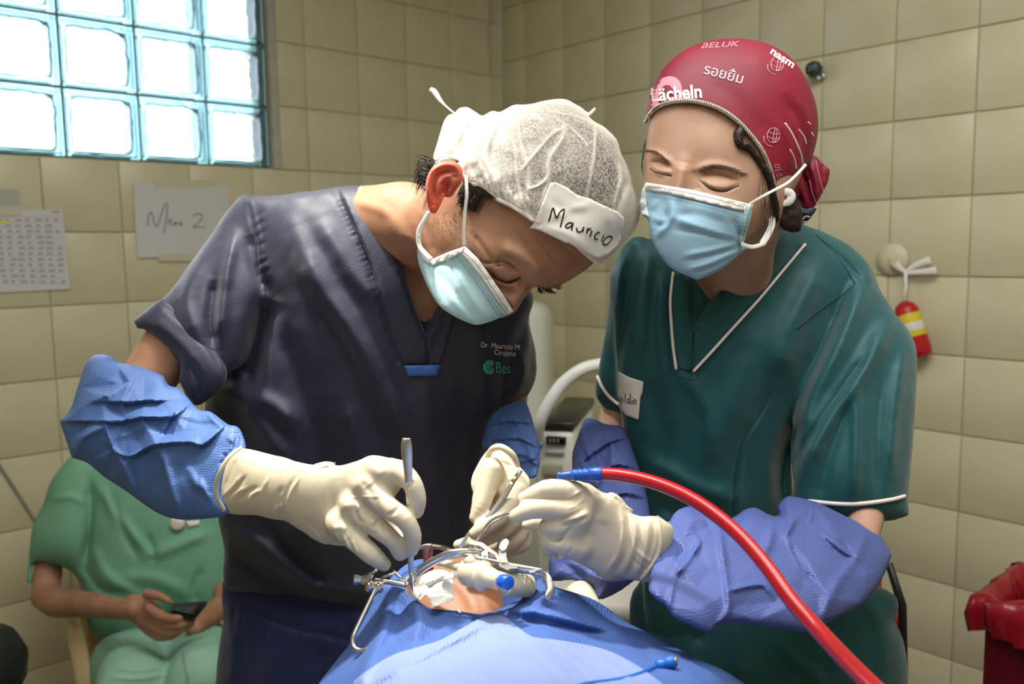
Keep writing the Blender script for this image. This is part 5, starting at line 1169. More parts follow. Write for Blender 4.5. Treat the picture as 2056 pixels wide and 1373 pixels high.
place('neck_band', patch([(1615, 492), (1570, 545), (1520, 600), (1470, 660), (1430, 710), (1396, 748), (1388, 742), (1392, 700), (1394, 672), (1418, 634), (1455, 580), (1500, 515), (1545, 472), (1582, 452)], BV_TN, .003, .003, 8), M_green, o_tn)
place('neck_band', patch([(1352, 548), (1346, 600), (1349, 660), (1354, 715), (1362, 738), (1386, 746), (1393, 715), (1391, 672), (1384, 640), (1382, 600), (1384, 560), (1370, 545)], BV_TN, .0024, .0025, 7), M_green, o_tn)
place('piping', pen([(1617, 490), (1575, 540), (1525, 600), (1475, 655), (1430, 705), (1392, 746)], BV_TN, 3.0, .0045, 5, 8, flat=.8), M_pipe, o_tn)
place('piping', pen([(1352, 546), (1346, 600), (1348, 650), (1352, 700), (1358, 742)], BV_TN, 3.0, .004, 5, 8, flat=.8), M_pipe, o_tn)
place('piping', pen([(1622, 1006), (1690, 1012), (1740, 1010), (1790, 1003), (1817, 996)], BV_TN, 4.2, .001, 5, 8, flat=.8), M_pipe, o_tn)
place('piping', pen([(1200, 755), (1208, 775), (1222, 795), (1242, 812)], BV_TN, 3.6, .001, 5, 8, flat=.8), M_pipe, o_tn)
M_gthread = mat('dark_green_thread', '0A4446', rough=.7)
for L in ([(1622, 500), (1580, 550), (1530, 610), (1480, 665), (1435, 715), (1400, 755)], [(1546, 797), (1520, 838), (1492, 885), (1477, 950), (1471, 1030)], [(1342, 560), (1338, 620), (1342, 690), (1350, 745), (1392, 762), (1402, 752)], [(1638, 470), (1680, 512), (1717, 568)], [(1717, 570), (1690, 592), (1650, 620), (1600, 660)]):
    place('stitching', pen(L, BV_TN, 1.0, .0008), M_gthread, o_tn)
o_t2 = place('name_tag', patch([(1241, 745), (1263, 757), (1292, 766), (1290, 788), (1286, 796), (1282, 843), (1256, 833), (1243, 816), (1243, 790)], BV_TN, .003, .0012, 5), M_paper, nurse, label='torn cream tape with part of a handwritten name')
BV_T2 = bvh_of([v.co[:] for v in o_t2.data.vertices], [p.vertices[:] for p in o_t2.data.polygons])
ik = [[(1249, 800), (1245, 796), (1242, 802), (1246, 806), (1250, 800), (1251, 808)], [(1256, 790), (1255, 800), (1255, 808)], [(1263, 801), (1259, 803), (1260, 809), (1264, 806), (1266, 790), (1264, 811)], [(1269, 804), (1268, 812)], [(1272, 812), (1273, 803), (1277, 804), (1276, 813)], [(1269, 798), (1270, 799)]]
place('handwriting', join_parts([pen(q, BV_T2, 1.1, .0004, 4, 6, flat=.2) for q in ik]), M_ink, o_t2)
vtn = Vol((1230, 1850, 6), np.concatenate([np.arange(1080, 1420, 6), np.arange(1420, 2900, 26)]), (.92, 1.40, .008))
vtn.poly([(1290, 1160), (1320, 1110), (1500, 1100), (1650, 1120), (1740, 1166), (1790, 1190), (1805, 1215), (1792, 1260), (1806, 1290), (1816, 1373), (1820, 1500), (1760, 1600), (1600, 1640), (1400, 1640), (1300, 1560), (1270, 1400), (1262, 1280), (1266, 1200)], 1.13, .58, .125, 0)
for c in legs_px(.28, .46, 1.18, .86): vtn.chain([(a, b, d, r*1.12) for a, b, d, r in c[:3]], .04)
tr2 = vtn.mesh(2)
tr2.strokes([([(1640, 1240), (1660, 1300), (1655, 1373)], 8, -4), ([(1500, 1200), (1480, 1300), (1490, 1373)], 26, 7), ([(1560, 1280), (1600, 1330), (1660, 1373)], 14, 5), ([(1300, 1180), (1310, 1260), (1340, 1350)], 14, 5), ([(1740, 1200), (1770, 1260), (1780, 1350)], 16, 6), ([(1655, 1310), (1620, 1345), (1610, 1400)], 4, -2), ([(1420, 1190), (1400, 1300)], 18, -6)]); cloth_noise(tr2, .002, 16, 33)
tr2.obj('trousers', M_green2, nurse)
# --- near blue sleeve
c6 = lambda L: [(1060+q[0]/2.705, 920+q[1]/2.705)+tuple(q[2:]) for q in L]
s3 = c6([(700, 310), (760, 345), (790, 300), (830, 270), (880, 258), (930, 275), (985, 310), (1060, 340), (1130, 310), (1180, 275), (1240, 268), (1310, 305), (1360, 310), (1355, 260), (1400, 208), (1440, 205), (1560, 232, 1), (1650, 275), (1740, 320), (1850, 370), (1915, 415), (1945, 465), (1980, 522, 1), (1950, 600), (1910, 680), (1860, 745), (1810, 800), (1720, 850), (1630, 895), (1560, 935), (1500, 943), (1400, 930), (1250, 910), (1130, 895), (1060, 900), (1020, 920), (1000, 945, 1), (960, 942), (880, 905), (790, 860), (745, 800), (700, 770), (655, 720), (660, 650), (700, 480)])
vs3 = Vol((1285, 1815, 3), (980, 1290, 3), (.68, 1.06, .005))
vs3.poly(s3, [(1320, 1110, .80), (1550, 1130, .855), (1760, 1110, .93)], .72, .072, 0)
s3s = vs3.mesh(1)
fp3 = c6([(660, 320, 0), (830, 280, 6), (900, 330, 10), (920, 400, -6), (850, 430, 2), (940, 450, 6), (880, 510, -6), (800, 560, 6), (780, 480, -2), (830, 600, 8), (800, 640, -4), (740, 800, 2), (700, 720, 6), (660, 640, 0), (1035, 340, 4), (1050, 480, 12), (1090, 720, 16), (1080, 830, 8), (990, 940, 2), (1180, 280, 8), (1130, 420, 6), (1240, 380, 14), (1230, 580, 8), (1280, 680, 12), (1300, 500, 4), (1320, 320, 6), (1440, 330, 14), (1410, 420, 16), (1470, 530, 4), (1540, 640, 0), (1565, 640, 10), (1500, 520, 12), (1560, 240, 14), (1520, 350, 4), (1640, 470, 10), (1770, 535, 0), (1780, 520, 10), (1700, 420, 4), (1860, 420, 8), (1970, 520, 4), (1840, 640, 8), (1690, 640, 6), (1760, 720, 2), (1640, 760, 14), (1580, 860, 8), (1420, 800, 12), (1450, 690, 6), (1500, 940, 0), (1250, 880, 6), (1330, 780, 2), (1150, 800, 2), (1390, 230, 6), (1360, 300, 2), (920, 700, 2), (930, 820, 10), (1000, 600, 2), (980, 480, 8), (1900, 620, 4), (1820, 790, 2), (1620, 340, 8), (640, 900, 0), (2000, 900, 0), (2000, 300, 0), (1300, 200, 0)])
s3s.push(facet(fp3, s3s.p[:, 0], s3s.p[:, 1])*.55); s3s.relax(1, .35)
s3s.strokes([(c6([(1035, 330), (1050, 480), (1085, 720), (1085, 830), (1000, 940)]), 7, 6), (c6([(1090, 718), (1200, 690), (1285, 690), (1330, 760)]), 6, 5), (c6([(1400, 210), (1420, 300), (1400, 420)]), 8, 5), (c6([(1400, 415), (1450, 330), (1460, 320)]), 6, 5), (c6([(880, 265), (960, 330), (1000, 400)]), 6, -4), (c6([(800, 620), (870, 560), (930, 450)]), 5, 5), (c6([(760, 830), (800, 640), (850, 600)]), 6, 4), (c6([(1190, 290), (1150, 380), (1100, 420)]), 8, -5), (c6([(1560, 240), (1640, 340), (1700, 480)]), 12, 5), (c6([(1840, 380), (1780, 540), (1700, 640)]), 12, 5), (c6([(1230, 560), (1300, 480), (1330, 330)]), 10, 5), (c6([(1600, 880), (1640, 760), (1700, 640)]), 12, 5), (c6([(1450, 690), (1560, 760), (1600, 860)]), 10, -4), (c6([(860, 400), (910, 420), (930, 470), (890, 520)]), 4, 4), (c6([(800, 440), (830, 500), (800, 560)]), 4, -4), (c6([(1400, 420), (1470, 560), (1545, 650)]), 5, 4), (c6([(1420, 460), (1490, 590), (1550, 660)]), 4, -5), (c6([(1600, 400), (1700, 490), (1780, 540)]), 5, 4), (c6([(1590, 430), (1700, 520), (1770, 550)]), 4, -4), (c6([(1530, 240), (1545, 300), (1520, 350)]), 3, 3)])
s3s.obj('sleeve_cover', M_blue2, nurse)
# --- far blue sleeve (her other arm), and its glove low behind the drape
vs4 = Vol((1090, 1345, 3), (830, 1215, 3), (.84, 1.22, .006))
vs4.poly([(1172, 842), (1190, 839), (1215, 850), (1250, 856), (1262, 880), (1280, 930), (1300, 1000), (1310, 1080), (1300, 1150), (1275, 1165), (1240, 1190), (1200, 1205), (1190, 1180), (1150, 1165), (1104, 1165), (1104, 1118), (1130, 1120), (1180, 1060), (1170, 985), (1152, 960), (1148, 915), (1158, 880)], [(1200, 860, 1.06), (1200, 1000, .985), (1200, 1180, .90)], .75, .06, 0)
s4s = vs4.mesh(1)
s4s.push(facet([(1170, 845, 0), (1205, 870, 10), (1250, 860, 2), (1160, 920, 8), (1200, 920, -4), (1240, 905, 10), (1190, 960, 12), (1230, 960, -2), (1270, 950, 8), (1160, 980, 2), (1220, 1010, 12), (1260, 1010, 0), (1130, 1140, 8), (1180, 1150, -2), (1220, 1170, 10), (1260, 1140, -4), (1300, 1090, 6), (1200, 1080, 4), (1240, 1080, 10), (1104, 1120, 0), (1104, 1165, 0), (1200, 1205, 0), (1310, 1000, 0), (1290, 1160, 0)], s4s.p[:, 0], s4s.p[:, 1])*.9)
s4s.strokes([([(1258, 880), (1220, 890), (1165, 930)], 12, 9, 's'), ([(1275, 940), (1230, 935), (1190, 990)], 12, 9, 's'), ([(1160, 860), (1180, 900), (1200, 960), (1195, 1010)], 8, 6), ([(1215, 855), (1230, 900), (1225, 930)], 7, 5), ([(1290, 1000), (1250, 990), (1190, 1020)], 10, 8, 's'), ([(1180, 1150), (1220, 1160), (1280, 1140)], 8, 6), ([(1120, 1130), (1160, 1150), (1200, 1190)], 8, -5)])
s4s.obj('sleeve_cover', M_blue2, nurse)
vg4 = Vol((1110, 1220, 3), (1140, 1250, 3), (.82, 1.02, .005))
vg4.chain([(1165, 1195, .90, 30), (1185, 1225, .87, 26)], .01); vg4.chain([(1140, 1195, .89, 15), (1130, 1230, .87, 12)], .006); vg4.chain([(1150, 1225, .87, 12), (1145, 1245, .86, 9)], .006); vg4.chain([(1185, 1230, .865, 12), (1180, 1246, .86, 9)], .006); vg4.chain([(1165, 1230, .865, 12), (1160, 1248, .86, 9)], .006)
vg4.mesh(1).obj('glove', M_cream, nurse)
# --- gloved hand with the suction tube
vh5 = Vol((1005, 1365, 2.1), (945, 1185, 2.1), (.70, .92, .0032))
vh5.poly(c5([(1010, 420), (1100, 380), (1180, 390), (1300, 430), (1400, 500), (1500, 590), (1520, 800), (1480, 960), (1400, 1090), (1300, 1070), (1200, 1040), (1050, 975), (960, 930), (930, 850), (960, 720), (960, 560)]), [(1150, 1000, .785), (1230, 1100, .795), (1110, 1080, .785)], .60, .030, 0)
vh5.chain([(1170, 1003, .782, 30), (1135, 985, .772, 22), (1095, 983, .768, 19.5), (1052, 1000, .775, 13)], .008, spline=3)
vh5.chain([(1160, 1035, .772, 28), (1120, 1023, .764, 21), (1075, 1021, .764, 20), (1036, 1036, .770, 14.5)], .006, spline=3)
vh5.chain([(1120, 1040, .80, 20), (1080, 1048, .80, 14), (1056, 1054, .80, 9)], .005)
vh5.chain([(1150, 1060, .778, 28), (1118, 1056, .768, 22), (1098, 1058, .772, 17), (1104, 1072, .782, 15)], .006, spline=3)
vh5.chain([(1160, 1095, .782, 28), (1120, 1088, .772, 21), (1098, 1086, .776, 16), (1102, 1102, .784, 14)], .006, spline=3)
vh5.poly(c5([(1400, 500), (1500, 590), (1640, 632), (1770, 632), (1880, 690), (1908, 745), (1890, 850), (1840, 980), (1790, 1110), (1740, 1166), (1600, 1150), (1480, 1110), (1350, 1080), (1300, 900)]), [(1230, 1070, .795), (1340, 1100, .80)], .88, .052, .012)
h5 = vh5.mesh(1)
HS = [(c5([(830, 660), (1000, 655), (1100, 620), (1190, 560)]), 4, -2.2), (c5([(700, 500), (850, 490), (1040, 500), (1120, 460)]), 4, -2.2), (c5([(1040, 660), (1130, 640), (1220, 600)]), 5, 1.8), (c5([(1000, 700), (1110, 690), (1200, 640)]), 4, -1.4), (c5([(1020, 790), (970, 830), (880, 800)]), 4, -2.6), (c5([(960, 840), (1010, 800), (1080, 720)]), 4, -1.8), (c5([(900, 960), (1000, 970), (1080, 900)]), 4, -1.5),
      (c5([(1480, 580), (1500, 750), (1450, 950), (1370, 1080)]), 5, 2.2), (c5([(1530, 600), (1550, 780), (1500, 980), (1420, 1100)]), 4, -2), (c5([(1570, 620), (1600, 800), (1540, 1000), (1480, 1110)]), 4, 2), (c5([(1630, 640), (1640, 800), (1580, 1020), (1520, 1120)]), 4, -1.8), (c5([(1690, 640), (1700, 820), (1640, 1020), (1590, 1140)]), 5, 1.8), (c5([(1730, 640), (1745, 800), (1680, 1040)]), 4, -1.8),
      (c5([(1600, 900), (1660, 960), (1720, 1000)]), 4, 1.3), (c5([(1560, 960), (1640, 1040), (1690, 1080)]), 4, -1.3), (c5([(1040, 500), (1110, 460), (1180, 400)]), 4, 1.6), (c5([(1300, 450), (1330, 600), (1320, 700)]), 20, 2), (c5([(1060, 560), (1120, 540), (1180, 490)]), 4, 1.2)]
h5.strokes(HS); cloth_noise(h5, .0006, 60, 41)
o_g5 = h5.obj('glove', M_cream, nurse, label='glove pinching the suction tube')
bead = c5([(1770, 632), (1790, 720), (1800, 830), (1770, 960), (1700, 1070), (1640, 1140)])
bv5 = h5.bvh()
place('rolled_bead', pen(bead, bv5, 4.5, .0005, 5, 8, flat=.8), M_roll, o_g5)
# ------------------------------------------------------------------ patient, drape, table
patient = thing('person', 'patient lying under the light blue drape, chin and neck bare, gauze on the face', 'person', (-.02, .72, 1.0))
pv = Vol((640, 1480, 5), np.concatenate([np.arange(1060, 1300, 4), np.arange(1300, 1900, 14)]), (.44, 1.12, .006))
pv.poly([(820, 1190), (835, 1150), (870, 1120), (930, 1108), (975, 1130), (1000, 1175), (1005, 1225), (985, 1262), (920, 1275), (850, 1255), (826, 1225)], [(900, 1150, .92), (920, 1260, .86)], .95, .085, 0)
for x, y, z, r in ((-.05, .80, 1.03, .06),):
    q = PR(np.array([[-.06, .86, 1.03], [-.04, .72, .99], [.0, .60, .965], [.02, .50, .95]])); pv.chain([(a[0], a[1], a[2], rr*F/a[2]) for a, rr in zip(q, (.075, .07, .10, .11))], .03)
q = PR(np.array([[-.15, .60, .93], [.17, .60, .93]])); pv.chain([(a[0], a[1], a[2], .07*F/a[2]) for a in q], .04)
pz = pv.mesh(2); pz.strokes([([(905, 1165), (935, 1195), (950, 1225)], 8, -2), ([(960, 1170), (975, 1200), (985, 1225)], 10, 2)])
M_pskin = mat('patient_skin', '97694A', rough=.5, bump=.2, bscale=300, var=1, vscale=20, col2='8A5C40', sss=.12, spec=.4)
o_pb = pz.obj('body', M_pskin, patient); BV_P = pz.bvh()
q4 = lambda L: [(680+q[0]/4.47, 1020+q[1]/4.47)+tuple(q[2:]) for q in L]
M_lip = mat('wet_mouth_tissue', 'A8202A', rough=.25, sss=.2)
mo = Vol((815, 880, 2), (1100, 1200, 2), (.78, .9, .004)); mo.chain(q4([(640, 640, .835, 8), (700, 600, .832, 9), (770, 570, .835, 9), (820, 540, .84, 8)]), .004); mo.chain(q4([(660, 700, .828, 6), (700, 640, .826, 6)]), .004)
mo.mesh(1).obj('lips', M_lip, o_pb)
dr = thing('surgical_drape', 'light blue patterned drape covering the patient, open around the mouth', 'drape', (0, .62, 1.0))
M_drape = mat('drape_blue', '4864A4', rough=.62, bump=.8, bscale=330, bkind='voronoi', spec=.3, var=.14, vscale=9, bdist=.001)
dp = [(817, 1186), (830, 1200), (843, 1209), (866, 1221), (916, 1226), (962, 1232), (999, 1224), (1025, 1212), (1045, 1200), (1065, 1183), (1081, 1163, 1), (1094, 1163), (1115, 1178), (1155, 1190), (1197, 1206), (1245, 1242), (1319, 1279), (1393, 1319), (1452, 1345), (1496, 1373), (1700, 1500), (1800, 1800, 1), (300, 1800, 1), (540, 1540), (640, 1373), (672, 1330), (708, 1285), (737, 1232), (751, 1203), (770, 1180), (795, 1178)]
dctrl = [(843, 1209, .812), (916, 1226, .790), (962, 1232, .788), (1025, 1212, .795), (1090, 1163, .80), (817, 1186, .835), (780, 1185, .86), (751, 1203, .885), (760, 1300, .745), (900, 1300, .70), (1050, 1285, .70), (1180, 1290, .725), (720, 1373, .69), (900, 1373, .60), (1100, 1373, .575), (1300, 1373, .61), (1430, 1373, .68),
         (640, 1373, .80), (708, 1285, .84), (1197, 1205, .82), (1319, 1279, .80), (1496, 1373, .77), (900, 1800, .42), (1300, 1800, .44), (400, 1800, .62), (1740, 1800, .64), (1120, 1230, .755)]
drel = lambda u, v: strokes([([(700, 1375), (745, 1340), (790, 1313), (883, 1285), (966, 1239), (1000, 1226)], 9, 5, 's'), ([(780, 1200), (770, 1260), (735, 1340), (720, 1400)], 14, 12), ([(800, 1195), (800, 1250), (780, 1300)], 16, -6), ([(830, 1205), (842, 1250), (830, 1290)], 14, 9), ([(866, 1225), (880, 1260), (870, 1290)], 16, -4), ([(1010, 1225), (1060, 1225), (1130, 1240), (1220, 1266)], 9, 8), ([(1015, 1240), (1080, 1250), (1150, 1262), (1240, 1280)], 10, -5), ([(1100, 1180), (1080, 1215), (1040, 1240)], 10, 4), ([(1120, 1200), (1180, 1230), (1260, 1290)], 12, 4), ([(960, 1245), (1100, 1320), (1150, 1380)], 7, 2.2), ([(1090, 1280), (1180, 1330), (1220, 1370)], 5, -2), ([(760, 1200), (740, 1250), (700, 1310)], 8, 4), ([(980, 1245), (900, 1300), (760, 1372)], 22, 5), ([(1290, 1290), (1340, 1320), (1400, 1360)], 12, 4), ([(1245, 1260), (1300, 1310), (1330, 1370)], 12, -3)], u, v)*1.7+.001*1.2*np.sin(u*.021+v*.013)
df_ = tps(dctrl)
o_dr = place('drape_sheet', sheet(smooth_poly(dp, 3), lambda u, v: df_(u, v), .0025, 4.2, 0, drel), M_drape, dr)
BV_DR = bvh_of([v.co[:] for v in o_dr.data.vertices], [p.vertices[:] for p in o_dr.data.polygons])
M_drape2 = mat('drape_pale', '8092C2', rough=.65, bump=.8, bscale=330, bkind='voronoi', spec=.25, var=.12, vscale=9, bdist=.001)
up_pl = [(700, 1385), (745, 1341), (790, 1314), (835, 1300), (883, 1285), (925, 1262), (966, 1240), (985, 1236), (1010, 1236), (1040, 1258), (1070, 1278), (1130, 1286), (1210, 1302), (1270, 1330), (1330, 1372), (1380, 1420), (1400, 1560), (660, 1560)]
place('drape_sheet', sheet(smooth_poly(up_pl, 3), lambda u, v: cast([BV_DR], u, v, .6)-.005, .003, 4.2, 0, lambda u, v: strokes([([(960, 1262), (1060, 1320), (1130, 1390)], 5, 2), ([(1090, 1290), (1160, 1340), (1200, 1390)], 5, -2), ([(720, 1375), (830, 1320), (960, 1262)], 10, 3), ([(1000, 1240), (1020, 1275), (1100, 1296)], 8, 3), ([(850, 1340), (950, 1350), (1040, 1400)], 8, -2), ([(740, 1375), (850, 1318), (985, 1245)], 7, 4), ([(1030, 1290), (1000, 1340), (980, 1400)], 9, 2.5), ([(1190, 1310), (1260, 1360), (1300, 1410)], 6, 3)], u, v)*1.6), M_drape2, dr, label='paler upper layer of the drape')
place('drape_fold', sheet(smooth_poly([(748, 1210), (770, 1176), (795, 1150), (820, 1130), (847, 1122), (862, 1128), (852, 1150), (842, 1190), (820, 1196), (790, 1200)], 3), lambda u, v: .955-.0009*(v-1122)+0*u, .003, 6, 0, lambda u, v: strokes([([(775, 1185), (810, 1145), (850, 1130)], 8, 8)], u, v)), M_drape, dr, label='far rim of the drape behind the mouth')
place('drape_fold', sheet(smooth_poly([(985, 1240), (1030, 1222), (1070, 1190), (1094, 1165), (1070, 1145), (1020, 1150), (975, 1185)], 3), lambda u, v: .90-.0006*(v-1145)+0*u, .003, 6), M_drape, dr, label='shaded inside of the drape opening')
place('drape_fold', sheet(smooth_poly([(1094, 1164), (1115, 1178), (1197, 1206), (1260, 1250), (1330, 1288), (1200, 1260), (1110, 1200)], 3), lambda u, v: .84+0*u, .003, 8), M_drape, dr)
# corded plug on the drape
cb = thing('blue_cable', 'thin blue cable ending in a blue plug, lying on the drape', 'cable', P(1250, 1360, .63))
L = [(1060, 1420), (1120, 1392), (1175, 1374), (1245, 1364), (1289, 1351), (1320, 1335)]
cp = crspline(np.array(L, float), 6); cdp = cast([BV_DR], cp[:, 0], cp[:, 1], .62)-.0035
M_cab = mat('blue_cable_jacket', '1D63B8', rough=.4)
place('cord', tubev(P(cp[:, 0], cp[:, 1], cdp), 4.8*.62/F, 10), M_cab, cb)
dA = float(cdp[-1])-.004; A, B = P(1316, 1337, dA), P(1357, 1326, dA-.004); ax = B-A; ln = np.linalg.norm(ax); rr = dA/F
place('plug', lathev([(5*rr, 0), (11*rr, .08*ln), (12*rr, .3*ln), (9.5*rr, .42*ln), (12*rr, .55*ln), (12.5*rr, .96*ln), (10*rr, ln)], A, ax, 18), M_cab, cb)
place('contact', lathev([(8*rr, .99*ln), (8*rr, 1.05*ln)], A, ax, 14), mat('brass_contact', 'D8B96A', rough=.35, metal=.8), cb)
# operating table below the drape
ot = thing('operating_table', 'white padded operating table carrying the draped patient', 'table', (.0, .42, 0))
M_pad = mat('white_vinyl', 'DAD9D3', rough=.45)
place('mattress', boxv((-.02, .36, .83), (.40, 1.15, .09), None, .03), M_pad, ot)
place('table_frame', boxv((-.02, .36, .765), (.36, 1.1, .04), None, .01), M_steelb, ot, False)
place('pedestal', lathev([(.26, 0), (.26, .04), (.12, .07), (.10, .10), (.10, .745)], (0, .42, 0), (0, 0, 1), 24), M_pad, ot)
tq = thing('instrument_trolley', 'white trolley top showing between the drape and the green trousers', 'trolley', (.17, 1.05, 0))
def slabpx(c, s, ang=0, bev=.008):
    a = math.radians(ang); R = np.array([[math.cos(a), -math.sin(a), 0], [math.sin(a), math.cos(a), 0], [0, 0, 1]]); return boxv(c, s, R, bev)
TC = P(1238, 1222, 1.30)
place('tray', slabpx((TC[0]-.02, TC[1]+.06, TC[2]), (.20, .15, .035), -20, .014), M_pad, tq)
place('red_rail', slabpx((TC[0]-.02, TC[1]+.06, TC[2]-.028), (.19, .145, .012), -20, .004), mat('red_rail_paint', 'A01822', rough=.4), tq)
for dx, dy in ((-.06, -.03), (.05, -.05), (-.04, .08), (.06, .06)):
    place('leg', tubev([(TC[0]-.02+dx, TC[1]+.045+dy, 0), (TC[0]-.02+dx, TC[1]+.045+dy, TC[2]-.03)], .011, 10), M_steelb, tq)
# ------------------------------------------------------------------ mouth retractor, gauze, breathing tube
rt = thing('mouth_retractor', 'polished steel mouth retractor frame arching over the open mouth', 'retractor', P(900, 1150, .80))
def T4(L, name, m=M_steel, k=5, n=12, flat=1.0, par_=None, sp=True, **kw): return place(name, tube_px(q4(L), k, n, flat, VIEW if flat != 1 else None, sp), m, par_ or rt, **kw)
def S4(L, d, name, m=M_steel, th=.003, par_=None, smooth=0, **kw):
    f0 = tps(d if np.isscalar(d) else [q4([c])[0] for c in d]); vm = np.mean([q[1] for q in q4(L)]); f = (lambda u, v: f0(u, v)-(v-vm)*.00018) if np.isscalar(d) else f0; return place(name, sheet(smooth_poly(q4(L), smooth) if smooth else q4(L), f, th, 4), m, par_ or rt, bool(smooth), **kw)
T4([(600, 690, .806, 5), (640, 650, .802, 6), (700, 592, .798, 6.5), (780, 530, .794, 6.5), (900, 462, .790, 6.5), (1050, 415, .788, 6), (1180, 402, .788, 6), (1290, 405, .788, 5)], 'frame', flat=.6)
T4([(715, 545, .794, 4.2), (780, 500, .790, 4.8), (860, 455, .786, 5), (970, 402, .782, 5), (1072, 383, .780, 5), (1180, 378, .780, 4.5), (1290, 388, .782, 4.5)], 'rail')
T4([(840, 340, .83, 5), (930, 352, .82, 5), (1010, 382, .80, 5), (1075, 410, .795, 4)], 'rail')
T4([(320, 645, .812, 5), (400, 655, .812, 5.2), (500, 672, .809, 5.4), (605, 692, .806, 5.6)], 'crossbar')
T4([(262, 612, .815, 3), (300, 580, .815, 3), (345, 552, .815, 3)], 'strut', sp=False); T4([(380, 628, .812, 3), (440, 606, .812, 3), (496, 590, .81, 3)], 'strut', sp=False); T4([(490, 565, .812, 3), (540, 610, .81, 3), (592, 655, .808, 3)], 'strut', sp=False)
T4([(345, 690, .80, 4.4), (320, 750, .796, 4.6), (230, 940, .786, 5), (150, 1110, .777, 5), (128, 1180, .774, 5), (140, 1245, .771, 5), (190, 1277, .768, 5), (250, 1270, .766, 5), (296, 1260, .765, 4.6)], 'hook_rod', k=6)
A, B = P(*q4([(270, 640)])[0], .805), P(*q4([(345, 780)])[0], .795)
A = P(*q4([(245, 690)])[0], .800); B = P(*q4([(395, 705)])[0], .806); ax = B-A; ln = np.linalg.norm(ax); k4 = .80/F/4.47
place('clamp_barrel', lathev([(48*k4, 0), (60*k4, .05*ln), (60*k4, .3*ln), (50*k4, .36*ln), (50*k4, .6*ln), (58*k4, .66*ln), (58*k4, .94*ln), (44*k4, ln)], A, ax, 22), M_steel, rt)
A = P(*q4([(140, 640)])[0], .806); B = P(*q4([(262, 645)])[0], .806); ax = B-A; ln = np.linalg.norm(ax)
place('thumb_screw', lathev([(50*k4, 0), (55*k4, .08*ln), (40*k4, .5*ln), (52*k4, .8*ln), (52*k4, ln)], A, ax, 8, .8), M_steel, rt, False)
A = P(*q4([(285, 600)])[0], .80); place('lock_nut', lathev([(26*k4, -.004), (30*k4, -.002), (30*k4, .004), (20*k4, .007)], A, -VIEW, 6), M_steelb, rt, False)
# tongue blade and cheek blade
T4([(795, 345, .84, 11), (800, 400, .842, 10), (795, 480, .845, 8), (790, 590, .85, 6)], 'blade', M_steelb, flat=.35)
T4([(720, 355, .84, 4), (790, 338, .838, 5), (855, 342, .835, 5)], 'blade_bridge')
S4([(600, 620), (690, 560), (700, 590), (640, 660), (605, 700)], .803, 'hinge_plate')
place('rivet', lathev([(9*k4, -.001), (9*k4, .002), (4*k4, .003)], P(*q4([(690, 572)])[0], .795), -VIEW, 10), M_steelb, rt)
# ratchet side
S4([(1155, 300), (1180, 288), (1290, 308), (1345, 350), (1420, 402), (1452, 450), (1450, 492), (1425, 470), (1400, 420), (1320, 378), (1270, 340), (1175, 322)], .772, 'ratchet_plate', th=.004)
S4([(1278, 400), (1322, 368), (1338, 380), (1340, 452), (1290, 458)], .770, 'bracket', th=.003)
place('screw', lathev([(10*k4, 0), (10*k4, .003), (5*k4, .0035)], P(*q4([(1312, 420)])[0], .770), -VIEW, 10), M_steelb, rt)
T4([(1180, 330, .776, 2), (1180, 400, .782, 2)], 'pin', sp=False); T4([(1270, 350, .776, 2), (1265, 420, .782, 2)], 'pin', sp=False); T4([(1200, 335, .776, 1.6), (1255, 360, .776, 1.6)], 'pin', sp=False)
T4([(1000, 440, .79, 4), (1100, 425, .788, 6), (1240, 455, .786, 7), (1400, 490, .783, 7), (1540, 520, .78, 7), (1700, 545, .776, 6.5), (1826, 560, .774, 5)], 'ratchet_bar', M_steel, flat=.6)
for i in range(6): T4([(1340+i*18, 405+i*3, .774, 2.6), (1340+i*18, 440+i*3, .774, 2.6)], 'ratchet_tooth', sp=False)
S4([(1515, 505), (1600, 512), (1605, 540), (1530, 545), (1520, 560), (1440, 520), (1440, 480), (1470, 470)], .768, 'slider_block', M_steelb, th=.012)
S4([(1436, 378), (1500, 372), (1506, 445), (1520, 480), (1460, 490), (1440, 430)], .768, 'lever_base', th=.006)
S4([(1444, 380), (1442, 330), (1462, 292), (1495, 272), (1528, 280), (1535, 315), (1515, 355), (1485, 385)], [(1444, 380, .766), (1528, 280, .775), (1495, 272, .776), (1535, 315, .772)], 'thumb_lever', th=.003, smooth=3)
T4([(1760, 572, .770, 6), (1830, 590, .766, 7), (1868, 622, .762, 8), (1892, 680, .759, 8.5), (1900, 740, .756, 8.5), (1880, 790, .754, 8), (1862, 812, .753, 5)], 'end_hook', M_steelb, k=6, flat=.35)
S4([(1708, 560), (1760, 545), (1820, 538), (1824, 552), (1770, 562), (1752, 580), (1712, 578)], .765, 'tie', M_white, th=.002)
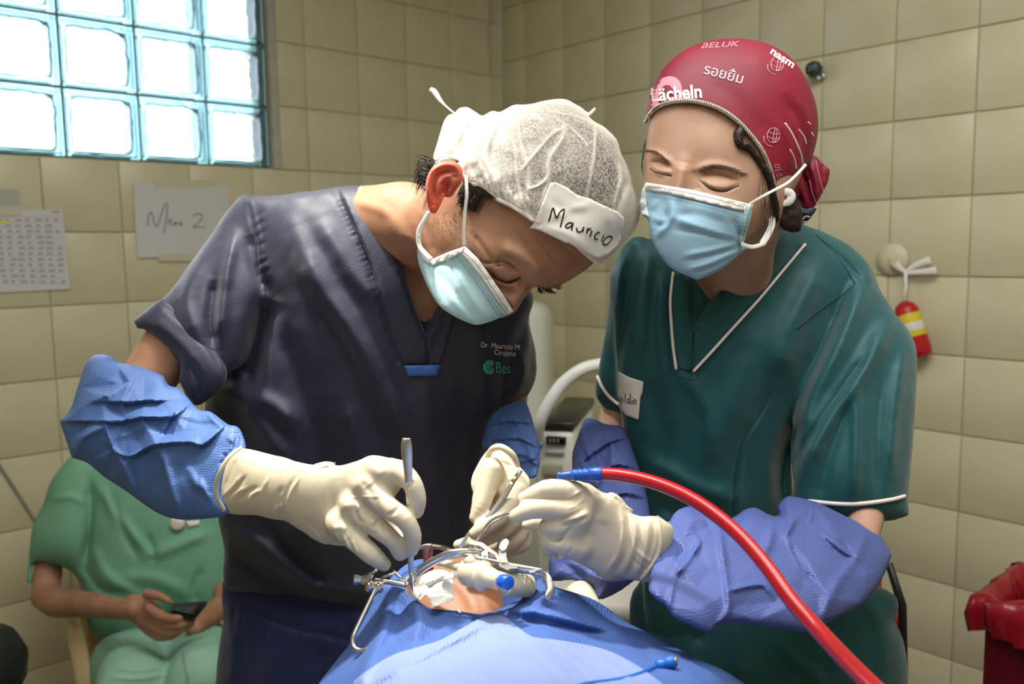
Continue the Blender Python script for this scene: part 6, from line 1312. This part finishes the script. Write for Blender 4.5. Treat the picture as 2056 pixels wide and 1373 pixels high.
# gauze
M_gz = mat('white_gauze', 'EFEBDF', rough=.85, bump=.6, bscale=420, bkind='voronoi', spec=.15, bdist=.0008)
gz = thing('gauze', 'folded white gauze over the chin below the steel retractor', 'gauze', P(885, 1180, .80))
gzr = lambda u, v: strokes([(q4([(780, 690), (860, 640), (960, 590)]), 5, 3), (q4([(700, 730), (780, 700), (860, 700)]), 6, -3), (q4([(800, 600), (790, 700), (790, 770)]), 5, 3), (q4([(900, 820), (930, 815), (960, 820)]), 5, -4), (q4([(870, 700), (920, 700), (1000, 640)]), 6, 2)], u, v)
S = lambda pts, ctrl: sheet(smooth_poly(q4(pts), 2), tps([q4([c])[0] for c in ctrl]), .002, 4, 0, gzr)
place('gauze_layer', S([(668, 700), (700, 640), (770, 590), (860, 552), (960, 560), (1020, 600), (1024, 640), (1030, 740), (1028, 826), (960, 850), (900, 872), (845, 892), (815, 830), (790, 775), (740, 820), (720, 832), (690, 800)], [(690, 720, .815), (860, 552, .812), (1020, 610, .802), (1028, 826, .786), (845, 892, .782), (720, 832, .80)]), M_gz, gz)
place('gauze_layer', S([(1010, 570), (1090, 580), (1130, 620), (1140, 665), (1050, 620), (1018, 632)], [(1010, 570, .805), (1140, 665, .800), (1018, 632, .803)]), M_gz, gz)
place('tape_strip', S([(1040, 895), (1052, 892), (1098, 938), (1085, 946)], [(1040, 895, .786), (1098, 938, .782), (1052, 892, .786)]), M_gz, patient)
T4([(660, 640, .81, 1.2), (655, 700, .805, 1.2), (668, 770, .80, 1.2), (720, 820, .797, 1.2)], 'suture_loop', M_wthread, par_=gz); T4([(800, 720, .80, .7), (900, 660, .795, .7), (1030, 630, .79, .7)], 'thread', M_ink, par_=gz)
# clear airway rim
M_clear = mat('clear_plastic', (.86, .86, .80, 1), rough=.18, trans=.75, ior=1.4)
aw = thing('oral_airway', 'clear plastic airway rim at the left corner of the mouth', 'airway', P(826, 1190, .81))
place('rim', sheet(smooth_poly(q4([(600, 740), (640, 690), (668, 690), (668, 760), (690, 800), (720, 830), (690, 826), (630, 790)]), 3), lambda u, v: .806+0*u, .004, 4), M_clear, aw)
# breathing tube
M_milk = mat('milky_plastic', 'E6DCC2', rough=.3, trans=.25, ior=1.4, sss=.3, sssr=(1, .9, .7), spec=.5)
bt = thing('breathing_tube', 'milky plastic breathing connector with blue cap and ribbed hose', 'tube', P(1000, 1160, .77))
T4([(880, 490, .80, 6), (960, 500, .795, 8), (1040, 520, .79, 9), (1130, 545, .782, 9)], 'tube', M_milk, par_=bt)
def L4(a, da, b, db, prof, name, m, n=24):
    A, B = P(*q4([a])[0], da), P(*q4([b])[0], db); ax = B-A; ln = np.linalg.norm(ax); return place(name, lathev([(r*k4, t*ln) for r, t in prof], A, ax, n), m, bt, name != 'ribbed_hose')
L4((1125, 560), .782, (1480, 655), .752, [(60, 0), (105, .02), (122, .08), (124, .2), (118, .36), (104, .39), (100, .42), (126, .44), (132, .50), (126, .55), (92, .58), (84, .70), (72, .80), (70, 1)], 'connector', M_milk)
L4((1160, 500), .775, (1215, 450), .772, [(55, 0), (50, .6), (42, 1)], 'side_port', M_milk)
L4((1430, 640), .752, (1530, 672), .738, [(36, 0), (34, .3), (58, .34), (62, .45), (60, .95), (50, 1)], 'cap', mat('bright_blue_cap', '1A63D6', rough=.2, trans=.2, coat=.4))
L4((1470, 680), .768, (1720, 700), .79, [(60, 0)]+[(100 if i % 4 in (1, 2) else 76, .05+.92*i/40) for i in range(41)]+[(70, 1)], 'ribbed_hose', M_milk)
# ------------------------------------------------------------------ seated man with a phone
c0 = lambda L: [(q[0]/2.902, 900+q[1]/2.902)+tuple(q[2:]) for q in L]
man = thing('person', 'person in light green scrubs sitting by the wall, looking at a phone', 'person', P(260, 1300, 1.95)*np.array([1, 1, 0]))
mv = Vol(np.concatenate([np.arange(40, 236, 5), np.arange(236, 400, 2.4), np.arange(400, 640, 8)]), np.concatenate([np.arange(740, 1000, 6), np.arange(1000, 1172, 4), np.arange(1172, 1300, 2.4), np.arange(1300, 2200, 18)]), np.concatenate([np.arange(1.45, 1.57, .015), np.arange(1.57, 1.72, .0042), np.arange(1.72, 2.35, .012)]))
mv.poly([(190, 970), (250, 940), (350, 940), (420, 980), (420, 1150), (400, 1300), (240, 1300), (210, 1150), (190, 1020)], 2.05, .45, .085, 0)
mv.chain([(300, 950, 2.03, 42), (305, 890, 2.0, 38)], .03); mv.ell((308, 845, 1.97), (62, 52, .085), 90, .02); mv.chain([(305, 850, 1.885, 6), (305, 868, 1.872, 8)], .012); mv.chain([(290, 885, 1.90, 5), (322, 885, 1.90, 5)], .01)
mv.chain(c0([(380, 330, 2.06, 32), (290, 640, 2.02, 27), (262, 860, 1.97, 27), (330, 900, 1.93, 29), (520, 910, 1.84, 25), (700, 935, 1.74, 21), (800, 940, 1.68, 19)]), .02)
mv.poly(c0([(745, 860), (800, 850), (870, 832), (900, 860), (910, 920), (950, 980), (960, 1060), (920, 1115), (850, 1090), (800, 1040), (770, 1010)]), [(265, 1225, 1.69), (325, 1250, 1.64)], .55, .022, .012)
for L in ([(860, 850, 1.64, 11), (920, 858, 1.62, 9), (975, 885, 1.615, 7.5), (1003, 902, 1.62, 5)], [(880, 930, 1.63, 13), (960, 985, 1.615, 10), (1030, 990, 1.61, 8.5), (1078, 978, 1.615, 6)], [(880, 970, 1.64, 13), (980, 1030, 1.62, 10), (1060, 1025, 1.615, 8.5), (1122, 1000, 1.62, 6)], [(870, 1010, 1.645, 13), (960, 1070, 1.625, 10), (1050, 1060, 1.62, 8), (1118, 1022, 1.625, 6)], [(860, 1040, 1.65, 12), (920, 1095, 1.635, 9), (1000, 1095, 1.625, 7.5), (1050, 1070, 1.63, 5.5)]):
    mv.chain(c0(L), .005, spline=2)
mv.chain([(420, 990, 2.0, 38), (450, 1140, 1.98, 32), (455, 1210, 1.94, 26), (400, 1250, 1.82, 22), (390, 1262, 1.76, 18)], .02)
for a, b in ((275, 272), (395, 420)): mv.chain([(a, 1320, 1.98, 50), (b, 1390, 1.64, 46), (b-5, 1700, 1.72, 36), (b-5, 2020, 1.80, 28), (b-5, 2080, 1.66, 26)], .03)
ms = mv.mesh(2); m_body = ms.obj('body', M_skinC, man)
ms_b = ms.bvh()
hh = Vol((230, 390, 6), (760, 930, 6), (1.85, 2.15, .012)); hh.ell((308, 838, 1.985), (66, 57, .088), 90, 0); hh.cut([(255, 842), (362, 842), (362, 940), (255, 940)], 1.7, 1.95, 0, .003); hh.mesh(2).obj('hair', M_hair, man)
M_lg = mat('light_green_scrub', '78AE92', rough=.75, bump=.3, bscale=400, spec=.25, var=.12, vscale=10)
M_lg2 = mat('pale_green_trousers', '93BFA8', rough=.75, bump=.3, bscale=400, spec=.25, var=.12, vscale=10)
mt = Vol((40, 520, 4), (905, 1320, 4), (1.62, 2.3, .011))
mt.poly(c0([(450, 65), (600, 40), (1000, 60), (1250, 150), (1340, 380), (1330, 760), (1300, 960), (1180, 1000), (1000, 960), (900, 1110), (700, 1130), (545, 1090), (500, 920), (480, 740), (500, 520), (380, 200)]), 1.99, .6, .135, 0)
mt.poly(c0([(450, 62), (380, 110), (320, 160), (275, 225), (240, 330), (200, 430), (180, 560), (150, 770, 1), (185, 792), (205, 665), (300, 670), (400, 710), (470, 752), (490, 700), (520, 560), (540, 360), (520, 160)]), 1.985, 1.05, .10, .02)
mt.poly(c0([(1260, 300), (1380, 420), (1440, 640), (1400, 860), (1330, 940), (1240, 935), (1215, 850), (1230, 740)]), 1.96, .8, .08, .02)
mts = mt.mesh(2)
mts.strokes([(c0([(520, 190), (525, 420), (500, 640)]), 8, -12), (c0([(560, 200), (700, 420), (850, 600)]), 12, 10), (c0([(640, 260), (720, 480), (800, 640)]), 8, -8), (c0([(1200, 500), (1000, 580), (860, 640)]), 12, 9), (c0([(540, 560), (620, 740), (800, 860)]), 12, 10), (c0([(500, 700), (600, 830), (760, 840)]), 8, -8), (c0([(300, 300), (400, 280), (500, 320)]), 8, 5), (c0([(700, 760), (900, 760), (1100, 850)]), 14, 8), (c0([(850, 500), (900, 620), (860, 660)]), 8, -7), (c0([(1180, 700), (1130, 820), (1150, 900)]), 10, -8)]); cloth_noise(mts, .004, 12, 51)
mts.obj('scrub_top', M_lg, man); bvm = mts.bvh()
mq = Vol((130, 520, 5), (1240, 1480, 5), (1.40, 2.25, .012))
mq.chain([(275, 1325, 1.98, 70), (268, 1390, 1.60, 72), (262, 1500, 1.62, 62)], .02); mq.chain([(395, 1310, 1.98, 70), (415, 1375, 1.60, 78), (415, 1500, 1.62, 64)], .02); mq.poly(c0([(560, 1150), (700, 1090), (900, 1130), (1100, 1150), (1290, 1080), (1330, 1300), (1250, 1500), (600, 1500), (540, 1300)]), 1.86, .7, .14, .03)
mqs = mq.mesh(2); mqs.strokes([(c0([(620, 1250), (800, 1290), (1000, 1250)]), 8, 8), (c0([(560, 1150), (700, 1200), (900, 1170)]), 8, -8), (c0([(650, 1330), (820, 1340), (1000, 1300)]), 6, 6)]); cloth_noise(mqs, .004, 12, 52)
mqs.obj('trousers', M_lg2, man)
place('pocket_flap', sheet(c0([(1058, 1185), (1282, 1095), (1282, 1310), (1250, 1395), (1100, 1395)]), lambda u, v: cast([mqs.bvh()], u, v, 1.6)-.006, .004, 8), M_lg2, man)
place('badge_reel', lathev([(13*2/F, 0), (14.5*2/F, .004), (12*2/F, .012), (6*2/F, .014)], P(358, 1050, float(cast([bvm], np.array([358.]), np.array([1050.]), 1.9)[0])), -VIEW, 20), mat('badge_plastic', 'D7D3C6', rough=.3), man)
place('badge_card', patch(c0([(1085, 425), (1165, 418), (1160, 445), (1100, 462)]), bvm, .004, .002, 5), M_paper, man)
ph = thing('mobile_phone', 'black phone held by the seated person in light green', 'phone', P(372, 1225, 1.62))
def quadslab(pts, th, m, name, par_, bev=0):
    a = [P(*q) for q in pts]; n = np.cross(a[1]-a[0], a[3]-a[0]); n /= np.linalg.norm(n); n = n if n @ VIEW > 0 else -n
    V = np.array(a+[x+n*th for x in a]); me = mkmesh(name, V, [[0, 1, 2, 3], [7, 6, 5, 4], [0, 4, 5, 1], [1, 5, 6, 2], [2, 6, 7, 3], [3, 7, 4, 0]], m, False)
    o = put(name, me, par_); return o
M_blk = mat('black_glass', '0B0B0E', rough=.15); M_blk2 = mat('black_plastic', '141417', rough=.45)
quadslab(c0([(988, 955, 1.615), (1015, 902, 1.66), (1205, 890, 1.64), (1130, 982, 1.60)]), .008, M_blk2, 'phone_case', ph)
quadslab(c0([(1003, 948, 1.614), (1024, 908, 1.6585), (1188, 898, 1.6388), (1124, 972, 1.60)]), .002, M_blk, 'screen', ph)
# chair
ch = thing('plastic_chair', 'cream plastic armchair under the seated person', 'chair', P(280, 1500, 2.0)*np.array([1, 1, 0]))
M_crm = mat('cream_plastic', 'CDB58A', rough=.4, spec=.4)
place('armrest', tube_px(c0([(410, 1010, 2.12, 14), (395, 1003, 2.04, 17), (425, 1040, 1.96, 20), (460, 1180, 1.90, 20), (500, 1373, 1.86, 20), (560, 1700, 1.86, 19), (590, 2050, 1.88, 18)]), 6, 12, .45, VIEW), M_crm, ch)
place('armrest', tube_px([(455, 1245, 2.12, 14), (470, 1250, 2.0, 16), (475, 1300, 1.92, 18), (478, 1500, 1.88, 18), (478, 1606, 1.88, 18)], 6, 12, .45, VIEW), M_crm, ch)
SCt = P(310, 1440, 1.98)
place('seat', boxv((SCt[0], SCt[1]+.02, .40), (.42, .44, .03), wallR('left'), .012), M_crm, ch)
place('backrest', boxv(np.array([SCt[0], SCt[1], .58])-np.append(NL, 0)*.20+np.append(DL, 0)*.06, (.30, .03, .34), wallR('left'), .012), M_crm, ch)
for a in (-1, 1):
    for b in (-1, 1):
        q = np.array([SCt[0], SCt[1]+.02, 0])+np.append(DL, 0)*.18*a+np.append(NL, 0)*.18*b
        place('leg', tubev([q, q+[0, 0, .39]], .02, 8), M_crm, ch)
# stool at the lower left edge
sq = P(-22, 1335, 1.55)
sl_ = thing('stool', 'black padded stool at the lower left corner', 'stool', (sq[0], sq[1], 0))
place('seat', lathev([(.04, -.05), (.042, -.045), (.046, 0), (.042, .038), (.03, .045)] if False else [(.10, -.05), (.14, -.04), (.145, 0), (.13, .035), (.05, .045)], (sq[0]-.095, sq[1], sq[2]-.01), (0, 0, 1), 26), M_blk2, sl_)
place('post', tubev([(sq[0]-.095, sq[1], .05), (sq[0]-.095, sq[1], sq[2]-.05)], .022, 12), M_steelb, sl_)
place('base', lathev([(.17, 0), (.17, .03), (.05, .06)], (sq[0]-.095, sq[1], 0), (0, 0, 1), 24), M_blk2, sl_)
# ------------------------------------------------------------------ papers on the left wall
def wquad(side, pts, out, th, m, name, par_=None, **k):
    """flat sheet on a wall whose corners lie on given sight lines"""
    sz = [wallpix(side, a, b) for a, b in pts]; F1 = [wallpt(side, s_, z_, out+th) for s_, z_ in sz]; F0 = [wallpt(side, s_, z_, out) for s_, z_ in sz]; n = len(pts)
    me = mkmesh(name, np.array(F1+F0), [list(range(n))[::-1], list(range(n, 2*n))]+[[i, (i+1) % n, n+(i+1) % n, n+i] for i in range(n)], m, False)
    return put(name, me, par_, **k)
def wpen(side, pts, out, r, m, name, par_, k=5):
    p = crspline(np.array(pts, float), k) if len(pts) > 2 else np.array(pts, float); W = np.array([wallpt(side, *wallpix(side, *q), out) for q in p])
    nn = np.append(NL if side == 'left' else NR, 0); return place(name, tubev(W, r, 6, .15, ref=nn), m, par_)
M_sheet = mat('office_paper', 'CFCFCF', rough=.85); M_tape = mat('masking_tape', 'C9C5AC', rough=.7); M_gink = mat('grey_marker', '8E8E8C', rough=.8); M_tink = mat('printed_grey', '9C9EA2', rough=.85); M_yel = mat('yellow_highlighter', 'D3DB4E', rough=.7)
sg_ = thing('paper_sign', 'white paper sign taped below the glass blocks, with a handwritten word and 2', 'paper', wallpt('left', *wallpix('left', 362, 445), .01))
wquad('left', [(264, 367), (455, 373), (458, 512), (273, 518)], .0105, .0006, M_sheet, 'sheet', sg_)
wquad('left', [(307, 362), (434, 361), (434, 375), (307, 377)], .0113, .0004, M_tape, 'tape', sg_); wquad('left', [(314, 511), (390, 508), (385, 524), (316, 525)], .0113, .0004, M_tape, 'tape', sg_)
z7 = lambda L: [(a/2.2138, b/2.2138) for a, b in L]
for L in ([(650, 1005), (655, 960), (668, 945), (680, 990), (695, 1000), (722, 920), (738, 908), (735, 960), (722, 1035)], [(740, 985), (755, 975), (748, 995), (762, 998), (775, 985), (772, 1000), (785, 990), (800, 990), (790, 1000), (808, 997)], [(850, 962), (870, 950), (892, 958), (885, 980), (852, 1010), (880, 1008), (908, 1010)]):
    wpen('left', z7(L), .0114, .0022, M_gink, 'handwriting', sg_)
sch = thing('printed_schedule', 'printed table sheet on the wall at the left edge, with a yellow highlighted row', 'paper', wallpt('left', *wallpix('left', 60, 500), .01))
wquad('left', [(-70, 424), (123, 420), (139, 580), (-60, 590)], .0105, .0006, M_sheet, 'sheet', sch)
pr = []
for r_ in range(12):
    v = 440+11.2*r_
    for c in range(9):
        u = -50+19.5*c+1.1*r_+random.uniform(-2, 2); w_ = random.uniform(7, 15)
        if u+w_ > 118+1.2*r_: continue
        a = [wallpt('left', *wallpix('left', x, y), .0113) for x, y in ((u, v), (u+w_, v-.2), (u+w_, v+4), (u, v+4.2))]; pr.append((a, [[3, 2, 1, 0]]))
pr.append(([wallpt('left', *wallpix('left', x, y), .0113) for x, y in ((103, 424), (117, 424), (117, 428), (103, 428))], [[3, 2, 1, 0]]))
place('printed_rows', join_parts(pr), M_tink, sch, False, kind='stuff')
place('row_rules', join_parts([(lambda a: (a, [[3, 2, 1, 0]]))([wallpt('left', *wallpix('left', x, y), .0112) for x, y in ((-60+i, 436.5+11.2*i), (119+1.1*i, 434.5+11.2*i), (119+1.1*i, 435.3+11.2*i), (-60+i, 437.3+11.2*i))]) for i in range(13)]), M_tink, sch, False, kind='stuff')
wquad('left', [(-40, 444), (20, 443), (20, 448), (-40, 449)], .0114, .0003, M_yel, 'highlight', sch)
up = thing('paper_note', 'blank grey paper corner taped above the printed table sheet', 'paper', wallpt('left', *wallpix('left', 5, 400), .01))
wquad('left', [(-60, 376), (35, 381), (39, 428), (-60, 430)], .0118, .0006, mat('grey_paper', 'B4B4AC', rough=.85), 'sheet', up); wquad('left', [(-30, 416), (40, 415), (42, 432), (-30, 434)], .0126, .0004, M_tape, 'tape', up)
wc = [(-20, 905), (5, 945), (36, 992), (70, 1046), (110, 1105)]
o = wpen('left', wc, .012, .004, mat('grey_cable', '8D8A85', rough=.6), 'wall_cable', None); tag(o, 'thin grey cable running down the tiles at the left edge', 'cable')
# ------------------------------------------------------------------ right wall things
kn = wallpt('right', *wallpix('right', 1650, 143), .008); nR = np.append(NR, 0)
kb = thing('wall_fitting', 'small dark metal knob on the tiles right of the red cap', 'knob', kn)
place('stem', tubev([kn, kn+nR*.03], .006, 10), M_steelb, kb)
place('grip', lathev([(.010, .022), (.021, .026), (.023, .036), (.019, .048), (.008, .053)], kn, nR, 9), mat('dark_metal', '4A5258', rough=.35, metal=.8), kb, False)
place('collar', lathev([(.013, 0), (.013, .006), (.008, .009)], kn+np.array([.004, 0, -.016]), nR, 12), M_steelb, kb)
dk = wallpt('right', *wallpix('right', 1795, 521), .008)
ds = thing('suction_hook', 'round cream suction disc on the tiles above the red canister', 'hook', dk)
place('disc', lathev([(.043, 0), (.042, .004), (.02, .009), (.008, .012)], dk, nR, 30), mat('cream_disc', 'CFC9AE', rough=.5), ds)
place('hook', tubev([dk+nR*.01, dk+nR*.026+np.array([.01, 0, -.01]), dk+nR*.03+np.array([.02, 0, -.025])], .005, 8), M_crm, ds)
hc_ = thing('hanging_canister', 'small red canister with yellow and white label hanging by white ties', 'canister', wallpt('right', *wallpix('right', 1835, 660), .04))
wl_ = lambda u, v, o_: wallpt('right', *wallpix('right', u, v, o_), o_)
A, B = wl_(1850, 716, .04), wl_(1814, 606, .04); ax = B-A; ln = np.linalg.norm(ax)
place('body', lathev([(.018, 0), (.027, .05*ln), (.029, .12*ln), (.029, .84*ln), (.022, .95*ln), (.010, ln)], A, ax, 26), mat('red_paint', 'B3161F', rough=.35), hc_)
place('label', lathev([(.0293, .36*ln), (.0296, .37*ln), (.0296, .76*ln), (.0293, .77*ln)], A, ax, 26), mat('yellow_label', 'D8C22E', rough=.5), hc_)
place('label_panel', lathev([(.0297, .46*ln), (.0299, .465*ln), (.0299, .60*ln), (.0297, .605*ln)], A, ax, 26), mat('label_white', 'D9D7CF', rough=.5), hc_)
kt = wl_(1818, 545, .03)
place('strap', tubev([B, (B+kt)/2+np.array([.004, 0, 0]), kt], .004, 8), M_white, hc_)
for L in ([(1818, 546), (1840, 532), (1868, 522)], [(1818, 548), (1850, 546), (1880, 543)], [(1818, 546), (1806, 538), (1798, 530)]):
    W = np.array([wl_(a, b, .03) for a, b in L]); place('tie', tubev(crspline(W, 4), np.linspace(.005, .010, 9)[:len(crspline(W, 4))], 8, .3, ref=nR), M_white, hc_)
fe = thing('fire_extinguisher', 'red cylinder with black hose standing behind the green trousers', 'extinguisher', P(1772, 1300, 1.45)*np.array([1, 1, 0]))
e0 = P(1742, 1250, 1.45); e0 = np.array([e0[0], e0[1], 0])
place('body', lathev([(.05, .0), (.057, .02), (.057, e0[2]+.78), (.045, .83), (.02, .86), (.02, .9)], e0, (0, 0, 1), 24), bpy.data.materials['red_paint'], fe)
place('hose', tubev([e0+[.0, 0, .90], e0+[.02, -.03, .92], e0+[.034, -.05, .86], e0+[.036, -.06, .74]], .007, 8), M_blk2, fe)
place('valve', boxv(e0+np.array([0, 0, .92]), (.05, .02, .03), None, .004), M_steelb, fe)
# bin
C0 = P(1974, 1212, 1.50); a_ = -np.append(DR, 0); b_ = -np.append(NR, 0); H0 = C0[2]
bn = thing('waste_bin', 'dark red rectangular waste bin at the lower right edge', 'bin', (*(C0+a_*.2+b_*.1)[:2], 0))
M_bin = mat('dark_red_plastic', '560B18', rough=.4); M_bag = mat('red_plastic_bag', '84121F', rough=.22, spec=.6, bump=.3, bscale=30, bdist=.004)
LW, LB = .40, .19; Rb = np.stack([a_, b_, [0, 0, 1]], 1); cc = C0+a_*LW/2+b_*LB/2
def ringbox(z0, z1, ex, th): 
    V = []; 
    for z in (z0, z1):
        for e in (ex, ex-th):
            for sx, sy in ((-1, -1), (1, -1), (1, 1), (-1, 1)): V.append(np.array([cc[0], cc[1], z])+a_*sx*(LW/2+e)+b_*sy*(LB/2+e))
    Fs = []
    for i in range(4):
        j = (i+1) % 4; Fs += [[i, j, 8+j, 8+i], [4+j, 4+i, 12+i, 12+j], [8+i, 8+j, 12+j, 12+i], [j, i, 4+i, 4+j]]
    return np.array(V), Fs
place('body', ringbox(.02, H0-.03, -.004, .006), M_bin, bn, False)
place('bottom', boxv((cc[0], cc[1], .012), (LW-.01, LB-.01, .02), Rb, .003), M_bin, bn, False)
place('rim', ringbox(H0-.035, H0, .006, .016), M_bin, bn, False)
bl = thing('bin_liner', 'glossy red bag folded over the rim of the waste bin', 'bag', (*cc[:2], H0))
n_ = 96; V = []; per = 2*(LW+LB)
for k, (ex, dz) in enumerate(((.012, -.05), (.016, -.015), (.012, .016), (-.004, .02), (-.02, -.01), (-.035, -.14))):
    for i in range(n_):
        s_ = i/n_*per
        if s_ < LW: x, y = -LW/2+s_, -LB/2
        elif s_ < LW+LB: x, y = LW/2, -LB/2+s_-LW
        elif s_ < 2*LW+LB: x, y = LW/2-(s_-LW-LB), LB/2
        else: x, y = -LW/2, LB/2-(s_-2*LW-LB)
        q = 1+2*ex/LW*1.0; w_ = .006*math.sin(i*1.7)+.005*math.sin(i*.9+k); hump = .06*max(0, y/(LB/2))*math.exp(-((x+.02)/.12)**2) if k in (1, 2, 3) else 0
        V.append(np.array([cc[0], cc[1], H0+dz+hump+w_*(.6 if k < 4 else 1.5)])+a_*(x*(1+2*ex/LW)+w_)+b_*(y*(1+2*ex/LB)+w_))
Fs = [[k*n_+i, k*n_+(i+1) % n_, (k+1)*n_+(i+1) % n_, (k+1)*n_+i] for k in range(5) for i in range(n_)]
V = np.array(V); place('liner_film', (V, Fs), M_bag, bl)
# ------------------------------------------------------------------ machine behind
M_mc = mat('machine_white', 'D5D6D0', rough=.4, spec=.4)
mc = thing('anaesthesia_machine', 'white machine with black top and small black display between the two people', 'machine', P(1120, 1100, 1.85)*np.array([1, 1, 0]))
am = math.radians(-14); Rm = np.array([[math.cos(am), -math.sin(am), 0], [math.sin(am), math.cos(am), 0], [0, 0, 1]])
def mbox(u0, u1, v0, v1, d, dep, m, name, bev=.004, par_=None):
    a, b = P(u0, (v0+v1)/2, d), P(u1, (v0+v1)/2, d); t, bo = P((u0+u1)/2, v0, d), P((u0+u1)/2, v1, d); c = (a+b)/2; c = c+Rm @ np.array([0, dep/2, 0]); c[2] = (t[2]+bo[2])/2
    return place(name, boxv(c, (np.linalg.norm(b-a), dep, t[2]-bo[2]), Rm, bev), m, par_ or mc)
mbox(1072, 1152, 866, 1010, 1.85, .30, M_mc, 'cabinet', .012)
mbox(1082, 1152, 846, 866, 1.845, .31, mat('black_top', '2A2A26', rough=.3), 'top_panel', .006)
mbox(1096, 1136, 877, 893, 1.832, .01, M_blk, 'display', .002)
mbox(1088, 1128, 932, 955, 1.838, .01, mat('beige_grille', '9B9A80', rough=.7), 'grille', .002)
mbox(1094, 1134, 906, 911, 1.837, .005, mat('grey_print', 'A5A7A8', rough=.6), 'lettering_strip', .001)
place('emblem', sheet([(1081, 890), (1086, 893), (1092, 888), (1091, 897), (1086, 904), (1081, 902), (1083, 897)], lambda u, v: 1.830+0*u, .002, 3), mat('blue_emblem', '3C7EC4', rough=.6), mc)
for i, t in enumerate('01234'[:4]): mbox(1102+i*8, 1106+i*8, 881, 889, 1.8305, .004, mat('grey_digit', '77797C', rough=.6) if i == 0 else bpy.data.materials['grey_digit'], 'display_digit', .0005)
mbox(1066, 1160, 1010, 1060, 1.83, .33, M_mc, 'drawer_unit', .012)
mbox(1078, 1150, 1060, 1560, 1.86, .24, mat('machine_column', 'B9B8AC', rough=.5), 'column', .01)
mbox(1040, 1190, 1560, 1610, 1.82, .40, M_mc, 'base', .012)
place('flow_tube', tube_px([(1128, 1060, 1.80, 10), (1130, 1110, 1.80, 10), (1126, 1150, 1.80, 11), (1124, 1190, 1.80, 11)], 4, 12), mat('frosted_tube', 'D8D6CC', rough=.3, trans=.3), mc)
hs = thing('white_hose', 'smooth white hose curving up from the white machine towards the green tunic', 'hose', P(1083, 860, 1.8))
place('hose', tube_px([(1260, 725, 1.80, 13), (1205, 732, 1.79, 13), (1168, 742, 1.78, 13), (1132, 768, 1.78, 13), (1105, 804, 1.78, 13), (1084, 846, 1.79, 13), (1078, 880, 1.82, 13)], 6, 16), mat('white_hose_plastic', 'DADBD8', rough=.35), hs)
cu_ = thing('white_cabinet', 'tall white round-topped panel behind the surgeon\'s shoulder', 'cabinet', P(1060, 1000, 2.45)*np.array([1, 1, 0]))
mbox(1010, 1094, 606, 1500, 2.45, .20, mat('panel_white', 'C9CBBE', rough=.5), 'panel', .05, cu_)
mbox(1006, 1098, 1480, 1540, 2.42, .26, M_mc, 'plinth', .01, cu_)
